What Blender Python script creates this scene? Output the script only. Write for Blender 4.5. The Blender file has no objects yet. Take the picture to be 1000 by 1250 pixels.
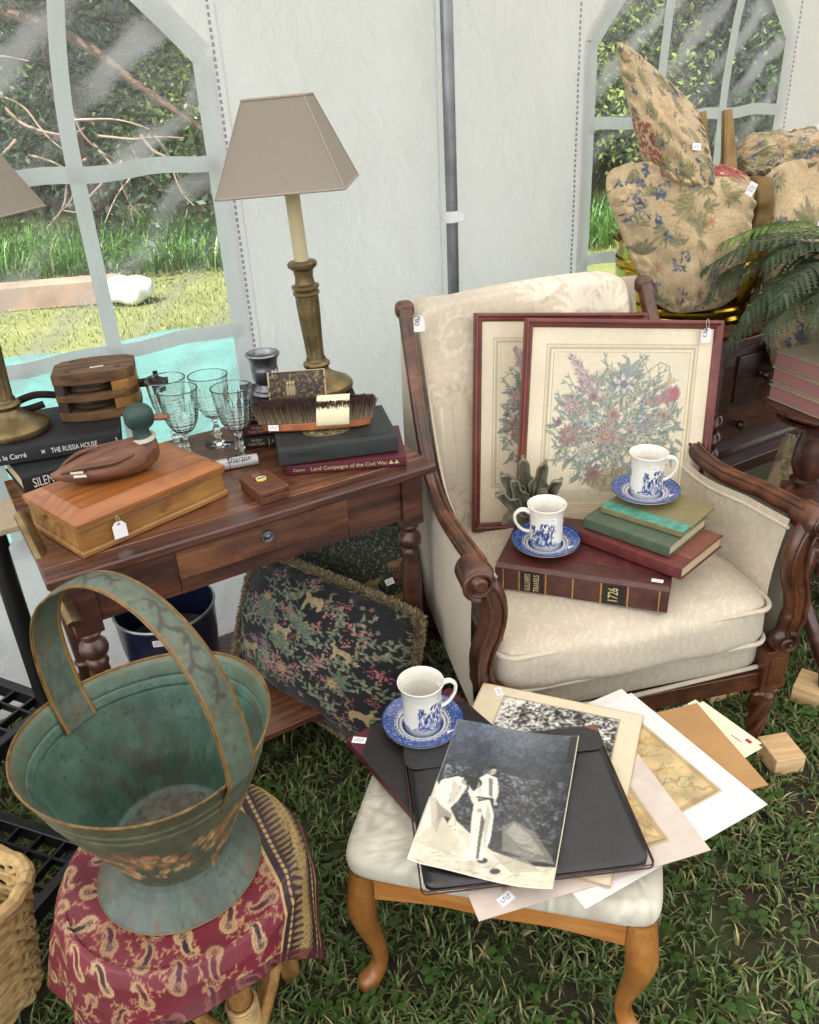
import bpy, math, random
import numpy as np
from mathutils import Vector, Matrix, noise
random.seed(7); RS = np.random.RandomState(11)
R = math.radians; PI = math.pi
sc = bpy.context.scene
col = sc.collection

# ---------------------------------------------------------------- camera, world, sun, exposure
CAM_P, CAM_R = R(27.785), R(-3.171)
cam = bpy.data.cameras.new('camera'); camo = bpy.data.objects.new('camera', cam); col.objects.link(camo)
cam.sensor_fit = 'VERTICAL'; cam.sensor_height = 30.0; cam.lens = 24.0
cam.clip_start = 0.05; cam.clip_end = 300
_F = Vector((0, math.cos(CAM_P), -math.sin(CAM_P)))
_R0 = Vector((1, 0, 0)); _U0 = Vector((0, math.sin(CAM_P), math.cos(CAM_P)))
_R = _R0*math.cos(CAM_R) + _U0*math.sin(CAM_R); _U = _U0*math.cos(CAM_R) - _R0*math.sin(CAM_R)
camo.matrix_world = Matrix.Translation((0, 0, 1.5)) @ Matrix((_R, _U, -_F)).transposed().to_4x4()
sc.camera = camo

SUN_EL, SUN_AZ = R(56), math.atan2(-.75, -1.0)     # azimuth measured from +Y towards +X
sdir = Vector((math.cos(SUN_EL)*math.sin(SUN_AZ), math.cos(SUN_EL)*math.cos(SUN_AZ), math.sin(SUN_EL)))
world = bpy.data.worlds.new('World'); sc.world = world; world.use_nodes = True
wn = world.node_tree; bg = wn.nodes['Background']
sky = wn.nodes.new('ShaderNodeTexSky'); sky.sky_type = 'NISHITA'; sky.sun_disc = False
sky.sun_elevation = SUN_EL; sky.sun_rotation = SUN_AZ; sky.dust_density = 2.0; sky.air_density = 1.0
hs = wn.nodes.new('ShaderNodeHueSaturation'); hs.inputs['Saturation'].default_value = .12   # thin high cloud whitens the sky
wn.links.new(sky.outputs[0], hs.inputs['Color']); wn.links.new(hs.outputs[0], bg.inputs['Color']); bg.inputs['Strength'].default_value = 0.15
sun = bpy.data.lights.new('sun', 'SUN'); sun.energy = 4.8; sun.angle = R(0.6); sun.color = (1, .93, .86)
suno = bpy.data.objects.new('sun', sun); col.objects.link(suno); suno.location = (0, 0, 20)
suno.rotation_euler = sdir.to_track_quat('Z', 'Y').to_euler()
sc.view_settings.view_transform = 'Standard'; sc.view_settings.look = 'None'
sc.view_settings.exposure = 1.64; sc.view_settings.gamma = 1.0; sc.view_settings.use_curve_mapping = False
sc.render.engine = 'CYCLES'
cy = sc.cycles
cy.use_denoising = True; cy.max_bounces = 9; cy.diffuse_bounces = 4; cy.glossy_bounces = 4
cy.transmission_bounces = 9; cy.transparent_max_bounces = 16
cy.caustics_reflective = False; cy.caustics_refractive = False; cy.sample_clamp_indirect = 6.0

# ---------------------------------------------------------------- helpers
def lin(c):
    if isinstance(c, str):
        c = [int(c[i:i+2], 16)/255 for i in (1, 3, 5)]
    return tuple(((x/12.92) if x <= .04045 else ((x+.055)/1.055)**2.4) for x in c[:3])
def srgb(c):
    return np.array([int(c[i:i+2], 16)/255 for i in (1, 3, 5)]) if isinstance(c, str) else np.array(c, float)

class NT:
    def __init__(s, m):
        m.use_nodes = True; s.m = m; s.t = m.node_tree; s.n = s.t.nodes
        s.b = s.n['Principled BSDF']; s.out = s.n['Material Output']
        s.tc = s.n.new('ShaderNodeTexCoord')
    def map(s, scale=(1, 1, 1), rot=(0, 0, 0), src='Object'):
        m = s.n.new('ShaderNodeMapping'); m.inputs['Scale'].default_value = scale; m.inputs['Rotation'].default_value = rot
        s.t.links.new(s.tc.outputs[src], m.inputs[0]); return m.outputs[0]
    def noise(s, v, scale=5, detail=4, rough=.55, dist=0):
        n = s.n.new('ShaderNodeTexNoise'); n.inputs['Scale'].default_value = scale; n.inputs['Detail'].default_value = detail
        n.inputs['Roughness'].default_value = rough; n.inputs['Distortion'].default_value = dist
        s.t.links.new(v, n.inputs['Vector']); return n.outputs[0]
    def vor(s, v, scale=5, feat='F1'):
        n = s.n.new('ShaderNodeTexVoronoi'); n.feature = feat; n.inputs['Scale'].default_value = scale
        s.t.links.new(v, n.inputs['Vector']); return n.outputs[0]
    def wave(s, v, scale=5, dist=3, detail=2, dscale=1.5, axis='X', kind='BANDS'):
        n = s.n.new('ShaderNodeTexWave'); n.wave_type = kind; n.inputs['Scale'].default_value = scale
        if kind == 'BANDS': n.bands_direction = axis
        n.inputs['Distortion'].default_value = dist; n.inputs['Detail'].default_value = detail; n.inputs['Detail Scale'].default_value = dscale
        s.t.links.new(v, n.inputs['Vector']); return n.outputs[1]
    def ramp(s, f, stops):
        r = s.n.new('ShaderNodeValToRGB'); e = r.color_ramp.elements
        while len(e) < len(stops): e.new(.5)
        for i, (p, c) in enumerate(stops):
            e[i].position = p; c = lin(c) if isinstance(c, str) else ((c, c, c) if not hasattr(c, '__len__') else c)
            e[i].color = (*c, 1)
        s.t.links.new(f, r.inputs[0]); return r.outputs[0]
    def mix(s, f, a, b, mode='MIX'):
        m = s.n.new('ShaderNodeMix'); m.data_type = 'RGBA'; m.blend_type = mode
        for k, v in ((0, f), (6, a), (7, b)):
            if hasattr(v, 'is_output') or isinstance(v, bpy.types.NodeSocket): s.t.links.new(v, m.inputs[k])
            elif k == 0: m.inputs[0].default_value = v
            else: m.inputs[k].default_value = (*(lin(v) if isinstance(v, str) else v), 1)
        return m.outputs[2]
    def math(s, op, a, b=0.0):
        m = s.n.new('ShaderNodeMath'); m.operation = op
        for k, v in enumerate((a, b)):
            if isinstance(v, bpy.types.NodeSocket): s.t.links.new(v, m.inputs[k])
            else: m.inputs[k].default_value = v
        return m.outputs[0]
    def base(s, c): s.t.links.new(c, s.b.inputs['Base Color'])
    def rough(s, v):
        if isinstance(v, bpy.types.NodeSocket): s.t.links.new(v, s.b.inputs['Roughness'])
        else: s.b.inputs['Roughness'].default_value = v
    def bump(s, h, dist=.002, strength=.6):
        b = s.n.new('ShaderNodeBump'); b.inputs['Distance'].default_value = dist; b.inputs['Strength'].default_value = strength
        s.t.links.new(h, b.inputs['Height']); s.t.links.new(b.outputs[0], s.b.inputs['Normal']); return b.outputs[0]
    def attr(s, name='Col'):
        a = s.n.new('ShaderNodeAttribute'); a.attribute_name = name; return a.outputs['Color']
    def set(s, **k):
        for a, v in k.items(): s.b.inputs[a.replace('_', ' ')].default_value = v

M = {}
def newm(name):
    m = bpy.data.materials.new(name); M[name] = m; return NT(m)
def plain(name, c, rough=.6, metal=0, var=.12, scale=30, bump=.3, bscale=200, bd=.0006, coat=0, spec=.5):
    t = newm(name); v = t.map()
    n = t.noise(v, scale, 5, .6); l = np.array(lin(c))
    t.base(t.ramp(n, [(.3, tuple(l*(1-var))), (.7, tuple(np.minimum(l*(1+var), .95)))]))
    t.rough(rough); t.set(Metallic=metal); t.b.inputs['Specular IOR Level'].default_value = spec
    if coat: t.b.inputs['Coat Weight'].default_value = coat; t.b.inputs['Coat Roughness'].default_value = .15
    if bump: t.bump(t.noise(v, bscale, 3, .6), bd, bump)
    return M[name]
def wood(name, dark, mid, light, scale=(3, 26, 26), rough=.38, coat=.3, bump=.25, wear=None):
    t = newm(name); v = t.map(scale)
    n1 = t.noise(v, 1.6, 6, .62, .6); w = t.wave(v, .4, 14, 4, .8, 'Y')
    f = t.math('ADD', t.math('MULTIPLY', n1, .86), t.math('MULTIPLY', w, .14))
    c = t.ramp(f, [(.28, dark), (.5, mid), (.72, light)])
    fine = t.noise(t.map((scale[0]*4, scale[1]*12, scale[2]*12)), 2, 3, .7)
    c = t.mix(t.math('MULTIPLY', t.ramp(fine, [(.42, 0.), (.6, 1.)]), .35), c, dark)
    if wear:
        p = t.noise(t.map(), 9, 6, .7); c = t.mix(t.ramp(p, [(.60, 0.), (.68, 1.)]), c, wear)
    t.base(c); r = t.ramp(t.noise(t.map(), 12, 4), [(.3, rough*.75), (.7, min(1, rough*1.35))]); t.rough(r)
    t.b.inputs['Coat Weight'].default_value = coat; t.b.inputs['Coat Roughness'].default_value = .2
    t.bump(fine, .0005, bump); return M[name]
def painted(name, rough=.8, metal=0, bscale=900, bump=.4, bd=.0006, coat=0, cr=.1, sheen=0, weave=False):
    t = newm(name); v = t.map(); c = t.attr()
    t.base(t.mix(.25, c, t.mix(1.0, c, t.ramp(t.noise(v, 60, 5, .7), [(.3, .55), (.7, 1.0)]), 'MULTIPLY')))
    t.rough(rough); t.set(Metallic=metal)
    if coat: t.b.inputs['Coat Weight'].default_value = coat; t.b.inputs['Coat Roughness'].default_value = cr
    if sheen: t.b.inputs['Sheen Weight'].default_value = sheen
    if bump: t.bump(t.noise(v, bscale, 2, .6), bd, bump)
    return M[name]

def tag(o, label=None, cat=None, group=None, kind=None):
    if label: o['label'] = label
    if cat: o['category'] = cat
    if group: o['group'] = group
    if kind: o['kind'] = kind
    return o
def empty(name, loc=(0, 0, 0), rz=0, label=None, cat=None, group=None, mat=None):
    o = bpy.data.objects.new(name, None); col.objects.link(o); o.empty_display_size = .05
    if mat is not None: o.matrix_world = mat
    else: o.location = loc; o.rotation_euler = (0, 0, R(rz)) if not hasattr(rz, '__len__') else [R(a) for a in rz]
    return tag(o, label, cat, group)
def basis(orig, x, up):
    x = Vector(x).normalized(); up = Vector(up); up = (up - x*up.dot(x)).normalized(); y = up.cross(x)
    m = Matrix((x, y, up)).transposed().to_4x4(); m.translation = Vector(orig); return m
def copy_tree(o, parent=None):
    c = o.copy(); col.objects.link(c)
    if parent: c.parent = parent
    for ch in list(o.children): copy_tree(ch, c)
    return c
def fast_mesh(name, P, Fc, mat, parent=None, smooth=True, cols=None, sharp=None):
    P = np.asarray(P, np.float32).reshape(-1, 3); me = bpy.data.meshes.new(name)
    Fc = np.asarray(Fc, np.int32); n, k = Fc.shape
    me.vertices.add(len(P)); me.vertices.foreach_set('co', P.ravel())
    me.loops.add(n*k); me.loops.foreach_set('vertex_index', Fc.ravel())
    me.polygons.add(n); me.polygons.foreach_set('loop_start', np.arange(0, n*k, k, dtype=np.int32))
    me.polygons.foreach_set('loop_total', np.full(n, k, np.int32)); 
    me.update(calc_edges=True)
    me.polygons.foreach_set('use_smooth', np.full(n, smooth, bool))
    if cols is not None:
        a = me.color_attributes.new('Col', 'FLOAT_COLOR', 'POINT'); c = np.clip(np.asarray(cols, float).reshape(-1, 3), 0, 1)
        c = np.where(c <= .04045, c/12.92, ((c+.055)/1.055)**2.4)
        a.data.foreach_set('color', np.concatenate([c, np.ones((len(c), 1))], 1).astype(np.float32).ravel())
    if sharp: me.set_sharp_from_angle(angle=R(sharp))
    me.materials.append(mat if not isinstance(mat, str) else M[mat])
    o = bpy.data.objects.new(name, me); col.objects.link(o)
    if parent: o.parent = parent
    return o
def gridF(n, m, cu=False, cv=False):
    i = np.arange(n if cu else n-1); j = np.arange(m if cv else m-1); I, J = np.meshgrid(i, j, indexing='ij')
    I2, J2 = (I+1) % n, (J+1) % m
    return np.stack([I*m+J, I2*m+J, I2*m+J2, I*m+J2], -1).reshape(-1, 4)
def grid(name, P, mat, parent=None, cols=None, cu=False, cv=False, smooth=True, sharp=None):
    n, m = P.shape[:2]; return fast_mesh(name, P, gridF(n, m, cu, cv), mat, parent, smooth, cols, sharp)

class MB:
    def __init__(s): s.v = []; s.f = []
    def add(s, vs, fs):
        b = len(s.v); s.v += [tuple(v) for v in vs]; s.f += [tuple(i+b for i in f) for f in fs]; return s
    def box(s, x0, y0, z0, x1, y1, z1, mat=None):
        vs = [(x, y, z) for z in (z0, z1) for y in (y0, y1) for x in (x0, x1)]
        if mat: vs = [mat @ Vector(v) for v in vs]
        return s.add(vs, [(0, 2, 3, 1), (4, 5, 7, 6), (0, 1, 5, 4), (2, 6, 7, 3), (0, 4, 6, 2), (1, 3, 7, 5)])
    def prism(s, poly, h0, h1, axis='z', mat=None):
        n = len(poly)
        mk = {'z': lambda p, h: (p[0], p[1], h), 'x': lambda p, h: (h, p[0], p[1]), 'y': lambda p, h: (p[0], h, p[1])}[axis]
        vs = [mk(p, h0) for p in poly] + [mk(p, h1) for p in poly]
        if mat: vs = [mat @ Vector(v) for v in vs]
        fs = [tuple(range(n))[::-1], tuple(range(n, 2*n))] + [(i, (i+1) % n, n+(i+1) % n, n+i) for i in range(n)]
        return s.add(vs, fs)
    def lathe(s, prof, n=32, c=(0, 0, 0), axis='z', twist=None, sx=1, sy=1, cap=False):
        vs = []; m = len(prof)
        for k, (r, z) in enumerate(prof):
            for i in range(n):
                a = 2*PI*i/n; rr = r
                if twist: rr = r*(1+twist[0]*math.cos(twist[1]*a - twist[2]*z)) if r > .004 else r
                x, y = rr*math.cos(a)*sx, rr*math.sin(a)*sy
                p = (x, y, z) if axis == 'z' else ((z, x, y) if axis == 'x' else (x, z, y))
                vs.append((p[0]+c[0], p[1]+c[1], p[2]+c[2]))
        fs = [(k*n+i, k*n+(i+1) % n, (k+1)*n+(i+1) % n, (k+1)*n+i) for k in range(m-1) for i in range(n)]
        if cap and prof[0][0] > 1e-5: fs.append(tuple(range(n))[::-1])
        if cap and prof[-1][0] > 1e-5: fs.append(tuple((m-1)*n+i for i in range(n)))
        return s.add(vs, fs)
    def tube(s, pts, rad, n=10, sx=1.0, up=None, closed=False, cap=True):
        pts = [Vector(p) for p in pts]; m = len(pts); vs = []
        if not hasattr(rad, '__len__'): rad = [rad]*m
        N = Vector(up) if up else None
        for k, p in enumerate(pts):
            if closed: t = pts[(k+1) % m]-pts[k-1]
            else: t = pts[min(k+1, m-1)]-pts[max(k-1, 0)]
            t.normalize()
            if up: nn = Vector(up) - t*t.dot(Vector(up))
            else:
                if N is None: N = t.orthogonal()
                nn = N - t*t.dot(N)
            nn.normalize(); N = nn if not up else N; b = t.cross(nn)
            for i in range(n):
                a = 2*PI*i/n; vs.append(p + nn*(math.cos(a)*rad[k]) + b*(math.sin(a)*rad[k]*sx))
        fs = [(k*n+i, k*n+(i+1) % n, ((k+1) % m)*n+(i+1) % n, ((k+1) % m)*n+i) for k in range(m if closed else m-1) for i in range(n)]
        if cap and not closed: fs += [tuple(range(n))[::-1], tuple((m-1)*n+i for i in range(n))]
        return s.add(vs, fs)
    def ribbon(s, pts, w, side, th=.001):
        """flat band along pts, width along 'side' (one vector or a list), thickness th"""
        pts = [Vector(p) for p in pts]; m = len(pts); vs = []
        for k, p in enumerate(pts):
            sd = Vector(side[k] if hasattr(side[0], '__len__') else side).normalized(); t = (pts[min(k+1, m-1)]-pts[max(k-1, 0)]).normalized()
            nn = t.cross(sd).normalized()
            if th == 0: vs += [p-sd*(w/2), p+sd*(w/2)]; continue
            for a, b in ((-1, -1), (1, -1), (1, 1), (-1, 1)): vs.append(p + sd*(a*w/2) + nn*(b*th/2))
        if th == 0: return s.add(vs, [(2*k, 2*k+1, 2*k+3, 2*k+2) for k in range(m-1)])
        fs = [(k*4+i, k*4+(i+1) % 4, (k+1)*4+(i+1) % 4, (k+1)*4+i) for k in range(m-1) for i in range(4)] + [(3, 2, 1, 0), tuple((m-1)*4+i for i in range(4))]
        return s.add(vs, fs)
    def build(s, name, mat, parent=None, smooth=35, bevel=0, seg=2, sub=0, label=None):
        me = bpy.data.meshes.new(name); me.from_pydata(s.v, [], s.f); me.update()
        if smooth: me.polygons.foreach_set('use_smooth', [True]*len(me.polygons)); me.set_sharp_from_angle(angle=R(smooth))
        me.materials.append(M[mat] if isinstance(mat, str) else mat)
        o = bpy.data.objects.new(name, me); col.objects.link(o)
        if parent: o.parent = parent
        if bevel:
            b = o.modifiers.new('bevel', 'BEVEL'); b.width = bevel; b.segments = seg; b.limit_method = 'ANGLE'; b.angle_limit = R(40); b.harden_normals = True
        if sub:
            b = o.modifiers.new('sub', 'SUBSURF'); b.levels = sub; b.render_levels = sub
        if label: o['label'] = label
        return o
def _arc(lo, hi, n, a, b, e, closed):
    t = np.linspace(lo, hi, 4001); sp = lambda q: np.sign(q)*np.abs(q)**e
    x, y = a*sp(np.cos(t)), b*sp(np.sin(t)); d = np.r_[0, np.cumsum(np.hypot(np.diff(x), np.diff(y)))]
    q = np.linspace(0, d[-1], n+1)[:-1] if closed else np.linspace(0, d[-1], n); return np.interp(q, d, t)
def superq(w, d, h, e1=.25, e2=.25, n=64, m=40, c=(0, 0, 0)):
    """rounded box of half sizes w,d,h as an n x m grid of points, evenly spread"""
    u = _arc(-PI, PI, n, w, d, e2, True); v = _arc(-PI/2, PI/2, m, max(w, d), h, e1, False)
    U, Vv = np.meshgrid(u, v, indexing='ij'); sp = lambda a, e: np.sign(a)*np.abs(a)**e
    X = w*sp(np.cos(Vv), e1)*sp(np.cos(U), e2); Y = d*sp(np.cos(Vv), e1)*sp(np.sin(U), e2); Z = h*sp(np.sin(Vv), e1)
    return np.stack([X+c[0], Y+c[1], Z+c[2]], -1)
def catmull(pts, n=8):
    pts = [Vector(p) for p in pts]; out = []
    for i in range(len(pts)-1):
        p0, p1, p2, p3 = pts[max(i-1, 0)], pts[i], pts[i+1], pts[min(i+2, len(pts)-1)]
        for k in range(n):
            t = k/n; out.append(.5*((2*p1)+(p2-p0)*t+(2*p0-5*p1+4*p2-p3)*t*t+(3*p1-p0-3*p2+p3)*t**3))
    out.append(pts[-1]); return out
def text(s, size, mat, parent, mtx, name='lettering', sx=1.0, align='LEFT', extrude=.00015, offset=0, shear=0):
    cu = bpy.data.curves.new(name, 'FONT'); cu.body = s; cu.size = size; cu.align_x = align; cu.align_y = 'CENTER'
    cu.extrude = extrude; cu.offset = offset; cu.shear = shear; cu.resolution_u = 3
    tmp = bpy.data.objects.new(name, cu); col.objects.link(tmp)
    me = bpy.data.meshes.new_from_object(tmp.evaluated_get(bpy.context.evaluated_depsgraph_get()))
    bpy.data.objects.remove(tmp); me.name = name; me.materials.clear(); me.materials.append(M[mat])
    me.transform(mtx @ Matrix.Diagonal((sx, 1, 1, 1)))
    o = bpy.data.objects.new(name, me); col.objects.link(o); o.parent = parent; return o
def frameM(orig, x, y):
    """matrix whose x and y axes are given (text plane), z out of the plane"""
    x = Vector(x).normalized(); y = Vector(y).normalized(); z = x.cross(y)
    m = Matrix((x, y, z)).transposed().to_4x4(); m.translation = Vector(orig); return m

# ---- canvas: drawn patterns that become vertex colours
class Canvas:
    def __init__(s, w, h, res, bgc):
        s.w, s.h, s.res = w, h, res; s.nx = max(2, int(round(w/res))); s.ny = max(2, int(round(h/res)))
        s.a = np.ones((s.nx, s.ny, 3))*srgb(bgc)
        s.X, s.Y = np.meshgrid((np.arange(s.nx)+.5)*w/s.nx, (np.arange(s.ny)+.5)*h/s.ny, indexing='ij')
    def win(s, x, y, r):
        i0 = max(0, int((x-r)/s.w*s.nx)); i1 = min(s.nx, int((x+r)/s.w*s.nx)+2); j0 = max(0, int((y-r)/s.h*s.ny)); j1 = min(s.ny, int((y+r)/s.h*s.ny)+2)
        return (slice(i0, i1), slice(j0, j1)) if i1 > i0 and j1 > j0 else None
    def blend(s, w, m, c, a=1): m = (m*a)[..., None]; s.a[w] = s.a[w]*(1-m)+srgb(c)*m
    def ell(s, x, y, rx, ry, ang, c, a=1, ring=None):
        w = s.win(x, y, max(rx, ry)+s.res)
        if not w: return
        dx, dy = s.X[w]-x, s.Y[w]-y; ca, sa = math.cos(ang), math.sin(ang)
        q = np.sqrt(((dx*ca+dy*sa)/rx)**2+((-dx*sa+dy*ca)/ry)**2); e = s.res/max(min(rx, ry), 1e-6)
        m = np.clip((1-q)/e+.5, 0, 1)
        if ring: m = np.clip((ring-np.abs(q-1))/e+.5, 0, 1)
        s.blend(w, m, c, a)
    def leaf(s, x, y, L, W, ang, c, vein=None, a=1):
        cx, cy = x+math.cos(ang)*L/2, y+math.sin(ang)*L/2; w = s.win(cx, cy, L/2+s.res)
        if not w: return
        dx, dy = s.X[w]-x, s.Y[w]-y; ca, sa = math.cos(ang), math.sin(ang); t = (dx*ca+dy*sa)/L; n = -dx*sa+dy*ca
        hw = W*.5*np.sqrt(np.clip(np.sin(np.clip(t, 0, 1)*PI), 0, 1))*(1.15-.5*np.clip(t, 0, 1)); inside = (t > 0) & (t < 1)
        m = np.clip((hw-np.abs(n))/s.res+.5, 0, 1)*inside; s.blend(w, m, c, a)
        if vein: s.blend(w, np.clip((s.res*.5-np.abs(n))/s.res+.5, 0, 1)*inside, vein, .8*a)
    def line(s, pts, wd, c, a=1):
        for (x0, y0), (x1, y1) in zip(pts[:-1], pts[1:]):
            L = math.hypot(x1-x0, y1-y0)+1e-9; w = s.win((x0+x1)/2, (y0+y1)/2, L/2+wd+s.res)
            if not w: continue
            dx, dy = s.X[w]-x0, s.Y[w]-y0; ux, uy = (x1-x0)/L, (y1-y0)/L; t = np.clip(dx*ux+dy*uy, 0, L)
            d = np.hypot(dx-ux*t, dy-uy*t); s.blend(w, np.clip((wd/2-d)/s.res+.5, 0, 1), c, a)
    def rect(s, x0, y0, x1, y1, c, a=1):
        m = ((s.X >= x0) & (s.X <= x1) & (s.Y >= y0) & (s.Y <= y1))*1.0; s.blend((slice(None), slice(None)), m, c, a)
    def poly(s, pts, c, a=1):
        m = np.zeros_like(s.X, bool); n = len(pts)
        for i in range(n):
            (x0, y0), (x1, y1) = pts[i], pts[(i+1) % n]
            if y0 == y1: continue
            k = ((y0 > s.Y) != (y1 > s.Y)) & (s.X < (x1-x0)*(s.Y-y0)/(y1-y0)+x0); m ^= k
        s.blend((slice(None), slice(None)), m*1.0, c, a)
    def flower(s, x, y, r, n, c, cc, a=1, out=None, rot=None):
        rot = random.random()*6 if rot is None else rot
        for k in range(n):
            t = rot+2*PI*k/n
            if out: s.leaf(x, y, r*1.1, r*2.9/n, t, out, None, a)
            s.leaf(x, y, r, r*2.3/n, t, c, None, a)
        s.ell(x, y, r*.28, r*.28, 0, cc, a)
    def noise(s, size, amp, seed=0):
        rs = np.random.RandomState(seed); gx, gy = int(s.w/size)+3, int(s.h/size)+3; g = rs.rand(gx, gy)
        fx, fy = s.X/size, s.Y/size; i, j = fx.astype(int), fy.astype(int); tx, ty = fx-i, fy-j; tx = tx*tx*(3-2*tx); ty = ty*ty*(3-2*ty)
        v = g[i, j]*(1-tx)*(1-ty)+g[i+1, j]*tx*(1-ty)+g[i, j+1]*(1-tx)*ty+g[i+1, j+1]*tx*ty; return v
    def mottle(s, size, amp, seed=0):
        v = s.noise(size, 1, seed)*.6+s.noise(size/2.3, 1, seed+1)*.4; s.a = np.clip(s.a*(1+(v[..., None]-.5)*2*amp), 0, 1)
    def grain(s, amp): s.a = np.clip(s.a*(1+(np.random.rand(s.nx, s.ny, 1)-.5)*2*amp), 0, 1)
    def vine(s, x, y, ang, L, cl, cs, seg=.012, curl=.5, ll=.014, lw=.007, vein=None, depth=1, fl=None, w=.0014):
        pts = [(x, y)]; k = 0; d = 0; bend = random.choice((-1, 1))*curl
        while d < L:
            ang += bend*random.uniform(.3, 1)*.5; k += 1; d += seg
            if k % 6 == 0: bend = -bend
            x += math.cos(ang)*seg; y += math.sin(ang)*seg; pts.append((x, y))
            sd = 1 if k % 2 else -1
            s.leaf(x, y, ll*random.uniform(.7, 1.2), lw, ang+sd*random.uniform(.6, 1.1), cl if isinstance(cl, str) else random.choice(cl), vein)
            if depth and k % 5 == 3: s.vine(x, y, ang+sd*1.1, L*.35, cl, cs, seg, curl*1.4, ll, lw, vein, depth-1, fl, w)
        s.line(pts, w, cs)
        if fl: fl(x, y)
    def blur(s, n=1, m=None):
        b = s.a.copy()
        for _ in range(n):
            for ax in (0, 1): b = (np.roll(b, 1, ax)+2*b+np.roll(b, -1, ax))/4
        s.a = b if m is None else s.a*(1-m[..., None])+b*m[..., None]
    def samp(s, u, v):
        i = np.clip((np.asarray(u)*s.nx).astype(int), 0, s.nx-1); j = np.clip((np.asarray(v)*s.ny).astype(int), 0, s.ny-1); return s.a[i, j]

def sheet(name, cv, mat, parent=None, fn=None, th=.0012, edge=None):
    """thin printed sheet: canvas -> vertices; fn(X,Y)->Z displacement, with a rim giving thickness"""
    Z = fn(cv.X, cv.Y) if fn else np.zeros_like(cv.X)
    X = cv.X/cv.X.max()*cv.w*1.0; Y = cv.Y/cv.Y.max()*cv.h; X[0, :] = 0; Y[:, 0] = 0
    P = np.stack([X, Y, Z+th], -1); n, m = Z.shape
    F = gridF(n, m); base = n*m
    rim = [(i, 0) for i in range(n)]+[(n-1, j) for j in range(1, m)]+[(i, m-1) for i in range(n-2, -1, -1)]+[(0, j) for j in range(m-2, 0, -1)]
    idx = np.array([i*m+j for i, j in rim]); low = P.reshape(-1, 3)[idx]-np.array([0, 0, th]); k = len(rim)
    a = idx; b = np.roll(idx, -1); la = base+np.arange(k); lb = np.roll(la, -1)
    F2 = np.stack([b, a, la, lb], -1)
    PP = np.concatenate([P.reshape(-1, 3), low]); C = np.concatenate([cv.a.reshape(-1, 3), np.tile(srgb(edge or '#d8d0c0'), (k, 1))])
    return fast_mesh(name, PP, np.concatenate([F, F2]), mat, parent, True, C, 40)
# ---------------------------------------------------------------- materials
wood('mahogany', '#1e0e0a', '#43221a', '#6b3a28', rough=.32, coat=.5)
wood('table_wood', '#382016', '#613c28', '#8f5f40', scale=(4, 22, 22), rough=.3, coat=.45, wear='#6e4430')
wood('table_dark', '#26140f', '#462820', '#653c2d', scale=(4, 30, 30), rough=.38, coat=.35)
wood('chair_wood', '#26120a', '#502c1a', '#7a482c', scale=(8, 8, 8), rough=.34, coat=.3)
wood('honey_wood', '#6f431d', '#96622c', '#b07c40', scale=(8, 8, 3), rough=.4, coat=.3)
wood('honey_rail', '#7c4c20', '#a56c34', '#ba844c', scale=(4, 26, 26), rough=.4, coat=.3)
wood('box_top', '#75431f', '#94592b', '#aa6c36', scale=(3, 24, 24), rough=.38, coat=.3, wear='#7d4a26')
wood('box_side', '#6e4824', '#8f6634', '#a67c42', scale=(4, 20, 20), rough=.45, coat=.2, wear='#6b4524')
wood('old_wood', '#33210f', '#5f4327', '#8b6a43', scale=(5, 28, 28), rough=.7, coat=0, bump=.6)
wood('dark_old_wood', '#1b130d', '#3b2b1e', '#58442f', scale=(5, 20, 20), rough=.75, coat=0, bump=.6)
wood('duck_body', '#432718', '#6b4430', '#85583f', scale=(6, 30, 30), rough=.5, coat=.1, bump=.9)
wood('brush_wood', '#5d2a12', '#94502a', '#b8713f', scale=(5, 30, 30), rough=.4, coat=.3)
wood('pine_block', '#b99468', '#cfae80', '#dfc69c', scale=(5, 26, 26), rough=.8, coat=0)
wood('panel_wood', '#6e5530', '#a58752', '#c4a873', scale=(20, 20, 4), rough=.6, coat=.05)
wood('rattan', '#4a3016', '#8a6334', '#b08a50', scale=(14, 14, 4), rough=.5, coat=.2)
wood('frame_wood', '#4e1c18', '#64271f', '#7a352b', scale=(10, 10, 10), rough=.4, coat=.25, bump=.15)
plain('brass_old', '#77684a', .42, .85, .5, 24, .4, 150)
plain('brass', '#c9a63c', .16, 1.0, .18, 12, .15, 40, .0008)
plain('pewter', '#83858a', .33, .95, .25, 30, .25, 120)
plain('shade_cloth', '#948a80', .9, 0, .04, 60, .3, 1400, .0004)
plain('candle_sleeve', '#bcb08d', .6, 0, .08, 20, .1)
plain('black_cloth', '#17181c', .62, 0, .2, 50, .4, 1200)
plain('dark_green_cloth', '#23292a', .55, 0, .2, 50, .5, 1200)
plain('dark_cover', '#1c1717', .5, 0, .25, 40, .4, 900)
plain('maroon_cloth', '#4e1724', .5, 0, .15, 60, .4, 1200)
plain('oxblood_leather', '#44201d', .38, 0, .45, 55, .7, 420, .0009, .25)
plain('black_label', '#15120f', .4, 0, .3, 50, .5, 500)
plain('red_cloth', '#5f2825', .55, 0, .35, 50, .5, 900)
plain('rose_leather', '#6f4030', .5, 0, .25, 50, .4, 700)
plain('green_cloth', '#455443', .6, 0, .18, 50, .4, 1000)
plain('olive_cloth', '#746c4a', .6, 0, .12, 40, .4, 1000)
plain('teal_marble', '#4a8675', .45, 0, .45, 70, .3, 300)
plain('tan_cloth', '#9c8f78', .7, 0, .1, 40, .4, 1000)
plain('pink_edge', '#a8696b', .8, 0, .18, 80, .5, 400)
plain('gilt', '#b08a4a', .4, .6, .3, 80, 0)
plain('gilt_pale', '#c8b88c', .5, .2, .15, 80, 0)
plain('silver_print', '#d8d8d6', .5, 0, .08, 80, 0)
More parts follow.
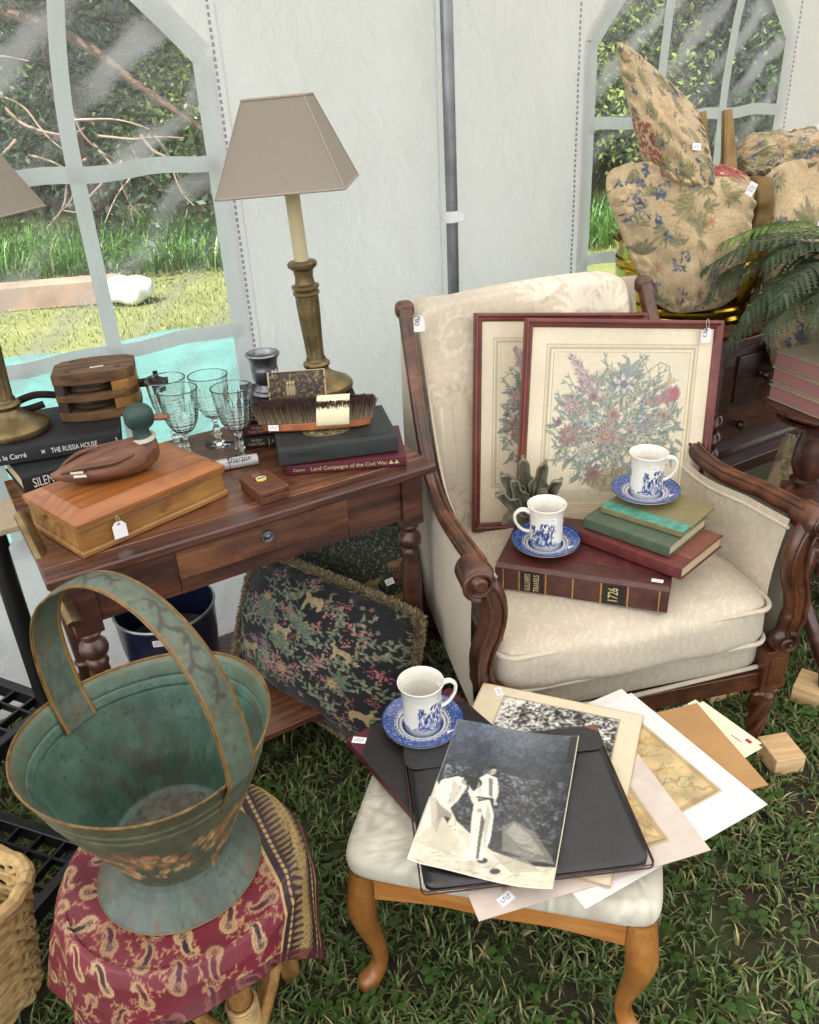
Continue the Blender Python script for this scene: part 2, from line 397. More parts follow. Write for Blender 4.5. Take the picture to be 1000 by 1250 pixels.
plain('print_black', '#15151c', .6, 0, .1, 80, 0)
plain('print_blue', '#35405f', .6, 0, .1, 80, 0)
plain('card_white', '#e2e2e4', .6, 0, .03, 40, .1)
plain('string', '#cfc9ba', .9, 0, .1, 200, 0)
plain('sticker', '#e8e8ee', .4, 0, .02, 40, 0)
plain('leather_black', '#17181c', .36, 0, .3, 35, .8, 260, .0012, .2)
plain('leather_worn', '#3a2320', .5, 0, .5, 60, .7, 300, .001)
plain('white_board', '#d9d4d1', .75, 0, .03, 30, .2)
plain('kraft', '#a87f50', .85, 0, .08, 60, .3, 700)
plain('paper_cream', '#ddd3b4', .8, 0, .05, 30, .3)
plain('plastic_grey', '#b9bcbd', .4, 0, .04, 20, 0)
plain('black_plastic', '#0e0f11', .38, 0, .25, 20, .2, 60)
plain('navy_enamel', '#141a33', .3, 0, .25, 25, .2, 80, .0006, .3)
plain('tin', '#8d8f8c', .38, .8, .25, 20, .3, 80)
plain('dark_tin', '#3a3a38', .45, .6, .35, 14, .3, 80)
plain('iron', '#2a211c', .6, .7, .4, 40, .8, 200, .001)
plain('pole_steel', '#82868b', .34, .85, .3, 9, .2, 60)
plain('strap_white', '#d5d8dc', .8, 0, .04, 50, .2)
plain('duck_green', '#1d3a36', .45, 0, .35, 45, .5, 200)
plain('duck_brown_dark', '#2b1914', .5, 0, .25, 45, .5, 200)
plain('duck_white', '#c9c2b4', .6, 0, .12, 45, .3, 200)
plain('duck_bill', '#80543c', .5, 0, .25, 45, .3, 200)
plain('bristle', '#2a1c17', .8, 0, .5, 140, 0)
plain('bristle_pale', '#5b4a3a', .8, 0, .4, 140, 0)
plain('tooled_leather', '#5a3220', .5, 0, .45, 70, .9, 320, .0012)
plain('compass_face', '#c9c39a', .3, 0, .1, 80, 0)
plain('bronze_leaf', '#6c6b5a', .55, .25, .5, 40, .7, 90, .001)
plain('wine_fringe', '#3e0f16', .95, 0, .3, 90, 0)
plain('gold_fringe', '#8b7a5a', .95, 0, .3, 120, 0)
plain('upholstery_plain', '#bfb5a5', .85, 0, .06, 25, .4, 900)
plain('piping', '#bdb2a0', .85, 0, .06, 60, .5, 900)
plain('fern_green', '#223d2c', .5, 0, .35, 18, .3, 160)
plain('fern_young', '#3f6128', .5, 0, .3, 18, .3, 160)
plain('terracotta', '#5f3a28', .8, 0, .2, 20, .3, 100)
plain('bark', '#33291f', .9, 0, .4, 9, 1, 30, .02)
plain('white_sheet', '#cfd6d3', .6, 0, .08, 3, .3, 12, .01)
plain('timber', '#8a7566', .85, 0, .2, 5, .5, 30, .003)
plain('tarp_teal', '#577f7c', .42, 0, .12, 2.5, .6, 5, .03)
plain('wicker', '#a88c5e', .7, 0, .3, 60, .5, 200)
plain('wicker_brown', '#69442a', .6, 0, .35, 60, .5, 200)
plain('gold_cloth', '#6b5426', .5, .2, .4, 12, .5, 60)
plain('pot_soil', '#1c1510', .95, 0, .3, 60, .8, 90, .003)
# page block: fine striations along the edge
t = newm('pages'); v = t.map((1, 1, 1)); w = t.wave(t.map((1, 1, 620)), .32, 1.2, 2, 1, 'Z')
t.base(t.mix(t.ramp(w, [(.2, 0.), (.8, 1.)]), '#9f8f70', '#cdbf9f')); t.rough(.9); t.bump(w, .0004, .5)
t = newm('pink_pages'); w = t.wave(t.map((1, 1, 620)), .32, 1.2, 2, 1, 'Z')
t.base(t.mix(t.ramp(w, [(.2, 0.), (.8, 1.)]), '#87595a', '#a87b79')); t.rough(.9); t.bump(w, .0004, .5)
# damask upholstery (seat, sides): woven scrolls in slightly lighter thread
t = newm('damask'); v = t.map((1, 1, 1)); d = t.noise(v, 9, 2, .5, 0)
w = t.wave(t.map((1, 1, 1), (0, 0, .4)), 14, 14, 3, 1.4, 'X'); q = t.noise(v, 26, 3, .6, 2.5)
f = t.math('MULTIPLY', t.ramp(w, [(.45, 0.), (.6, 1.)]), t.ramp(q, [(.42, 0.), (.55, 1.)]))
soil = t.ramp(t.noise(v, 5, 5, .65), [(.35, .80), (.65, 1.0)])
t.base(t.mix(1.0, t.mix(f, '#c0b5a3', '#c9bfad'), soil, 'MULTIPLY')); t.rough(t.ramp(f, [(0, .8), (1, .5)]))
t.set(Sheen_Weight=.15); t.bump(t.math('ADD', t.math('MULTIPLY', f, .6), t.math('ADD', t.math('MULTIPLY', t.noise(v, 1100, 2), .5), t.math('MULTIPLY', t.noise(v, 6, 4, .6), 7.0))), .0011, .55)
for n_, k in (('painted_cloth', dict(rough=.85, sheen=.2)), ('painted_print', dict(rough=.6, bump=.1)), ('photo_gloss', dict(rough=.32, bump=.08, coat=.8, cr=.14)),
              ('china', dict(rough=.14, bump=0, coat=.6, cr=.04)), ('painted_tin', dict(rough=.42, bump=.3, bscale=120, bd=.001)), ('silk', dict(rough=.5, bscale=700)),
              ('framed_print', dict(rough=.5, bump=0, coat=.5, cr=.06)), ('leafy', dict(rough=.6, bump=0)), ('wicker_col', dict(rough=.7, bump=.2))):
    painted(n_, **k)
t = NT(M['leafy']); 
# glass
t = newm('crystal'); t.set(Roughness=.0, IOR=1.5); t.b.inputs['Transmission Weight'].default_value = 1.0; t.b.inputs['Base Color'].default_value = (.97, .98, .98, 1)
# foliage with some light passing through
def leafmat(name, trans=.35, rough=.5):
    t = newm(name); c = t.attr(); t.base(c); t.rough(rough)
    tr = t.n.new('ShaderNodeBsdfTranslucent'); t.t.links.new(c, tr.inputs[0]); mx = t.n.new('ShaderNodeMixShader'); mx.inputs[0].default_value = trans
    t.t.links.new(t.b.outputs[0], mx.inputs[1]); t.t.links.new(tr.outputs[0], mx.inputs[2]); t.t.links.new(mx.outputs[0], t.out.inputs[0])
leafmat('leaf_mat'); leafmat('blade_mat', .3, .42)
# tent sheet
def sheetmat(name, c, trans, ws=1.0):
    t = newm(name); v = t.map()
    wv = t.math('ADD', t.wave(t.map((1, 1, 1)), 260, 0, 0, 0, 'Z'), t.wave(t.map((1, 1, 1), (0, 0, R(-30))), 260, 0, 0, 0, 'X'))
    cr = t.noise(t.map((1, 1, 1)), 7, 8, .62, .8); cr2 = t.math('ABSOLUTE', t.math('SUBTRACT', t.noise(t.map((1, 1, .8)), 4.5, 6, .55, 1.2), .5))
    cr2 = t.ramp(cr2, [(0, 0.), (.035, 1.)])
    h = t.math('ADD', t.math('ADD', t.math('MULTIPLY', cr, 5*ws), t.math('MULTIPLY', cr2, .35)), t.math('MULTIPLY', wv, .08))
    n = t.bump(h, .011, .6)
    cc = t.mix(t.ramp(t.noise(v, 3, 5, .6), [(.3, 0.), (.7, 1.)]), tuple(np.array(lin(c))*.93), c)
    cc = t.mix(t.math('MULTIPLY', wv, .07), cc, '#b5bac0')
    t.base(cc); t.rough(.5)
    tr = t.n.new('ShaderNodeBsdfTranslucent'); t.t.links.new(cc, tr.inputs[0]); t.t.links.new(n, tr.inputs[1])
    mx = t.n.new('ShaderNodeMixShader'); mx.inputs[0].default_value = trans
    t.t.links.new(t.b.outputs[0], mx.inputs[1]); t.t.links.new(tr.outputs[0], mx.inputs[2]); t.t.links.new(mx.outputs[0], t.out.inputs[0])
sheetmat('tent_cloth', '#fdf5f7', .66); sheetmat('roof_cloth', '#f1eeea', .46); sheetmat('tape_cloth', '#fdf9fc', .84, .4)
# clear vinyl
t = newm('clear_vinyl'); v = t.map((1, 1, 1)); 
st = t.wave(t.map((1, 1, 1), (0, R(-52), R(-30))), 2.6, 3.2, 4, 2.2, 'X'); st = t.ramp(st, [(.55, 0.), (.95, 1.)])
st = t.math('MULTIPLY', st, t.ramp(t.noise(v, 1.6, 3), [(.40, 0.), (.60, 1.)]))
wr = t.noise(t.map((1, 1, 1), (0, R(35), 0)), 11, 6, .6, 1.5); nb = t.bump(wr, .012, .5)
fine = t.ramp(t.noise(t.map((3, 3, 14), (0, R(-40), 0)), 12, 4, .7, 2), [(.56, 0.), (.64, 1.)])
ts = t.n.new('ShaderNodeBsdfTransparent'); ts.inputs[0].default_value = (.90, .93, .92, 1)
gl = t.n.new('ShaderNodeBsdfGlossy'); gl.inputs['Roughness'].default_value = .12; t.t.links.new(nb, gl.inputs['Normal'])
df = t.n.new('ShaderNodeBsdfDiffuse'); df.inputs[0].default_value = (.55, .58, .60, 1)
fr = t.n.new('ShaderNodeFresnel'); fr.inputs[0].default_value = 1.45; t.t.links.new(nb, fr.inputs[1])
m1 = t.n.new('ShaderNodeMixShader'); t.t.links.new(t.math('ADD', t.math('MULTIPLY', fr.outputs[0], 1.6), .03), m1.inputs[0]); t.t.links.new(ts.outputs[0], m1.inputs[1]); t.t.links.new(gl.outputs[0], m1.inputs[2])
m2 = t.n.new('ShaderNodeMixShader'); t.t.links.new(t.math('ADD', t.math('MULTIPLY', st, .42), t.math('ADD', t.math('MULTIPLY', fine, .14), .05)), m2.inputs[0])  # grey diffuse streaks paint reflections, haze and milky dirt into the vinyl
t.t.links.new(m1.outputs[0], m2.inputs[1]); t.t.links.new(df.outputs[0], m2.inputs[2]); t.t.links.new(m2.outputs[0], t.out.inputs[0])
# soil and lawn
t = newm('soil'); v = t.map(); n = t.noise(v, 3, 8, .65)
c = t.ramp(n, [(.3, '#2a2117'), (.44, '#3b3122'), (.55, '#38401f'), (.8, '#4b5829')]); t.base(c); t.rough(.95); t.bump(t.noise(v, 40, 6, .7), .02, 1)
t = newm('lawn'); v = t.map(); n = t.noise(v, 1.2, 8, .7); fine = t.noise(t.map((1, 1, 1)), 38, 5, .75)
c = t.ramp(n, [(.3, '#6a7040'), (.5, '#848650'), (.7, '#9c9a66')]); c = t.mix(t.ramp(fine, [(.4, 0.), (.6, .55)]), c, '#4e6a28')
t.base(c); t.rough(.9); t.bump(fine, .04, .8)

# ---------------------------------------------------------------- ground
def structure(o): o['kind'] = 'structure'; return o
g = MB().prism([(-40, -40), (40, -40), (40, 1.744+41.16*.57735), (-40, 1.744-38.84*.57735)], -.02, 0); structure(g.build('ground', 'soil', smooth=0))
n_, m_ = 90, 60
ls = np.linspace(-45, 60, n_)[:, None]*np.ones((1, m_)); lo = (np.linspace(0, 1, m_)**1.8*60)[None, :]*np.ones((n_, 1))
gx = -1.16+.866*ls-.5*lo; gy = 1.744+.5*ls+.866*lo; gz = -.001+.03*np.sin(gx*1.3+gy)*np.clip((lo-2.5)/3, 0, 1)
structure(grid('lawn', np.stack([gx, gy, gz], -1), 'lawn'))

WO = Vector((-1.16, 1.744, 0)); WD = Vector((math.cos(R(30)), math.sin(R(30)), 0)); WN = Vector((.5, -.866, 0))   # wall origin, direction, inward normal
def W(s, z, off=0): return WO + WD*s + WN*off + Vector((0, 0, z))

def blades(name, pts, L, Wd, cols, bend=.6, mat='blade_mat', seg=3):
    n = len(pts); pts = np.asarray(pts); th = RS.rand(n)*2*PI; lean = RS.uniform(.15, 1.25, n)**1.0*bend; L = L*RS.uniform(.45, 1.25, n); Wd = Wd*RS.uniform(.6, 1.2, n)
    dx, dy = np.cos(th), np.sin(th); tw = th+PI/2+RS.uniform(-.5, .5, n); sx, sy = np.cos(tw), np.sin(tw)
    P = np.zeros((n, (seg+1)*2, 3)); a = lean*.4; x = np.zeros(n); z = np.zeros(n)
    for k in range(seg+1):
        t = k/seg; w = Wd*(1-t**1.6)*.5+.0002
        cx, cy = pts[:, 0]+dx*x, pts[:, 1]+dy*x
        P[:, 2*k] = np.stack([cx-sx*w, cy-sy*w, z], -1); P[:, 2*k+1] = np.stack([cx+sx*w, cy+sy*w, z+w*.3], -1)
        x = x+np.sin(np.minimum(a, 2.0))*L/seg; z = z+np.cos(np.minimum(a, 2.0))*L/seg; z = np.maximum(z, .002); a = a+lean*1.1
    F = []
    for k in range(seg): F.append(np.arange(n)[:, None]*(seg+1)*2+np.array([2*k, 2*k+1, 2*k+3, 2*k+2]))
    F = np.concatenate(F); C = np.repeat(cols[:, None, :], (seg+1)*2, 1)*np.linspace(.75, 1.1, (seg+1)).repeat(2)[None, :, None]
    return fast_mesh(name, P, F, mat, None, False, C)
def grass_cols(n, a, b, c3=None, p3=.1):
    t = RS.rand(n, 1); C = srgb(a)*(1-t)+srgb(b)*t
    if c3: k = RS.rand(n) < p3; C[k] = srgb(c3)*RS.uniform(.7, 1.15, (k.sum(), 1))
    return C
# dense coarse grass in tufts inside the tent
N = 92000
px = RS.uniform(-1.5, 1.7, N); py = RS.uniform(.35, 2.9, N)
fx = np.array([noise.noise(Vector((a*2.6, b*2.6, 3))) for a, b in zip(px[::1], py[::1])])
keep = (fx > -.42+RS.uniform(-.15, .2, N)) & ~((np.hypot((px-.78)/.24, (py-1.0)/.12) < RS.uniform(.4, 1.3, N)) & (RS.rand(N) < .8))
px, py = px[keep], py[keep]; cl = RS.rand(len(px)) < .6
ncl = 2600; cxs, cys = RS.uniform(-1.5, 1.7, ncl), RS.uniform(.35, 2.9, ncl); ci = RS.randint(0, ncl, cl.sum())
px[cl] = cxs[ci]+RS.normal(0, .012, cl.sum()); py[cl] = cys[ci]+RS.normal(0, .012, cl.sum())
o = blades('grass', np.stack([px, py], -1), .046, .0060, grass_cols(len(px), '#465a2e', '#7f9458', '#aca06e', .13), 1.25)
o['kind'] = 'stuff'; o['label'] = 'coarse green grass with dry blades covering the tent floor'
# fallen dry stems
px = RS.uniform(-.9, 1.5, 1500); py = RS.uniform(.4, 2.2, 1500)
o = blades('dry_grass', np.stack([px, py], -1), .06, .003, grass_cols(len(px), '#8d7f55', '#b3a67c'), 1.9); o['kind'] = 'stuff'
# clover patch bottom left
cp = []; cf = []; cc = []
for q_ in range(1500):
    x, y, z = random.gauss(-.60, .055), random.gauss(.68, .07), random.uniform(.015, .05)
    if q_ > 420: x, y, z = random.uniform(-.9, 1.5), random.uniform(.5, 2.1), random.uniform(.012, .035)
    r = random.uniform(.007, .013); a0 = random.random()*6
    for k in range(3):
        a = a0+k*2.094; b = len(cp); cxx, cyy = x+math.cos(a)*r*.9, y+math.sin(a)*r*.9; tz = z+random.uniform(-.004, .004)
        for j in range(6): cp.append((cxx+math.cos(j*1.047)*r*.75, cyy+math.sin(j*1.047)*r*.75, tz+.003*math.cos(j))); cc.append(srgb('#4a6a2e')*random.uniform(.7, 1.1))
        cf += [(b, b+1, b+2, b+3), (b, b+3, b+4, b+5)]
o = fast_mesh('clover', cp, cf, 'blade_mat', None, True, cc); o['kind'] = 'stuff'; o['label'] = 'clover leaves growing in the grass, thickest beside the low plastic shelf'
# lawn blades and tall weeds outside
def region(n, x0, x1, y0, y1):
    p = np.stack([RS.uniform(x0, x1, n), RS.uniform(y0, y1, n)], -1); k = ((p[:, 0]-WO.x)*-.5+(p[:, 1]-WO.y)*.866) > .15
    return p[k]
p = region(26000, -4.2, 3.6, 2.2, 8.0); p = p[p[:, 1] > 4.62+(p[:, 0]+3.9)*.4756]; o = blades('lawn_grass', p, .05, .009, grass_cols(len(p), '#78834a', '#a0a368', '#b9b487', .15), .8, seg=2); o['kind'] = 'stuff'; o['label'] = 'sunlit yellow green lawn grass outside the tent'
p = region(15000, -6.5, 4.5, 7.9, 10.0); o = blades('weeds', p, .40, .02, grass_cols(len(p), '#3f6b2c', '#6c9848', '#8a9c5c', .1), .7, seg=3); o['kind'] = 'stuff'; o['label'] = 'tall green weeds at the edge of the wood'

# ---------------------------------------------------------------- trees
def leaf_cloud(name, n, fn, size, ca, cb, parent, mat='leaf_mat'):
    ctr = np.array([fn() for _ in range(n)]); q = RS.normal(size=(n, 3)); q /= np.linalg.norm(q, axis=1)[:, None]
    r = RS.normal(size=(n, 3)); r -= q*(r*q).sum(1)[:, None]; r /= np.linalg.norm(r, axis=1)[:, None]; b = np.cross(q, r)
    s = size*RS.uniform(.5, 1.3, (n, 1)); P = np.stack([ctr-r*s, ctr+b*s*.45, ctr+r*s, ctr-b*s*.45], 1)
    t = RS.rand(n, 1); C = srgb(ca)*(1-t)+srgb(cb)*t
    return fast_mesh(name, P, np.arange(n*4).reshape(n, 4), mat, parent, False, np.repeat(C[:, None], 4, 1))
def make_tree(h, n, ca, cb, size, spread, lowz=.6):
    root = empty('woodland_tree', (0, 0, 0)); mb = MB(); lx, ly = random.uniform(-.4, .4), random.uniform(-.3, .3)
    tr = catmull([(0, 0, -.1), (lx*.2, ly*.3, h*.3), (lx*.7, ly*.6, h*.65), (lx, ly, h)], 6); k = len(tr)
    mb.tube(tr, [.16*(1-.75*i/k) for i in range(k)], 9)
    cl = []
    for i in range(22):
        z = random.uniform(lowz, h*.95); a = random.random()*2*PI; L = spread*random.uniform(.5, 1.1)*(1-.4*z/h); t = z/h
        b = Vector((lx*t*t, ly*t*t, z)); e = b+Vector((math.cos(a)*L, math.sin(a)*L, random.uniform(-.1, .5)))
        mid = (b+e)/2+Vector((0, 0, random.uniform(0, .25))); mb.tube(catmull([b, mid, e], 4), [.035*(1-.7*j/8)+.004 for j in range(9)], 5)
        for _ in range(5):
            q = b.lerp(e, random.uniform(.35, 1.1)); cl.append((q+Vector([random.gauss(0, .16) for _ in range(3)]), random.uniform(.14, .32)))
    mb.build('trunk', 'bark', root)
    def fn():
        c, r = random.choice(cl); return (c.x+random.gauss(0, r), c.y+random.gauss(0, r), max(.05, c.z+random.gauss(0, r*.55)))
    leaf_cloud('crown', n, fn, size, ca, cb, root); return root
TG = 'trees of the wood seen through the tent windows'
kinds = [make_tree(4.6, 12000, '#2c4520', '#587a36', .036, 1.5), make_tree(5.2, 12000, '#1f3420', '#42603a', .042, 1.7), make_tree(3.8, 10000, '#4d6a26', '#8fa04a', .034, 1.3, .4)]
LB = [['broad green tree in the wood just outside the left window', 'dark evergreen tree behind the left window', 'yellow green sapling at the left edge of the wood'],]
spots = [(-4.6, 9.6, 0), (-3.1, 9.0, 1), (-2.0, 10.0, 2), (-.9, 9.2, 1), (.6, 9.8, 0), (1.9, 9.3, 2), (3.1, 9.6, 1), (4.5, 9.4, 0), (-6.0, 11.0, 1), (-3.8, 11.6, 0), (-1.4, 12.2, 1), (1.1, 12.0, 1), (2.7, 12.1, 0), (4.2, 12.0, 1), (6.2, 10.8, 2), (-7.6, 9.9, 0)]
used = set()
rows = ['front row of the wood', 'deep in the wood']
for i, (x, y, k) in enumerate(spots):
    o = kinds[k] if k not in used else copy_tree(kinds[k]); used.add(k); o.location = (x, y, 0); o.rotation_euler.z = i*2.1; o.scale = (1, 1, 1+.07*(i % 4))
    desc = ['broad green tree', 'dark evergreen tree', 'pale yellow green sapling'][k]
    where = rows[0] if y < 10.5 else rows[1]; same = sorted([q for q in spots if q[2] == k and (q[1] < 10.5) == (y < 10.5)]); n_th = ['first', 'second', 'third', 'fourth', 'fifth'][same.index((x, y, k))]
    tag(o, f'{n_th} {desc} from the left, {where}' if len(same) > 1 else f'{desc} {where}', 'tree', TG)
# dark thicket closing the wood behind the trees
fn = lambda: (random.uniform(-16, 16), random.uniform(12.6, 15.5), 6.5*random.random()**1.1)
o = leaf_cloud('thicket', 26000, fn, .2, '#1c2c16', '#3d5528', None); o['kind'] = 'stuff'; o['label'] = 'dark dense thicket of undergrowth closing the far side of the wood'
# far forest wall
mb = MB().box(-30, 16.5, 0, 30, 17.5, 8); o = mb.build('hillside', 'soil'); structure(o)
# pale dead branches low in the left wood
mb = MB()
for i in range(16):
    a = Vector((random.uniform(-3.9, -2.0), random.uniform(8.2, 8.6), random.uniform(.8, 1.9))); p = [a]; d = Vector((random.uniform(-1, 1), 0, random.uniform(-.9, .1))).normalized()
    for k in range(5): d = (d+Vector((random.gauss(0, .35), random.gauss(0, .1), random.gauss(0, .3)))).normalized(); p.append(p[-1]+d*.16)
    mb.tube(catmull(p, 3), [.012*(1-.7*j/15)+.002 for j in range(16)], 5)
o = mb.build('dead_branches', 'timber'); tag(o, 'bare pale dead branches hanging in the wood behind the left window', 'branches')
mb = MB(); mb.tube(catmull([(-3.4, 8.5, 2.25), (-2.7, 8.4, 1.95), (-2.2, 8.4, 1.55), (-1.5, 8.5, 1.0)], 6), [.05-.0012*i for i in range(19)], 8)
wood('fallen', '#38281e', '#5a4434', '#6e5844', rough=.85, coat=0); o = mb.build('fallen_trunk', 'fallen'); tag(o, 'reddish fallen trunk leaning through the wood behind the left window', 'log')

# garden edge timber, white sheet, teal tarp outside
mb = MB(); M4 = Matrix.Translation((-3.3, 6.75, 0)) @ Matrix.Rotation(R(9), 4, 'Z'); mb.box(-1.6, -.12, 0, 1.05, .12, .2, M4)
o = mb.build('garden_timber', 'timber', bevel=.015); tag(o, 'long low timber edging lying on the lawn outside the left window', 'timber')
P = superq(.20, .13, .10, .6, .8, 40, 20); P += np.array([[[.03*noise.noise(Vector(p*9+Vector((k, 0, 0)).to_tuple()[0])) for k in range(3)] for p in q] for q in P])
o = grid('white_bundle', P, 'white_sheet', cu=True); o.location = (-2.18, 6.80, .10); o.rotation_euler.z = .15; tag(o, 'white plastic bundle lying at the end of the garden timber', 'bundle')
gx = np.linspace(0, 1, 70)[:, None]*np.ones((1, 40)); gy = np.linspace(0, 1, 40)[None, :]*np.ones((70, 1))
a0, a1, b0, b1 = Vector((-5.4, 3.9, 0)), W(1.5, 0, -.35), Vector((-3.9, 4.55, 0)), Vector((.2, 6.5, 0))
P = np.zeros((70, 40, 3))
for i in range(70):
    for j in range(40):
        u, w_ = i/69, j/39; q = a0.lerp(a1, u).lerp(b0.lerp(b1, u), w_); q.z = .03+.03*noise.noise(q*2.3)+.015*noise.noise(q*7); P[i, j] = q
a0 = Vector((-3.2, .9, 0))
for i in range(70):
    for j in range(40):
        u, w_ = i/69, j/39; q = (a0.lerp(a1, u)).lerp(b0.lerp(b1, u), w_); q.z = .035+.03*noise.noise(q*2.3)+.015*noise.noise(q*7); P[i, j] = q
o = grid('teal_tarp', P, 'tarp_teal'); tag(o, 'bright teal tarpaulin spread on the grass outside the left window', 'tarp')

# ---------------------------------------------------------------- tent
def arch_z(s, sL, sR, z0=1.572, rise=.40):
    t = abs(2*(s-sL)/(sR-sL)-1); return z0+rise*(1-t**1.35)
def in_win(s, z, sL, sR): return sL < s < sR and .495 < z < arch_z(s, sL, sR)
def wobble(s, z, k=1.0): return k*(.007*noise.noise(Vector((s*1.3, z*.7, 5)))+.0016*noise.noise(Vector((s*6, z*2.2, 1)))+.0045*noise.noise(Vector((s*5.5+z*.8, z*.45, 12)))*min(1, z)+.0018*noise.noise(Vector((s*23, z*16, 2))))
def wall(name, s0, s1, wins, label, cell=.012):
    root = empty(name, W(s0, 0), 30, label, 'tent wall'); inv = Matrix.Rotation(R(-30), 4, 'Z') @ Matrix.Translation(-W(s0, 0))
    n, m = int((s1-s0)/cell), int(2.3/cell); s = np.linspace(s0, s1, n); z = np.linspace(.005, 2.3, m)
    P = np.zeros((n, m, 3)); ok = np.ones((n, m), bool)
    for i in range(n):
        for j in range(m):
            P[i, j] = (s[i]-s0, -wobble(s[i], z[j]), z[j]) ; ok[i, j] = not any(in_win(s[i], z[j], *w_) for w_ in wins)
    F = gridF(n, m); F = F[ok.ravel()[F].all(1)]
    fast_mesh('sheet', P, F, 'tent_cloth', root)
    for (sL, sR) in wins:
        bars = [sL+(sR-sL)*k/3 for k in (1, 2)]; Wl = lambda s_, z_, o_=.006: Vector((s_-s0, -wobble(s_, z_)-o_, z_))
        mesh = MB(); nn, mm = 60, 80
        p = np.zeros((nn, mm, 3))
        for i in range(nn):
            for j in range(mm):
                s_ = sL-.01+(sR-sL+.02)*i/(nn-1); zt = arch_z(min(max(s_, sL), sR), sL, sR)+.01; z_ = .485+(zt-.485)*j/(mm-1)
                p[i, j] = (s_-s0, -wobble(s_, z_)+.003+.004*noise.noise(Vector((s_*9, z_*4, 8))), z_)
        grid('clear_pane', p, 'clear_vinyl', root)
        # white glazing bars, each one strip
        bw = .036
        for z_ in (.94, 1.348):
            MB().ribbon([Wl(sL+(sR-sL)*k/30, z_+.004*math.sin(k*.8)) for k in range(31)], bw, (0, 0, 1), 0).build('glazing_bar', 'tape_cloth', root)
        for b_, bow in zip(bars, (.045, .10)):
            zt = arch_z(b_, sL, sR)+.03
            pp = []
            for k in range(41):
                z_ = .495+(zt-.495)*k/40; e = max(0, (z_-1.348)/(zt-1.348)); pp.append(Wl(b_+bow*e*e, z_, .009))
            MB().ribbon(pp, bw, (1, 0, 0), 0).build('glazing_bar', 'tape_cloth', root)
        fr = [Wl(sL, .495+(1.572-.495)*k/40, .012) for k in range(41)]; MB().ribbon(fr, .05, (1, 0, 0), 0).build('window_edging', 'tape_cloth', root)
        fr = [Wl(sR, .495+(1.572-.495)*k/40, .012) for k in range(41)]; MB().ribbon(fr, .05, (1, 0, 0), 0).build('window_edging', 'tape_cloth', root)
        MB().ribbon([Wl(sL+(sR-sL)*k/30, .495, .014) for k in range(31)], .05, (0, 0, 1), 0).build('window_edging', 'tape_cloth', root)
        pts = [Wl(sL+(sR-sL)*k/60, arch_z(sL+(sR-sL)*k/60, sL, sR), .012) for k in range(61)]; sd = []
        for k in range(61):
            t_ = pts[min(k+1, 60)]-pts[max(k-1, 0)]; sd.append(tuple(Vector((-t_.z, 0, t_.x)).normalized()))
        MB().ribbon(pts, .055, sd, 0).build('window_edging', 'tape_cloth', root)
    return root
wl = wall('tent_wall', -1.9, .905, [(-.14, .851)], 'white tent wall panel with the arched clear window on the left, behind the table')
wm = wall('tent_wall', .9, 1.50, [], 'plain white tent wall panel between the left window and the metal pole', .02)
wr_ = wall('tent_wall', 1.495, 4.6, [(2.036, 2.944)], 'white tent wall panel with the arched clear window on the right, beside the pole')
# stitched hems
plain('hem_thread', '#8b90a0', .9, 0, .3, 200, 0)
for root, s0, ss in ((wl, -1.9, .886), (wr_, 1.495, 2.0), (wr_, 1.495, 2.992)):
    mb = MB()
    for k in range(150):
        z = .05+k*.0148; mb.box(ss-s0-.005, -wobble(ss, z)-.0032, z, ss-s0+.001, -wobble(ss, z)-.0018, z+.009)
    o = mb.build('hem_stitching', 'hem_thread', root, smooth=0)
# tent pole with its strap
pr = empty('tent_pole', W(1.50, 0, .05), 30, 'grey steel tent pole standing in front of the white wall', 'pole')
mb = MB(); mb.tube([(0, 0, .0), (.004, 0, 1.2), (-.003, 0, 2.45)], .017, 20); mb.build('shaft', 'pole_steel', pr)
mb = MB(); mb.tube([(.0, 0, 1.135), (.0, 0, 1.165)], .0205, 20); mb.box(.0, -.0205, 1.137, .03, -.0185, 1.163); mb.build('strap', 'strap_white', pr)
# rope on the right wall panel
mb = MB(); mb.tube(catmull([W(3.22, 1.5, .03), W(3.16, 1.3, .03), W(3.05, 1.12, .035), W(2.99, .9, .03)], 8), .005, 8); o = mb.build('guy_rope', 'strap_white'); tag(o, 'white rope hanging against the right end of the tent wall', 'rope')
# roof
rr = empty('tent_roof', W(1.2, 0), 30, 'white translucent tent roof over the stall', 'tent roof')
n, m = 60, 40; u = np.linspace(-3.2, 3.6, n)[:, None]*np.ones((1, m)); w_ = np.linspace(-.15, 4.3, m)[None, :]*np.ones((n, 1))
z = 2.28+.55*(1-np.abs(w_-2.1)/2.3)-.05*np.sin(np.clip(w_, 0, 4.2)*2.2)**2
grid('canopy', np.stack([u, -w_, z], -1), 'roof_cloth', rr)
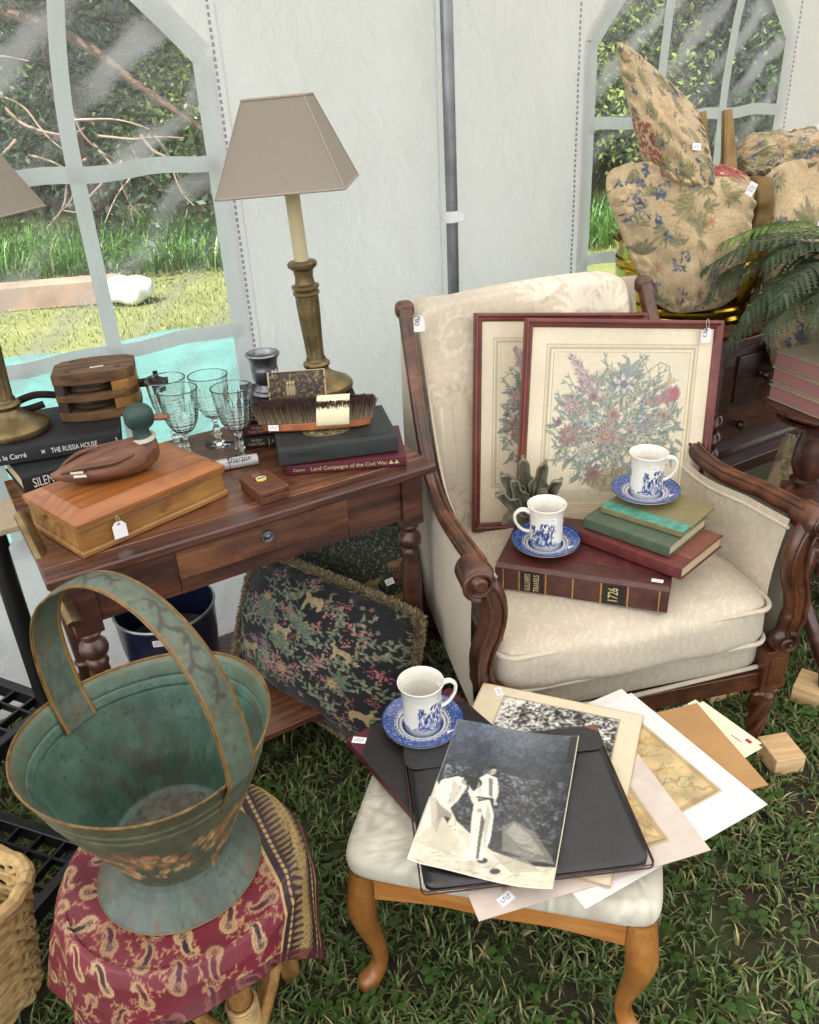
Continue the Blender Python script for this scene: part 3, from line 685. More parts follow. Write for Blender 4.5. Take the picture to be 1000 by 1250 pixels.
# ---------------------------------------------------------------- shared builders
def sticker(parent, mtx, w=.018, h=.011):
    """small white price sticker lying in the local xy plane of mtx"""
    b = MB().box(-w/2, -h/2, 0, w/2, h/2, .0004); b.v = [tuple(mtx @ Vector(v)) for v in b.v]; o = b.build('price_sticker', 'sticker', parent, smooth=0)
    k = MB(); x = -w*.32
    for i in range(4):
        k.box(x, -h*.18, .0004, x+w*.035, h*.2, .0006); k.box(x, (h*.17 if i % 2 else -h*.2), .0004, x+w*.13, (h*.24 if i % 2 else -h*.13), .0006); x += w*.18
    k.v = [tuple(mtx @ Vector(v)) for v in k.v]; k.build('handwriting', 'print_blue', o, smooth=0); return o
def hang_tag(loc, rz, label, w=.026, h=.040, L=.02, mark=None, tilt=0, roll=0):
    r = empty('price_tag', loc, (tilt, roll, rz), label, 'tag', 'white price tags on strings')
    p = [(-w/2, -h-L), (w/2, -h-L), (w/2, -L-.008), (w/2-.007, -L), (-w/2+.007, -L), (-w/2, -L-.008)]
    MB().prism(p, -.0004, .0004, 'y').build('card', 'card_white', r, smooth=0)
    MB().lathe([(.0013, -.0007), (.0026, -.0007), (.0026, .0007), (.0013, .0007)], 12, (0, 0, -L-.005), 'y').build('eyelet', 'print_blue', r)
    MB().tube(catmull([(0, -.001, -L-.005), (.002, -.004, -L*.5), (0, 0, 0), (-.002, .003, -L*.4), (0, .001, -L-.005)], 5), .0004, 5).build('string', 'string', r)
    if mark: text(mark, .017, 'print_black', r, frameM((-w*.22, -.0006, -h*.62-L), (.15, 0, 1), (-1, 0, .15)), sx=1.0)
    return r
def book(loc, rot, L, D, T, cover, pages='pages', label='', spine_text=(), round_spine=.35, group=None, top=None, boards=.0028, name='book', flip=False, sticker_at=None):
    """spine along local x facing -y; D back from the spine; T thick"""
    r = empty(name, loc, rot, label, 'book', group); b = boards
    sp = [(0.004, b), (-.001-T*round_spine*.25, T*.12), (-.001-T*round_spine*.42, T*.5), (-.001-T*round_spine*.25, T*.88), (.004, T-b), (.004, T), (-.004-T*round_spine*.25, T*.93), (-.003-T*round_spine*.45, T*.5), (-.004-T*round_spine*.25, T*.07), (.004, 0)]
    c = MB(); c.box(0, .003, 0, L, D, b); c.box(0, .003, T-b, L, D, T); c.prism(sp, 0, L, 'x')
    # joint grooves
    c.build('cover', cover, r, bevel=.0008)
    p = MB(); p.box(.004, .003, b+.0001, L-.004, D-.005, T-b-.0001); p.build('pages', pages, r, smooth=0)
    for (s, x, size, mat, kw) in spine_text:
        text(s, size, mat, r, frameM((x, -.0042-T*round_spine*.45, T*.5+kw.pop('dz', 0)), kw.pop('dx', (1, 0, 0)), kw.pop('dy', (0, 0, 1))), **kw)
    return r

# ---------------------------------------------------------------- the side table
TO = Vector((-.646, 1.231, 0)); TX = Vector((.866, .5, 0)); TY = Vector((-.5, .866, 0))
def TP(x, y, z): return TO+TX*x+TY*y+Vector((0, 0, z))
tb = empty('side_table', TO, 30, 'dark wooden side table with one drawer and turned legs against the white tent wall', 'table')
TL, TDp = .822, .52
m = MB(); m.box(0, 0, .730, TL, .052, .75); m.build('front_moulding', 'table_dark', tb, bevel=.005, seg=3)
m = MB(); m.box(.0, .0535, .730, TL, TDp, .7495); m.build('tabletop', 'table_wood', tb, bevel=.003)
for x0_, x1_ in ((.0785, .235), (.612, .7455)): MB().box(x0_, .035, .618, x1_, .055, .729).build('front_apron', 'table_dark', tb, bevel=.001)
m = MB(); m.box(.2365, .029, .652, .6105, .055, .726); d = m.build('drawer_front', 'table_wood', tb, bevel=.0015)
kb = MB(); kb.lathe([(0, 0), (.0135, 0), (.0148, -.002), (.0138, -.004), (.011, -.0035), (.010, -.006), (.0088, -.0065), (.007, -.0055), (.0062, -.008), (.003, -.0095), (0, -.0096)][::-1], 28, (.424, .029, .690), 'y'); kb.build('drawer_knob', 'pewter', d)
m = MB(); m.box(.2365, .035, .618, .6105, .055, .650); m.build('drawer_rail', 'table_dark', tb)
m = MB(); m.box(.035, .06, .618, .05, TDp-.03, .729); m.build('side_apron', 'table_dark', tb); m = MB(); m.box(.775, .06, .618, .79, TDp-.03, .729); m.build('side_apron', 'table_dark', tb)
m = MB(); m.box(.05, TDp-.05, .618, .775, TDp-.035, .729); m.build('back_apron', 'table_dark', tb)
for x in (.052, .772):
    for y in (.052, TDp-.052):
        m = MB(); m.box(x-.026, y-.026, .60, x+.026, y+.026, .7295)
        pr_ = [(.020, .60), (.024, .592), (.018, .584), (.016, .578), (.026, .566), (.028, .555), (.026, .545), (.016, .535), (.020, .53), (.022, .522), (.0185, .512), (.020, .50), (.0235, .46), (.0245, .42), (.022, .35), (.019, .28), (.018, .262), (.024, .256), (.018, .246), (.020, .21)]
        m.lathe(pr_[::-1], 28, (x, y, 0)); m.box(x-.024, y-.024, .13, x+.024, y+.024, .21)
        m.lathe([(.014, 0), (.022, .02), (.024, .05), (.018, .08), (.024, .10), (.016, .11), (.021, .12), (.021, .13)], 24, (x, y, 0))
        m.build('leg', 'table_dark', tb, bevel=.002)
m = MB(); m.box(.0795, .05, .150, .745, TDp-.03, .168); m.build('lower_shelf', 'table_wood', tb, bevel=.003)

# ---------------------------------------------------------------- lamps
def lamp(loc, rz, label, tilt=0):
    r = empty('table_lamp', loc, (0, tilt, 0), label, 'lamp', 'brass column lamps with taupe shades')
    b = MB(); pf = [(0, 0), (.079, 0), (.082, .006), (.081, .014), (.074, .021), (.060, .028), (.047, .035), (.036, .042), (.029, .050), (.027, .056), (.031, .060), (.033, .066), (.030, .071), (.0245, .074), (.0235, .080)]
    b.lathe(pf, 48); b.build('base', 'brass_old', r)
    # fluted column
    n, mm = 96, 30; P = np.zeros((n, mm, 3))
    for i in range(n):
        a = 2*PI*i/n
        for j in range(mm):
            t = j/(mm-1); z = .080+t*.150; rad = (.0215+.006*math.sin(t*PI*.5)**2)*(1-.10*abs(math.cos(a*6))**.7*min(1, 8*t, 8*(1-t))); P[i, j] = (rad*math.cos(a), rad*math.sin(a), z)
    grid('column', P, 'brass_old', r, cu=True)
    b = MB(); b.lathe([(.0265, .229), (.031, .233), (.031, .239), (.026, .242), (.032, .247), (.032, .253), (.023, .257), (.021, .273), (.0235, .287), (.033, .295), (.0345, .302), (.031, .307), (.018, .308), (.017, .305)], 40); b.build('capital', 'brass_old', r)
    b = MB(); b.tube([(0, 0, .303), (0, 0, .47)], .0165, 24); b.build('candle_sleeve', 'candle_sleeve', r)
    b = MB(); b.tube([(0, 0, .47), (0, 0, .635)], .004, 8); b.box(-.06, -.002, .628, .06, .002, .632); b.box(-.002, -.06, .6281, .002, .06, .6321); b.build('harp', 'brass_old', r)
    # square tapering shade: four cloth panels with seams
    s0, s1, z0, z1 = .135, .064, .466, .642; sh = empty_part('shade', r, rz)
    n = 24
    for k in range(4):
        P = np.zeros((n, n, 3)); 
        for i in range(n):
            for j in range(n):
                u, t = 2*i/(n-1)-1, j/(n-1); h = s0+(s1-s0)*t; bow = .003*math.sin(PI*t)*(1-u*u); y = -(h-bow)
                x = u*h; a = k*PI/2; P[i, j] = (x*math.cos(a)-y*math.sin(a), x*math.sin(a)+y*math.cos(a), z0+(z1-z0)*t)
        grid('shade_panel', P, 'shade_mat', sh)
    q = [(-1, -1), (1, -1), (1, 1), (-1, 1)]
    for h, z, w in ((s0, z0, .009), (s1, z1, .008)):
        b = MB()
        for k in range(4):
            a0, a1 = q[k], q[(k+1) % 4]; b.tube([(a0[0]*h, a0[1]*h, z), (a1[0]*h, a1[1]*h, z)], .0026, 8)
        b.build('shade_trim', 'shade_cloth', sh)
    for sx_, sy_ in q: MB().tube([(sx_*s0, sy_*s0, z0), (sx_*s1, sy_*s1, z1)], .002, 6).build('shade_seam', 'shade_cloth', sh)
    return r
def empty_part(name, parent, rz=0):
    m = MB(); m.tube([(-.0015, 0, .626), (.0015, 0, .634)], .003, 8); o = m.build(name, 'brass_old', parent); o.rotation_euler = (0, 0, R(rz)); return o
t = newm('shade_mat'); v = t.map(); c = t.mix(t.noise(v, 400, 2), '#91887e', '#a29990'); t.base(c); t.rough(.9); nb = t.bump(t.noise(v, 900, 2), .0005, .5)
tr = t.n.new('ShaderNodeBsdfTranslucent'); t.t.links.new(c, tr.inputs[0]); mx = t.n.new('ShaderNodeMixShader'); mx.inputs[0].default_value = .3
t.t.links.new(t.b.outputs[0], mx.inputs[1]); t.t.links.new(tr.outputs[0], mx.inputs[2]); t.t.links.new(mx.outputs[0], t.out.inputs[0])
lamp((-.202, 1.925, .84), -4, 'brass column lamp with taupe square shade standing on the stacked black books behind the brush', -2.2)
lamp((-.895, 1.77, .832), -14, 'brass lamp at the left edge, standing on THE RUSSIA HOUSE beside the pulley block', -1)

# ---------------------------------------------------------------- books on the table
SB = 'dark books lying on the side table'
book(TP(.030, .418, .7502), 36, .245, .165, .040, 'black_cloth', label='thick black book with SILENT on its spine, lying under THE RUSSIA HOUSE', group=SB,
     spine_text=[('SILENT WORLD', .020, .030, 'silver_print', dict(sx=.60))])
book((-.985, 1.64, .7915), 17.5, .355, .235, .040, 'black_cloth', label='wide black book THE RUSSIA HOUSE holding the left lamp and the pulley block', group=SB,
     spine_text=[('John le Carré', .075, .017, 'silver_print', dict(sx=.85)), ('\u00d7', .183, .02, 'silver_print', {}), ('THE RUSSIA HOUSE', .205, .0170, 'silver_print', dict(sx=.66)), (']', .342, .017, 'silver_print', {})])
# tray under the left books: pale panel edge and the gilt frame edge leaning at the table end
r = empty('leaning_frame', TP(.015, .10, 0), (0, 0, 30), 'narrow gilt frame edge leaning upright against the left end of the table', 'frame')
m = MB(); m.box(-.006, -.03, .60, .006, .03, .9); 
m = MB(); m.tube([(.012, -.115, .66), (-.012, .10, .80)], .011, 8, 1.5); m.build('moulding', 'brass_old', r)
m = MB(); m.box(-.30, .27, .735, .028, .42, .7485); o = m.build('board', 'tan_cloth', None, bevel=.002); o.location = TO; o.rotation_euler = (0, 0, R(30)); tag(o, 'pale grey board sticking out from under the black books at the left table end', 'board')

CD = 'volumes of the Conan Doyle set'
cdt = lambda k: [('Arthur', .020, .0105, 'gilt_pale', dict(dz=.006, sx=.9)), ('Conan Doyle', .012, .0095, 'gilt_pale', dict(dz=-.003, sx=.75)), ((('A STUDY IN SCARLET', 'THE SIGN OF FOUR', 'THE VALLEY OF FEAR')[k]), .066, .013, 'gilt_pale', dict(sx=.8)), ('|', .058, .02, 'gilt_pale', {})]
for k, (cv_, dx, rz, lb) in enumerate((('black_cloth', 0, 9, 'lowest'), ('maroon_cloth', .004, 8, 'middle dark maroon'), ('black_cloth', .008, 10, 'topmost'))):
    book((-.382+dx, 1.79+dx, .7502+k*.0298), rz, .27, .20, .029, cv_, label=f'{lb} book of the three-volume stack under the pewter cup and lamp', group=CD, spine_text=cdt(k))
book((-.262, 1.628, .7502), 4.5, .262, .175, .0245, 'maroon_cloth', label='slim maroon book Land Campaigns of the Civil War under the dark green book', group=SB,
     spine_text=[('Catton', .014, .009, 'gilt_pale', {}), ('Land Campaigns of the Civil War', .052, .0125, 'gilt_pale', dict(sx=1.0)), ('\u25b2\u25b2', .222, .012, 'gilt_pale', {})])
gb = book((-.275, 1.622, .7755), 10.5, .262, .19, .040, 'dark_green_cloth', label='thick dark green book with an oval picture on its cover, under the brush', group=SB, boards=.004,
     spine_text=[('THE CIVIL WAR', .02, .012, 'dark_cover', dict(dz=.004, sx=.8))])
# oval print on its cover
cv = Canvas(.11, .08, .0011, '#23292a'); cv.ell(.055, .04, .053, .038, 0, '#8d7f5a'); cv.ell(.055, .04, .050, .035, 0, '#5c5640')
for _ in range(260):
    a, q = random.random()*2*PI, math.sqrt(random.random())*.9; cv.ell(.055+math.cos(a)*.048*q, .04+math.sin(a)*.033*q, random.uniform(.001, .006), random.uniform(.001, .003), random.random()*3, random.choice(['#a59a78', '#3a3a2c', '#77704f', '#24261e', '#c2b891']), .8)
o = sheet('cover_picture', cv, 'painted_print', gb, th=.0004, edge='#23292a'); o.location = (.060, .035, .0402)
m = MB()
for x0, y0, x1, y1 in ((.012, .012, .25, .0135), (.012, .176, .25, .1775), (.012, .012, .0135, .1775), (.2485, .012, .25, .1775)): m.box(x0, y0, .0399, x1, y1, .0404)
m.build('cover_border', 'black_cloth', gb, smooth=0)

# ---------------------------------------------------------------- pulley block
pb = empty('pulley_block', (-.795, 1.795, .8325), (0, 0, 14), 'old wooden pulley block with two sheaves and an iron hook, on the black books', 'pulley')
def hull(L=.150, D=.125): return [(0, .018), (.022, .004), (.060, -.006), (.10, -.005), (.142, .008), (.156, .030), (.156, .112), (.140, .130), (.09, .142), (.05, .14), (.012, .125), (0, .105)]
for z0, z1 in ((0, .022), (.047, .063), (.088, .112)): MB().prism(hull(), z0, z1).build('plate', 'old_wood', pb, bevel=.002)
MB().prism([(.110, -.0045), (.142, .009), (.1555, .031), (.1555, .111), (.1395, .129), (.110, .138)], .0225, .0465).build('end_block', 'box_side', pb, bevel=.001)
MB().prism([(.110, -.0045), (.142, .009), (.1555, .031), (.1555, .111), (.1395, .129), (.110, .138)], .0635, .0875).build('end_block', 'box_side', pb, bevel=.001)
for z in (.0225, .0635): MB().prism([(.001, .02), (.02, .006), (.026, .03), (.026, .12), (.012, .124), (.001, .104)], z, z+.024).build('end_block', 'dark_old_wood', pb)
for z in (.0265, .0675): MB().lathe([(.008, z), (.046, z), (.047, z+.003), (.041, z+.008), (.047, z+.013), (.046, z+.016), (.008, z+.016)], 40, (.068, .052, 0)).build('sheave', 'dark_old_wood', pb)
m = MB(); m.tube(catmull([(.004, .065, .05), (-.02, .065, .056), (-.045, .06, .060), (-.075, .055, .052), (-.085, .052, .040), (-.070, .052, .03), (-.03, .06, .036)], 6), [.0085]*37, 10); m.build('hook', 'iron', pb)
m = MB(); m.tube([(.150, .075, .052), (.19, .08, .052)], .010, 10); m.lathe([(0, .03), (.016, .03), (.02, .046), (.016, .056), (.005, .062), (.005, .075), (0, .076)], 16, (.192, .080, 0)); m.box(.16, .06, .046, .215, .10, .052); m.build('shackle', 'iron', pb)
sticker(pb, Matrix.Translation((.085, .05, .1122)) @ Matrix.Rotation(R(8), 4, 'Z'), .026, .008)
for x, y in ((.03, .035), (.125, .035), (.035, .115)): MB().lathe([(0, .1119), (.007, .1119), (.006, .1125), (0, .1125)], 12, (x, y, 0)).build('peg', 'dark_old_wood', pb)

pb.scale = (1.17, 1.0, 1.0)
# ---------------------------------------------------------------- lap desk box
bx = empty('wooden_box', (-.601, 1.305, .7502), 46.5, 'golden brown wooden lap box with a sloping edged lid, under the duck decoy', 'box')
BL_, BD_ = .330, .215
m = MB(); m.box(0, 0, 0, BL_, BD_, .013); m.build('plinth', 'box_side', bx, bevel=.004, seg=3)
for nm, a in (('front_panel', (.006, .006, .0131, BL_-.006, .016, .052)), ('back_panel', (.006, BD_-.016, .0131, BL_-.006, BD_-.006, .052)), ('side_panel', (.006, .0162, .0131, .016, BD_-.0162, .052)), ('side_panel', (BL_-.016, .0162, .0131, BL_-.006, BD_-.0162, .052))):
    MB().box(*a).build(nm, 'box_side', bx, bevel=.0006)
MB().box(.002, .002, .0521, BL_-.002, BD_-.002, .0605).build('rim_moulding', 'box_side', bx, bevel=.002)
lid = MB()
o_, i_ = (0, BL_, 0, BD_), (.030, BL_-.030, .030, BD_-.030)
vs = [(o_[0], o_[2], .0607), (o_[1], o_[2], .0607), (o_[1], o_[3], .0607), (o_[0], o_[3], .0607), (o_[0], o_[2], .069), (o_[1], o_[2], .069), (o_[1], o_[3], .069), (o_[0], o_[3], .069),
      (i_[0], i_[2], .083), (i_[1], i_[2], .083), (i_[1], i_[3], .083), (i_[0], i_[3], .083)]
lid.add(vs, [(3, 2, 1, 0), (0, 1, 5, 4), (1, 2, 6, 5), (2, 3, 7, 6), (3, 0, 4, 7), (4, 5, 9, 8), (5, 6, 10, 9), (6, 7, 11, 10), (7, 4, 8, 11), (8, 9, 10, 11)])
l_ = lid.build('lid', 'box_top', bx, bevel=.0015, smooth=20)
MB().box(.0315, .0315, .0831, BL_-.0315, BD_-.0315, .0838).build('lid_panel', 'box_top', l_, bevel=.0003)
MB().lathe([(0, 0), (.004, 0), (.004, .004), (0, .005)], 12, (-.001, BD_*.62, .045), 'x').build('screw', 'brass', bx)
hang_tag(bx.matrix_basis @ Vector((.092, -.0022, .060)) if False else Vector((-.601, 1.305, .7502))+Matrix.Rotation(R(46.5), 3, 'Z') @ Vector((.078, -.004, .0595)), 36, 'blank white price tag hanging on the front of the golden wooden box', .026, .034, .012)

# ---------------------------------------------------------------- duck decoy
dk = empty('duck_decoy', (-.584, 1.486, .834), (0, 0, 24), 'painted wooden mallard duck decoy with green head, sitting on the wooden box', 'decoy')
secs = [(-.118, .002, .022, .004), (-.105, .008, .022, .008), (-.085, .020, .022, .015), (-.055, .034, .023, .022), (-.02, .044, .026, .026), (.02, .047, .029, .029), (.055, .042, .032, .031), (.08, .032, .035, .030), (.097, .019, .037, .023), (.105, .006, .038, .012)]
xs = [s_[0] for s_ in secs]; n, mm = 70, 44; P = np.zeros((n, mm, 3)); C = np.zeros((n, mm, 3))
for i in range(n):
    x = xs[0]+(xs[-1]-xs[0])*i/(n-1); w_ = np.interp(x, xs, [s_[1] for s_ in secs]); zc = np.interp(x, xs, [s_[2] for s_ in secs]); h = np.interp(x, xs, [s_[3] for s_ in secs])
    for j in range(mm):
        a = 2*PI*j/mm; P[i, j] = (x, w_*math.cos(a), max(.0005, zc+h*math.sin(a)+.004*(1-abs(math.cos(a)))*(math.sin(a) > 0)))
grid('body', P, 'duck_body', dk, cv=True)
for sd in (-1, 1):
    mb = MB()
    wp = [(-.10, .012*sd, .030), (-.06, .034*sd, .042), (0, .046*sd, .044), (.05, .041*sd, .05)]
    mb.tube(catmull(wp, 6), [.0015+.004*math.sin(PI*k/18) for k in range(19)], 8, 1.4); mb.build('wing', 'duck_body', dk)
MB().prism([(-.083, .0), (-.045, .0), (-.05, .016), (-.086, .022)], -.0292, -.0288, 'y')
for q in (0, 1):
    mb = MB(); mb.tube([(-.079+q*.004, -.0275-q*.0035, .034-q*.007), (-.055+q*.004, -.0375-q*.0025, .0345-q*.007)], .0028, 8); mb.build('wing_bar', 'duck_white', dk)
P = superq(.031, .024, .0255, .85, .9, 40, 24); o = grid('head', P+np.array([.078, 0, .104]), 'duck_green', dk, cu=True)
mb = MB(); mb.tube(catmull([(.078, 0, .058), (.076, 0, .075), (.077, 0, .098)], 5), [.027, .0245, .0215, .0195, .018, .0175, .0175, .018, .019, .02, .02], 28); mb.build('neck', 'duck_green', o)
mb = MB(); mb.tube([(.0785, 0, .0605), (.078, 0, .0665)], .0262, 28); mb.build('neck_ring', 'duck_white', dk)
bl = superq(.0235, .0105, .0055, .8, .8, 28, 14, c=(.118, 0, .0985)); bl[..., 2] -= (bl[..., 0]-.1)*.12; bl[..., 1] *= (1-.2*(bl[..., 0] > .13)); grid('bill', bl, 'duck_bill', o, cu=True)
for sd in (-1, 1): MB().lathe([(0, 0), (.0032, .0), (.0026, .0016*sd), (0, .0024*sd)], 14, (.092, .0178*sd, .111), 'y').build('eye', 'brass', o)

dk.scale = (.93, 1.04, 1.06)
# ---------------------------------------------------------------- goblets
GL = 'cut crystal goblets on the side table'
def goblet(loc, label, sc_=1.0):
    r = empty('goblet', loc, random.uniform(0, 60), label, 'goblet', GL)
    mb = MB(); mb.lathe([(0, 0), (.0335, 0), (.034, .001), (.033, .002), (.012, .006), (.0065, .010), (.006, .018), (.0105, .023), (.0115, .028), (.0075, .033), (.0095, .037), (.0098, .041), (.006, .046), (.0055, .055), (.009, .060), (.007, .064), (0, .064)], 40)
    mb.build('foot', 'crystal', r, smooth=60)
    n, mm = 96, 46; out = np.zeros((n, mm, 3)); inn = np.zeros((n, mm, 3))
    zz = np.linspace(.0645, .172, mm)
    for i in range(n):
        a = 2*PI*i/n
        for j, z in enumerate(zz):
            t = j/(mm-1); rad = .002+.0375*(1-(1-min(1, t/.62))**2.6)**.62+.0065*max(0, (t-.35)/.65)**1.6
            cut = 0
            if .12 < t < .62: cut = .0017*(max(0, math.cos(a*16+z*0))**2+max(0, math.cos((z-.07)*2*PI/.0085))**2)
            elif .62 <= t < .84: cut = .0011*max(0, math.cos(a*16))**4*math.sin((t-.62)/.22*PI*.5+PI/2)
            ro = rad+.0004-cut; ri = max(rad-.0022, .0004); out[i, j] = (ro*math.cos(a), ro*math.sin(a), z); inn[i, j] = (ri*math.cos(a), ri*math.sin(a), max(z, .069))
    P = np.concatenate([out, inn[:, ::-1]], 1); grid('bowl', P, 'crystal', r, cu=True); return r
goblet((-.500, 1.742, .7501), 'cut crystal goblet in front left, just behind the duck head')
goblet((-.378, 1.735, .7501), 'cut crystal goblet in front right, behind the white marker')
goblet((-.448, 1.83, .7501), 'cut crystal goblet at the back, between the front two and the pewter cup')
goblet((-.545, 1.822, .7501), 'cut crystal goblet at the back left, beside the pulley block')
sticker(None, Matrix.Identity(4)) if False else None
# marker
mk = empty('marker', (-.425, 1.668, .7625), (0, 90, 0), 'fat grey white permanent marker lying in front of the goblets', 'marker')
mk.rotation_euler = Vector((.101, .034, 0)).to_track_quat('Z', 'Y').to_euler()
MB().lathe([(0, 0), (.010, 0), (.0125, .004), (.0128, .012), (.0128, .085), (.0120, .0945), (0, .097)], 28).build('barrel', 'plastic_grey', mk)
MB().lathe([(.0129, .030), (.0131, .030), (.0131, .0315), (.0129, .0315)], 28).build('cap_ring', 'print_black', mk)
mmx = mk.rotation_euler.to_matrix().inverted(); up = mmx @ Vector((.12, -.55, .8)); ax_ = Vector((0, 0, 1)); yy = (mmx @ Vector((0, .8, .55))); yy = (yy-ax_*yy.dot(ax_)).normalized(); nrm = ax_.cross(yy)
text('Sharpie', .017, 'print_black', mk, frameM(nrm*.0131+ax_*.024, ax_, yy), sx=1.1, shear=.2)
text('PERMANENT MARKER', .0045, 'print_black', mk, frameM(nrm*.0124-yy*.0055+ax_*.028, ax_, yy), sx=1.0)

# pewter cup
pc = empty('pewter_cup', (-.330, 1.915, .8395), 20, 'small pewter goblet-shaped cup standing on the Conan Doyle books', 'cup')
MB().lathe([(0, 0), (.036, 0), (.037, .004), (.034, .008), (.030, .010), (.031, .013), (.028, .016), (.022, .022), (.021, .026), (.027, .034), (.0315, .042), (.0325, .060), (.0330, .064), (.0322, .066), (.0325, .078), (.0345, .088), (.040, .096), (.0415, .100), (.040, .103), (.036, .1025), (.032, .096), (.030, .08), (.029, .05), (.02, .04), (0, .038)], 48).build('bowl', 'pewter', pc)
sticker(pc, frameM(Vector((.0176, -.0276, .058)), (.84, .54, 0), (-.05, .08, 1)), .016, .014)
# photo card
ph = empty('photo_card', (-.315, 1.835, .8395), (70, 0, 3), 'small sepia photograph card standing behind the brush', 'photograph')
cv = Canvas(.135, .075, .0012, '#b9a98a'); cv.rect(.003, .003, .132, .072, '#2b2117')
for _ in range(420): cv.ell(random.uniform(.004, .13), random.uniform(.004, .07), random.uniform(.0012, .007), random.uniform(.001, .004), random.random()*3, random.choice(['#4a3a28', '#6d5940', '#1e1710', '#8d7a5a', '#33281c']), .7)
for x in (.045, .052, .059): cv.ell(x, .030, .004, .014, 0, '#9a8869'); cv.ell(x, .047, .0028, .0035, 0, '#b5a484')
o = sheet('print', cv, 'painted_print', ph)

# ---------------------------------------------------------------- brush
br = empty('clothes_brush', (-.200, 1.728, .8165), (-8, 0, 1), 'wooden brush with dark upturned bristles and paper label on the dark green book', 'brush')
m = MB(); pts = [(-.120, .0), (-.10, -.016), (-.05, -.024), (0, -.025), (.05, -.023), (.10, -.015), (.125, 0), (.12, .018), (.06, .03), (0, .032), (-.06, .03), (-.115, .018)]
MBs = MB().prism(pts, 0, .020); o = MBs.build('handle_block', 'brush_wood', br, bevel=.005, seg=3)
sp = []; sf = []; sc_ = []
for _ in range(11000):
    x = random.uniform(-.124, .128); y = random.uniform(-.024, .030)*(1-.25*abs(x/.125)**3); h = random.uniform(.038, .047); lx = x*.04+random.gauss(0, .004); ly = (y-.003)*.25-.004+random.gauss(0, .004); b = len(sp)
    a = random.random()*3; w_ = .0009; dx_, dy_ = math.cos(a)*w_, math.sin(a)*w_
    sp += [(x-dx_, y-dy_, .0195), (x+dx_, y+dy_, .0195), (x+lx+dx_, y+ly+dy_, .0195+h), (x+lx-dx_, y+ly-dy_, .0195+h)]; sf.append((b, b+1, b+2, b+3)); q = random.uniform(.8, 1.2)
    sc_ += [srgb('#93856c')*q]*2+[srgb('#432d26')*q]*2
o = fast_mesh('bristles', sp, sf, 'leafy', br, False, sc_); o['kind'] = 'stuff'
# paper label wrapped over the bristles
P = np.zeros((26, 24, 3))
for i in range(26):
    for j in range(24):
        x = .006+.073*i/25; a = -.55+2.5*j/23; P[i, j] = (x+.003*math.sin(a), .001-.040*math.cos(a), .032+.041*math.sin(a))
o = grid('paper_label', P, 'paper_cream', br); sm = o.modifiers.new('s', 'SOLIDIFY'); sm.thickness = .0006
sticker(br, frameM(Vector((-.092, -.0215, .011)), (1, -.22, 0), (0, 0, 1)), .024, .013)

# ---------------------------------------------------------------- tooled compass box
cb = empty('compass_box', (-.299, 1.543, .7502), -56, 'small tooled brown leather box with a round compass in its lid', 'box')
MB().box(-.058, -.034, 0, .058, .034, .017).build('tray', 'tooled_leather', cb, bevel=.003)
l_ = MB().box(-.060, -.036, .0172, .060, .036, .030).build('lid', 'tooled_leather', cb, bevel=.004, seg=3)
for x in (.012, .020, .028, .036, .044): MB().tube([(x, -.03, .0302), (x, .03, .0302)], .0012, 6).build('tooled_rib', 'tooled_leather', l_)
MB().lathe([(0, .0302), (.0135, .0302), (.0145, .0312), (.0135, .0328), (.012, .0326)], 30, (-.013, 0, 0)).build('compass_ring', 'brass', l_)
MB().lathe([(0, .0305), (.0122, .0305), (.0122, .0325), (0, .0328)], 30, (-.013, 0, 0)).build('compass_dial', 'compass_face', l_)
MB().box(-.0155, -.009, .0329, -.0105, .009, .0331, Matrix.Rotation(0, 4, 'Z')).build('compass_needle', 'print_black', l_)
MB().lathe([(0, .0302), (.012, .0302), (.010, .0335), (0, .0345)], 20, (-.042, 0, 0)).build('leather_boss', 'rose_leather', l_)
sticker(cb, frameM(Vector((-.010, -.0363, .013)) if False else Vector((-.0605, -.008, .012)), (0, -1, 0), (0, 0, 1)), .012, .016)

cb.scale = (.86, .95, .95)
# ---------------------------------------------------------------- bucket under the table
bk = empty('tin_bucket', (-.655, 1.80, .025), 0, 'navy and grey tin waste bin standing under the side table', 'bucket')
MB().lathe([(0, .004), (.095, .004), (.096, 0), (.098, 0), (.124, .20), (.121, .20), (.095, .008), (0, .0081)], 56).build('body', 'tin', bk)
MB().lathe([(.1175, .145), (.1245, .2), (.129, .29), (.1245, .29), (.1205, .202), (.1165, .16)], 56).build('navy_band', 'navy_enamel', bk)
MB().lathe([(.1265, .288), (.131, .289), (.1325, .293), (.1305, .297), (.127, .296)], 56).build('rim', 'tin', bk)
sticker(bk, frameM(Vector((.012, -.1275, .262)), (1, .1, 0), (0, -.1, 1)), .03, .02)
# ---------------------------------------------------------------- armchair
AC = empty('armchair', (.468, 1.432, 0), 11.5, 'wide cream damask armchair with carved mahogany scroll arms and twisted front legs', 'armchair')
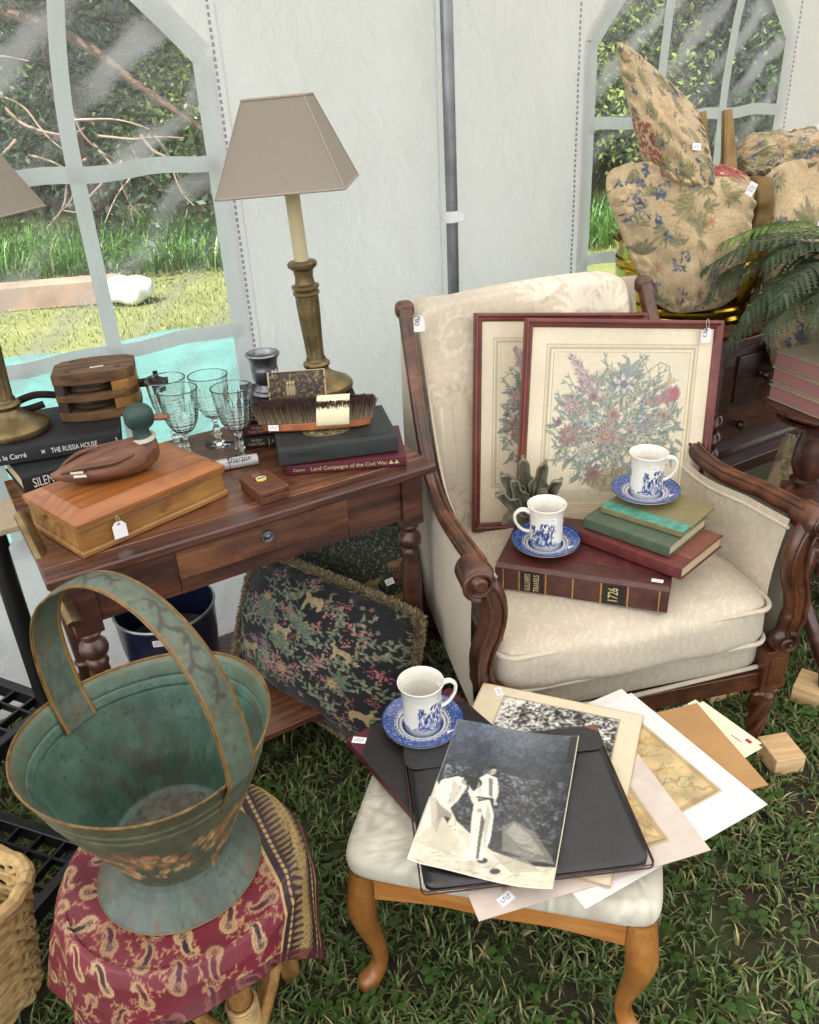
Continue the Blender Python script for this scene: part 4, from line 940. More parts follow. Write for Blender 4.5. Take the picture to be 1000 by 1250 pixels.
# woven damask for the back, drawn scroll by scroll
cv = Canvas(.62, .62, .0026, '#c1b6a3')
rnd = random.Random(5)
def scroll(x, y, r, a0, turn, c, w):
    p = []; rr = r; a = a0
    for k in range(26): p.append((x+math.cos(a)*rr, y+math.sin(a)*rr)); a += turn*.26; rr *= .955
    cv.line(p, w, c)
    for k in range(2, 22, 2):
        q = p[k]; d = math.atan2(q[1]-y, q[0]-x); cv.leaf(q[0], q[1], .030*(1-k/30), .011, d-turn*.7, c)
for k in range(44):
    x, y = rnd.uniform(0, .62), rnd.uniform(0, .62); sg = rnd.choice((-1, 1)); c = rnd.choice(['#d0c7b6', '#ccc3b1', '#b3a68e'])
    scroll(x, y, rnd.uniform(.035, .07), rnd.random()*6, sg, c, .005)
    if k % 3 == 0:
        for j in range(9): cv.leaf(x, y, .07, .014, rnd.random()*.6+j*.35, '#d8cfbe')
cv.mottle(.12, .09, 3); cv.mottle(.006, .05, 5)
BACK = cv
def back_P():
    P = superq(.296, .048, .345, .13, .3, 330, 230); x, y, z = P[..., 0], P[..., 1], P[..., 2]
    front = y < 0; y = y+np.where(front, .016*(1-(x/.298)**2)*0, 0); t = (z+.345)/.69
    yy = .50+.155*t+.04*t*t*0+y; return np.stack([x*(1-.06*t)-.012-.022*t, yy, .385+.65*t-.012*np.abs(x/.3)**2*t+.018*(x/.3)*t], -1), P
P, Q = back_P(); C = BACK.samp((Q[..., 0]+.31)/.62, (Q[..., 2]+.345)/.69*.999); o = grid('back_cushion', P, 'painted_cloth', AC, C, cu=True)
def rr_path(w, d, z, cx=0, cy=0, r=.06, n=8):
    pts = []
    for qx, qy, a0 in ((1, 1, 0), (-1, 1, 90), (-1, -1, 180), (1, -1, 270)):
        for k in range(n+1):
            a = R(a0+90*k/n); pts.append((cx+qx*(w-r)+r*math.cos(a), cy+qy*(d-r)+r*math.sin(a), z))
    return pts
P = superq(.335, .300, .052, .3, .16, 160, 40, c=(-.0, .285, .302)); grid('seat_base', P, 'damask', AC, cu=True)
P = superq(.322, .300, .064, .30, .17, 200, 60, c=(-.002, .262, .404)); x, y, z = P[..., 0], P[..., 1], P[..., 2]
crown = np.clip(1-(x/.33)**2, 0, 1)*np.clip(1-((y-.262)/.31)**2, 0, 1); P[..., 2] += crown*.020*(z > .40)+.0035*np.sin(x*31+y*9)*(y < .0)
P[..., 1] -= .018*np.clip(1-(x/.33)**2, 0, 1)*(y < .1)
lump = np.array([[noise.noise(Vector((q[0]*5.5, q[1]*5.5, q[2]*9)))*.0042+noise.noise(Vector((q[0]*17+q[2]*9, q[1]*17, q[2]*30)))*.0014 for q in r_] for r_ in P]); P[..., 2] += lump*(z > .38); P[..., 1] += lump*1.3*(y < .02); grid('seat_cushion', P, 'damask', AC, cu=True)
def front_bulge(pts): return [(p[0], p[1]-(.016*(1-(p[0]/.33)**2) if p[1] < .1 else 0), p[2]+.0035*math.sin(p[0]*31)*(p[1] < 0)) for p in pts]
for z, w_, d_ in ((.446, .321, .299), (.357, .321, .299)):
    MB().tube(front_bulge(rr_path(w_, d_, z, -.002, .262, .045)), .0055, 8, closed=True).build('piping', 'piping', AC)
MB().tube([(-.315, -.006, .262), (0, -.017, .258), (.325, -.006, .262)], .0055, 8).build('piping', 'piping', AC)
# side panels: upholstered walls under the arm rails
rail = [(.0, .652), (.14, .636), (.29, .626), (.40, .658), (.48, .745), (.555, .88), (.62, 1.008)]
def arm_x(y, sd):
    b = .372 if sd > 0 else -.345
    return b-.088*max(0, (y-.15)/.5) if sd > 0 else b+.010*max(0, (y-.15)/.5)
RL = catmull([(0, a, b) for a, b in rail], 6)
for sd in (-1, 1):
    n, mm = len(RL), 26
    for side, off, nm, mt in ((0, -.030, 'inner_arm_panel', 'damask'), (1, .012, 'outer_arm_panel', 'upholstery_plain')):
        P = np.zeros((n, mm, 3))
        for i, q in enumerate(RL):
            for j in range(mm):
                t = j/(mm-1); z0 = .27; z = z0+(q.z-.012-z0)*t; bulge = .022*math.sin(PI*t)*(1 if side == 0 else .3)
                P[i, j] = (arm_x(q.y, sd)+sd*off-sd*bulge*(1 if side == 0 else -1), q.y+.004, z)
        grid(nm, P, mt, AC)
    # piping along the top of the inner panel
    MB().tube([(arm_x(q.y, sd)-sd*.034, q.y, q.z-.030) for q in RL[:30]], .0038, 8).build('piping', 'piping', AC)
    # carved rail: a broad moulding with raised beads
    pth = [(arm_x(q.y, sd), q.y, q.z) for q in RL]
    MB().tube(pth, [.019]*len(pth), 14, .92, up=(0, -.2, 1)).build('arm_rail', 'chair_wood', AC)
    for o_ in (-.011, .011): MB().tube([(p[0]+o_, p[1]-.004, p[2]+.0165) for p in pth], .0048, 8).build('rail_bead', 'chair_wood', AC)
    # top ear
    e = pth[-1]; P = superq(.024, .018, .022, .7, .8, 24, 16, c=(e[0], e[1]+.003, e[2]+.003)); grid('rail_finial', P, 'chair_wood', AC, cu=True)
    # scroll hand rest and S-shaped front post
    sx_ = arm_x(0, sd)+sd*.012
    m = MB(); m.lathe([(0, -.052), (.010, -.055), (.015, -.052), (.0165, -.047), (.020, -.045), (.026, -.048), (.032, -.044), (.034, -.030), (.033, .02), (.028, .03), (0, .03)], 30, (sx_, -.0, .640), 'y'); m.build('arm_scroll', 'chair_wood', AC, smooth=50)
    sp_ = []
    for k in range(34):
        a = -PI/2+k*.22; rr = .034*(1-k/60); sp_.append((sx_+sd*rr*math.cos(a), -.043-.0003*k, .640+rr*math.sin(a)))
    MB().tube(sp_, [.0065*(1-k/50) for k in range(34)], 8).build('scroll_carving', 'chair_wood', AC)
    post = [(sx_+sd*.004, -.012, .648), (sx_-sd*.022, -.02, .62), (sx_-sd*.036, -.024, .575), (sx_-sd*.030, -.022, .52), (sx_-sd*.012, -.02, .465), (sx_-sd*.008, -.02, .415), (sx_-sd*.020, -.02, .365), (sx_-sd*.036, -.016, .325)]
    pp = catmull(post, 6); k_ = len(pp); wd = [.017+.011*math.sin(PI*min(1, i/(k_-1)*1.1))+.004*(i > k_*.7) for i in range(k_)]
    MB().tube(pp, wd, 16, .85, up=(sd*1.0, 0, .0)).build('front_post', 'chair_wood', AC)
    for of in (-.55, .55):
        MB().tube([(p.x+of*w, p.y-.0195-w*.15, p.z) for p, w in zip(pp, wd)], .0042, 8).build('post_bead', 'chair_wood', AC)
    vol = []
    for k in range(40):
        a = PI*.5*sd+k*.24*(-sd); rr = .026*(1-k/44); vol.append((sx_-sd*.030+rr*math.cos(a), -.046-.0002*k, .350+rr*math.sin(a)))
    MB().tube(vol, [.0068*(1-k/60) for k in range(40)], 8).build('volute_carving', 'chair_wood', AC)
    P = superq(.030, .020, .028, .8, .8, 24, 16, c=(sx_-sd*.030, -.026, .350)); grid('volute', P, 'chair_wood', AC, cu=True)
    bxx = sx_-sd*.034
    m = MB(); m.box(bxx-.030, -.032, .205, bxx+.030, .030, .318); m.build('leg_block', 'chair_wood', AC, bevel=.003)
    MB().box(bxx-.018, -.0345, .225, bxx+.018, -.0325, .298).build('block_panel', 'chair_wood', AC, bevel=.001)
    prf = [(.013, 0), (.021, .010), (.0225, .018), (.016, .030), (.014, .034)]+[(.0150+.0135*(k/22), .036+k*.0062) for k in range(23)]+[(.030, .178), (.031, .184), (.024, .190), (.026, .198), (.026, .205)]
    fin = []
    for i, (a, b) in enumerate(zip(prf[:-1], prf[1:])):
        for q in range(3): fin.append((a[0]+(b[0]-a[0])*q/3, a[1]+(b[1]-a[1])*q/3))
    m = MB(); m.lathe(fin, 60, (bxx, 0, 0), twist=(.17, 5, 95)); m.build('twisted_leg', 'chair_wood', AC, smooth=60)
    m = MB(); m.tube([(sd*.29, .60, .28), (sd*.30, .63, .12), (sd*.31, .69, 0)], [.024, .02, .016], 12); m.build('back_leg', 'chair_wood', AC)
m = MB(); m.box(-.315, -.018, .205, .345, .012, .252); m.build('front_rail', 'chair_wood', AC, bevel=.003)
m = MB(); m.box(-.310, .0125, .215, .340, .55, .250); m.build('webbing', 'black_cloth', AC)
P = np.zeros((30, 30, 3))
for i in range(30):
    for j in range(30): t = j/29; P[i, j] = (-.30+.60*i/29, .585+.10*t+.012*math.sin(PI*i/29), .27+.75*t)
grid('outer_back', P, 'upholstery_plain', AC)
CM = Matrix.Translation((.468, 1.432, 0)) @ Matrix.Rotation(R(11.5), 4, 'Z')

# ---------------------------------------------------------------- framed botanical prints
def bouquet(w, h, seed):
    global random
    st_ = random.getstate(); random.seed(seed)
    cv = Canvas(w, h, .00165, '#d8ccb2'); mL, mR, mT, mB = w*.13, w*.13, h*.125, h*.22
    cv.mottle(.09, .045, seed)
    x0, x1, y0, y1 = mL, w-mR, mB, h-mT
    for k, (g, c) in enumerate(((0, '#8d8470'), (.010, '#b2a686'), (.018, '#9a957f'))): cv.line([(x0-g, y0-g), (x1+g, y0-g), (x1+g, y1+g), (x0-g, y1+g), (x0-g, y0-g)], .0022 if k != 1 else .007, c)
    cv.rect(x0, y0-.05, x1, y1, '#d2c7ad'); W_, H_ = x1-x0, y1-y0; cx = x0+W_*.5; cy = y0+H_*.42
    G = ['#7b8a78', '#6f8383', '#8a9176', '#65797c', '#8f9a86']
    for _ in range(560):   # leaves of the bouquet
        a = random.random()*2*PI; q = random.random()**.6; x, y = cx+math.cos(a)*q*W_*.46, cy+math.sin(a)*q*H_*.44
        if y < y0+.02: continue
        cv.leaf(x, y, random.uniform(.014, .034), random.uniform(.006, .012), a+random.gauss(0, .7), random.choice(G), '#4c5a58', .75)
    for _ in range(44):
        a = random.uniform(-.2, PI+.2); x, y = cx+math.cos(a)*W_*.2, cy+math.sin(a)*H_*.2; p = [(x, y)]; b = a
        for k in range(12): b += random.gauss(0, .2); x += math.cos(b)*.011; y += math.sin(b)*.011; p.append((x, y))
        if all(x0 < q[0] < x1 and q[1] < y1 for q in p):
            cv.line(p, .0016, '#5e6a5c'); 
            for q in p[3::2]: cv.leaf(q[0], q[1], .014, .005, b+random.choice((-1, 1))*.9, random.choice(G), None, .8)
    # tall hyacinth spike
    for k in range(320):
        t = random.random(); hx = x0+W_*(.13+.22*t*.9); hy = y1-H_*(.03+.30*t); r = .006+.024*t; cv.leaf(hx+random.uniform(-r, r), hy, .012, .0035, random.uniform(1.2, 2.9), random.choice(['#a98b91', '#c9b0ab', '#8f7a86', '#b79a94', '#6f6a78']), None, .8)
    # trumpet flower
    cv.poly([(x0+W_*.60, y0+H_*.62), (x0+W_*.80, y0+H_*.70), (x0+W_*.88, y0+H_*.76), (x0+W_*.93, y0+H_*.66), (x0+W_*.82, y0+H_*.63)], '#96616c', .8)
    for k in range(7): cv.leaf(x0+W_*.88, y0+H_*.70, .026, .010, -.9+k*.32, '#a4566a', '#6f3c4c', .9)
    cv.line([(x0+W_*.86, y0+H_*.78), (x0+W_*.85, y0+H_*.9), (x0+W_*.78, y0+H_*.93), (x0+W_*.66, y0+H_*.84), (x0+W_*.6, y0+H_*.7)], .002, '#6d7a66')
    cv.ell(x0+W_*.86, y0+H_*.80, .006, .020, 0, '#b49a80', .9)
    for k in range(6): cv.leaf(x0+W_*.55, y0+H_*.85, .04, .016, k*.75+.2, '#7d8c8b', '#566468', .85)
    # individual blooms
    big = [(.14, .40, .030, 7, '#a35d62', '#8d9382'), (.27, .27, .031, 14, '#b9bdb4', '#c9b98e'), (.42, .40, .036, 18, '#b98577', '#caa68e'), (.52, .77, .030, 6, '#c3bfc0', '#6e6a80'),
           (.30, .68, .011, 6, '#a04d58', '#8c4450'), (.84, .54, .020, 5, '#b9937c', '#8a6354'), (.72, .48, .022, 9, '#8b7c98', '#a496a8'), (.58, .48, .017, 9, '#c6c2b0', '#8c8470'), (.60, .42, .014, 8, '#b6a4a0', '#7a6468'),
           (.35, .10, .030, 12, '#9b6872', '#77525c'), (.15, .62, .028, 9, '#b18f98', '#c3a8a6'), (.25, .44, .014, 7, '#b07a5c', '#7d553f'), (.66, .30, .030, 10, '#aab09c', '#7f8a78'), (.46, .55, .022, 11, '#b78b84', '#8c6a66'), (.06, .50, .010, 6, '#7a4f66', '#5d3c50'), (.80, .22, .018, 6, '#6f8a96', '#55707c')]
    for fx, fy, r, n, c, cc in big:
        X, Y = x0+fx*W_, y0+fy*H_; cv.flower(X, Y, r*1.12, n, '#4f5a5a', cc, .5); cv.flower(X, Y, r, n, c, cc, .95)
        for k in range(n): a = 2*PI*k/n; cv.line([(X, Y), (X+math.cos(a)*r*.8, Y+math.sin(a)*r*.8)], .0009, '#5c4c50', .55)
        cv.ell(X, Y, r*.3, r*.3, 0, '#5c5048', .6, ring=.14)
    for _ in range(90):
        a = random.random()*2*PI; q = random.random()**.5; X, Y = cx+math.cos(a)*q*W_*.36, cy+math.sin(a)*q*H_*.30; cv.flower(X, Y, random.uniform(.006, .012), random.choice((5, 6, 8)), random.choice(['#d2c8b0', '#c3b7a4', '#b5938c', '#9fb0b4', '#bda298', '#8796a0']), random.choice(['#7a6a50', '#59504a']), .9, '#5a6462')
    for _ in range(160):
        a = random.uniform(0, PI); q = random.uniform(.6, 1); X, Y = cx+math.cos(a)*q*W_*.44, cy+math.sin(a)*q*H_*.5; cv.ell(X, Y, .0022, .0022, 0, random.choice(['#8a8f86', '#a88f86', '#6f7b7c']), .7, ring=.4)
    # urn, table and caption lines
    for _ in range(420):
        a = random.random()*2*PI; q = random.random()**.5; X, Y = cx+math.cos(a)*q*W_*.47, cy+math.sin(a)*q*H_*.46; b2 = random.random()*6; cv.line([(X, Y), (X+math.cos(b2)*.008, Y+math.sin(b2)*.008), (X+math.cos(b2+.6)*.014, Y+math.sin(b2+.6)*.014)], .0011, '#565c58', .6)
    m_ = ((cv.X > x0) & (cv.X < x1) & (cv.Y > y0))[..., None]; g = cv.a.mean(-1, keepdims=True); cv.a = np.where(m_, cv.a*.86+(g*.6+srgb('#d2c7ad')*.4)*.14, cv.a)
    cv.ell(cx, y0+H_*.05, W_*.20, H_*.085, 0, '#8f8468', .55)
    for k in range(24): cv.line([(cx-W_*.19+k*.008, y0+H_*.01), (cx-W_*.19+k*.008+.012, y0+H_*.10)], .001, '#5e594c', .4)
    for k in range(11): cv.line([(x0, y0-.004-k*.0028), (x1, y0-.004-k*.0028)], .0012, '#7f8078', .55)
    for k in range(7): cv.line([(x0+W_*.03, y0-.043-k*.007), (x1-W_*random.uniform(.04, .3), y0-.043-k*.007)], .0012, '#7a7060', .5)
    cv.line([(cx+.0, y0-.05), (cx+.012, y0-.075), (cx, y0-.09)], .003, '#7a7060', .6)
    random.setstate(st_); return cv
def framed(mtx, w, h, seed, label):
    r = empty('framed_print', label=label, cat='framed print', group='framed botanical prints leaning on the armchair', mat=mtx)
    fw, ft = .020, .020
    pr_ = [(0, 0), (0, -ft*.7), (.003, -ft), (.007, -ft), (.011, -ft*.75), (.016, -ft*.7), (fw, -ft*.45), (fw, 0)]   # x inwards, y outwards
    cs = [(0, 0), (w, 0), (w, h), (0, h)]; ins = [(1, 1), (-1, 1), (-1, -1), (1, -1)]
    for k in range(4):
        a, b = cs[k], cs[(k+1) % 4]; ia, ib = ins[k], ins[(k+1) % 4]; m = MB(); vs = [(a[0]+ia[0]*p[0], p[1], a[1]+ia[1]*p[0]) for p in pr_]+[(b[0]+ib[0]*p[0], p[1], b[1]+ib[1]*p[0]) for p in pr_]
        n = len(pr_); m.add(vs, [(i, (i+1) % n, n+(i+1) % n, n+i) for i in range(n)]+[tuple(range(n)), tuple(range(n, 2*n))[::-1]]); m.build('frame_side', 'frame_wood', r, smooth=25)
    cv = bouquet(w-.03, h-.03, seed); o = sheet('botanical_print', cv, 'framed_print', r, th=.002); o.matrix_local = Matrix.Translation((.015, -.004, .015)) @ Matrix.Rotation(R(90), 4, 'X')
    MB().box(.012, -.0018, .012, w-.012, -.0008, h-.012).build('backing_board', 'kraft', r, smooth=0); return r
framed(basis((.155, 1.822, .478), (.985, .13, -.085), (.05, .27, .96)), .44, .538, 21, 'framed flower print standing behind, its right part hidden by the nearer framed print')
framed(basis((.252, 1.752, .486), (.983, .146, -.105), (.075, .231, .97)), .497, .531, 34, 'framed print of a large flower bouquet standing in front on the armchair seat')
hang_tag(Vector((.732, 1.912, .965)), 8, 'white price tag hanging at the upper right corner of the front flower print', .026, .036, .022, 'c38')
hang_tag(CM @ Vector((-.318, .548, 1.03)), 5, 'white price tag hanging on the upper left rail of the armchair', .026, .038, .018, '081')

# ---------------------------------------------------------------- books on the armchair
gv = book((.186, 1.556, .478), -21.5, .372, .25, .062, 'oxblood_leather', label="large oxblood leather book GULLIVER'S TRAVELS 1726 lying on the armchair seat", round_spine=.28, boards=.005)
for x0, x1 in ((.060, .108), (.238, .284)):
    m = MB(); pf = [(-.0052, .010), (-.0112, .0155), (-.0122, .031), (-.0112, .0465), (-.0052, .052)]
    m.box(x0, -.0118, .008, x1, -.0098, .054); m.build('spine_label', 'black_label', gv, bevel=.0004)
for x in (.018, .054, .113, .172, .232, .288, .352):
    MB().box(x, -.0122, .006, x+.003, -.0100, .056).build('gilt_band', 'gilt', gv)
    for k in range(9): pass
text("GULLIVER'S", .0175, 'gilt_pale', gv, frameM((.0745, -.0121, .031), (0, 0, 1), (-1, 0, 0)), align='CENTER', sx=.50)
text('TRAVELS', .0175, 'gilt_pale', gv, frameM((.0945, -.0121, .031), (0, 0, 1), (-1, 0, 0)), align='CENTER', sx=.64)
text('1726', .030, 'gilt_pale', gv, frameM((.260, -.0121, .031), (0, 0, 1), (-1, 0, 0)), align='CENTER', sx=.62)
cv = Canvas(.24, .10, .0016, '#4b1719'); random.seed(77)
for k in range(6): cv.vine(.03+.03*k, .05, random.uniform(-1, 1), .09, '#5e2c20', '#6d3a28', .008, .9, .010, .004, None, 0)
cv.mottle(.02, .2, 3); o = sheet('tooled_ornament', cv, 'painted_print', gv, th=.0003, edge='#4b1719'); o.location = (.10, .05, .0621)
sticker(gv, Matrix.Translation((.345, .020, .0624)), .024, .012)
SC = 'small books stacked on the large leather book'
rd = book((.388, 1.632, .5425), -46.5, .258, .175, .031, 'red_cloth', label='worn dark red book directly on the large leather book', group=SC, round_spine=.5)
MB().box(.205, .035, .0311, .254, .172, .0316).build('cover_patch', 'rose_leather', rd)
book((.400, 1.636, .5745), -45, .212, .165, .028, 'green_cloth', label='dull green book lying between the red book and the thin olive book', group=SC, round_spine=.4)
ob = book((.440, 1.653, .6035), -43.5, .198, .160, .013, 'olive_cloth', label='thin olive book with teal marbled spine under the right cup and saucer', group=SC, round_spine=.25, boards=.002)
MB().box(-.0005, -.0028, -.0004, .1985, .034, .0134).build('marbled_spine', 'teal_marble', ob, bevel=.0005)

# ---------------------------------------------------------------- cups and saucers
BLU = '#27407f'
cv = Canvas(.22, .075, .0009, '#e6e4dd'); random.seed(4)
def willow(cv, x0, flip=False):
    s_ = -1 if flip else 1; X = lambda x: x0+s_*x
    cv.ell(X(.0), .010, .030, .006, 0, BLU, .9)
    for k in range(70): cv.ell(X(random.uniform(-.027, .027)), random.uniform(.006, .028), random.uniform(.001, .003), random.uniform(.001, .003), 0, random.choice([BLU, BLU, '#3d579a', '#e6e4dd']), .85)
    for bx_, h in ((-.022, .040), (.019, .042), (.0, .034), (.010, .030), (-.012, .03)):
        cv.line([(X(bx_), .010), (X(bx_*1.0), h-.006)], .0014, BLU)
        for k in range(16): cv.ell(X(bx_+random.gauss(0, .0035)), h+random.gauss(0, .005), .0022, .0022, 0, BLU, .85)
    cv.rect(min(X(-.008), X(.006)), .008, max(X(-.008), X(.006)), .018, '#e6e4dd', .8)
    for k in range(5): cv.line([(X(-.008+k*.0035), .008), (X(-.008+k*.0035), .018)], .0008, BLU)
    cv.line([(X(-.010), .018), (X(-.001), .023), (X(.008), .018)], .0018, BLU)
    for k in (-.004, .003): cv.line([(X(k), .05), (X(k+.006), .053), (X(k+.011), .049)], .0016, BLU); cv.leaf(X(k), .045, .010, .005, 1.2, BLU)
willow(cv, .038); willow(cv, .105, True); willow(cv, .172)
for k in range(150): cv.ell(random.uniform(0, .22), random.uniform(.004, .009), .002, .0012, 0, random.choice([BLU, '#e6e4dd']), .8)
CUPC = cv
sv = Canvas(.16, .16, .0009, '#e6e4dd'); sv.ell(.08, .08, .080, .080, 0, BLU); sv.ell(.08, .08, .0765, .0765, 0, '#3a569c'); sv.ell(.08, .08, .055, .055, 0, '#e6e4dd'); 
for k in range(900):
    a = random.random()*2*PI; q = random.uniform(.056, .076); sv.ell(.08+math.cos(a)*q, .08+math.sin(a)*q, random.uniform(.0006, .0022), random.uniform(.0006, .0012), random.random()*3, random.choice([BLU, '#22387a', '#8ea0cc', '#c7cfe4', BLU]), .8)
for k in range(48): a = k*2*PI/48; sv.line([(.08+math.cos(a)*.073, .08+math.sin(a)*.073), (.08+math.cos(a+.06)*.059, .08+math.sin(a+.06)*.059)], .0011, '#1f3470', .8)
for k in range(40): a = k*2*PI/40; sv.ell(.08+math.cos(a)*.0535, .08+math.sin(a)*.0535, .0028, .0028, 0, BLU, 1, ring=.35)
sv.ell(.08, .08, .046, .046, 0, BLU, 1, ring=.02); sv.ell(.08, .08, .040, .040, 0, '#2f4a90'); sv.ell(.08, .08, .034, .034, 0, '#dcdcdc', .5)
SAUC = sv
def cup_set(loc, rz, handle, cup_label, saucer_label, tilt=(0, 0), spin=0.0, stick=None):
    s_ = empty('saucer', loc, (tilt[0], tilt[1], rz), saucer_label, 'saucer', 'blue and white willow saucers')
    pf = [(0.0, .0035), (.024, .0035), (.025, .004), (.0335, .0055), (.040, .0085), (.052, .0125), (.066, .0155), (.0765, .0195), (.0775, .0215), (.0765, .0222)]
    r_ = np.array([p[0] for p in pf]); z_ = np.array([p[1] for p in pf]); q = np.linspace(0, len(pf)-1, 70); rr = np.interp(q, np.arange(len(pf)), r_); zz = np.interp(q, np.arange(len(pf)), z_)
    n = 150; a = np.linspace(0, 2*PI, n, endpoint=False); P = np.stack([np.cos(a)[:, None]*rr, np.sin(a)[:, None]*rr, np.ones((n, 1))*zz+.0022], -1)
    C = SAUC.samp(P[..., 0]/.16+.5, P[..., 1]/.16+.5); grid('plate', P, 'china', s_, C, cu=True)
    MB().lathe([(0, .0022), (.024, .0022), (.0245, 0), (.0265, 0), (.027, .003), (.0345, .0052), (.052, .0115), (.066, .015), (.0768, .019), (.0776, .0215)], 64).build('underside', 'china_white', s_, smooth=60)
    c_ = empty('cup', Vector(loc)+Vector((0, 0, .0065)), (tilt[0], tilt[1], rz), cup_label, 'cup', 'blue and white willow cups')
    out = [(.0, .0006), (.024, .0006), (.0255, 0), (.0275, 0), (.0285, .003), (.031, .008), (.0335, .014), (.034, .020), (.0338, .05), (.0345, .066), (.0370, .078), (.0395, .0845), (.0400, .0865), (.0392, .0875), (.0380, .0868), (.0355, .079), (.0322, .066), (.0312, .05), (.0308, .02), (.026, .0085), (0, .007)]
    out = [(a_*1.10, b_*1.22) for a_, b_ in out]; q = np.linspace(0, len(out)-1, 150); rr = np.interp(q, np.arange(len(out)), [p[0] for p in out]); zz = np.interp(q, np.arange(len(out)), [p[1] for p in out]); n = 200; a = np.linspace(0, 2*PI, n, endpoint=False)
    P = np.stack([np.cos(a)[:, None]*rr, np.sin(a)[:, None]*rr, np.ones((n, 1))*zz], -1); C = np.ones(P.shape)*srgb('#e3e1d9'); mk_ = (q > 5.2) & (q < 9.5)
    u = ((a+spin) % (2*PI))/(2*PI); Cc = CUPC.samp(u[:, None]*np.ones((1, len(q))), np.clip((np.ones((n, 1))*zz-.010)/.088, 0, .999)); C[:, mk_] = Cc[:, mk_]
    grid('mug', P, 'china', c_, C, cu=True)
    h = handle; hp = catmull([(.0325, 0, .068), (.042, 0, .0725), (.054, 0, .0705), (.0625, 0, .060), (.0615, 0, .046), (.053, 0, .034), (.043, 0, .028), (.0325, 0, .0265)], 5); ca, sa = math.cos(R(h)), math.sin(R(h))
    hp = [Vector(((p.x*ca-p.y*sa)*1.13, (p.x*sa+p.y*ca)*1.13, p.z*1.2)) for p in hp]; MB().tube(hp, [.0062-.0015*math.sin(PI*k/(len(hp)-1)) for k in range(len(hp))], 14, .75, up=(0, .0, 1) if False else None).build('handle', 'china_white', c_)
    if stick is not None:
        a = R(stick); sticker(c_, frameM((.0388*math.cos(a), .0388*math.sin(a), .082), (-math.sin(a), math.cos(a), 0), (0, 0, 1)), .017, .012)
    sticker(s_, frameM((.052, -.035, .0165), (1, .1, .1), (0, 1, 0)), .014, .011)
t = newm('china_white'); t.b.inputs['Base Color'].default_value = (*lin('#e3e1d9'), 1); t.rough(.14); t.set(Coat_Weight=.6, Coat_Roughness=.04)
cup_set((.003, 1.195, .4035), 0, 22, 'willow pattern cup with its handle to the right on the stool', 'willow pattern saucer lying on the maroon folder on the stool', spin=2.1)
cup_set((.306, 1.612, .541), 0, 165, 'willow pattern cup with its handle to the left on the big leather book', 'willow pattern saucer lying on the big leather book', (1, 0), spin=.6, stick=-80)
cup_set((.548, 1.688, .6175), 0, 8, 'willow pattern cup on the olive book in front of the framed bouquet', 'willow pattern saucer lying on the thin olive book', (1, 0), spin=2.4, stick=-85)

# ---------------------------------------------------------------- bronze leaf bookend
lf = empty('leaf_bookend', (.288, 1.735, .541), (0, 0, -12), 'dark bronze acanthus leaf bookend standing at the back corner of the big leather book', 'ornament')
MB().prism([(-.055, 0), (.07, 0), (.065, .012), (.012, .05), (-.03, .03)], -.028, .028, 'y').build('base', 'bronze_leaf', lf, bevel=.003)
def acanthus(b, tip, w, out_):
    n, mm = 22, 9; P = np.zeros((n, mm, 3)); b, tip = Vector(b), Vector(tip); d = tip-b; side = d.cross(Vector((0, -1, 0))).normalized()
    for i in range(n):
        t = i/(n-1); c = b+d*t+Vector((0, -out_*math.sin(t*PI*.5)**3, 0))+Vector((0, 0, -.03*max(0, t-.75)))
        ww = w*.80*(math.sin(PI*min(1, t*.93+.07))**.7)*(1+.16*math.sin(t*17))*(1-.35*t)*1.25
        for j in range(mm):
            s_ = 2*j/(mm-1)-1; P[i, j] = c+side*(ww*s_)+Vector((0, -.016*s_*s_+.004*math.cos(s_*9)+.002*math.sin(t*17)*s_, .003*math.sin(t*17)*abs(s_)))
    o = grid('leaf', P, 'bronze_leaf', lf); P = None; sm = o.modifiers.new('s', 'SOLIDIFY'); sm.thickness = .004; return o
for b, tp, w, ot in (((0, 0, .03), (-.055, -.005, .125), .020, .03), ((0, .004, .03), (-.015, .01, .155), .021, .025), ((.005, .0, .03), (.030, .0, .150), .020, .02), ((.01, -.006, .03), (.062, -.01, .120), .019, .03), ((0, -.012, .02), (-.065, -.02, .085), .016, .02), ((.01, -.012, .02), (.07, -.02, .065), .015, .015), ((0, -.010, .02), (-.035, -.020, .115), .018, .012), ((.006, -.014, .02), (.035, -.025, .095), .017, .012)):
    acanthus(b, tp, w, ot)

lf.scale = (1.2, .9, 1.25)
# ---------------------------------------------------------------- stool
st = empty('stool', (-.150, .936, 0), -15.3, 'low oak stool with cabriole legs and a white brocade seat, covered with prints and folders', 'stool')
SM = Matrix.Translation((-.150, .936, 0)) @ Matrix.Rotation(R(-15.3), 4, 'Z'); SW, SD = .520, .395
P = superq(SW/2, SD/2, .030, .38, .16, 170, 50, c=(SW/2, SD/2, .342)); x, y, z = P[..., 0], P[..., 1], P[..., 2]
P[..., 2] += (z > .342)*.010*np.clip(1-((x-SW/2)/(SW/2))**2, 0, 1)*np.clip(1-((y-SD/2)/(SD/2))**2, 0, 1)
cv = Canvas(SW, SD, .0026, '#c0bbac'); random.seed(12)
for k in range(150):
    x0_, y0_ = random.uniform(0, SW), random.uniform(0, SD); 
    for j in range(5): cv.ell(x0_, y0_, .012+.004*j, .010+.004*j, .4, '#d6d2c4' if j % 2 else '#a8a495', .85, ring=.07)
cv.mottle(.08, .06, 2); C = cv.samp(P[..., 0]/SW, P[..., 1]/SD); grid('seat_pad', P, 'painted_cloth', st, C, cu=True)
m = MB()
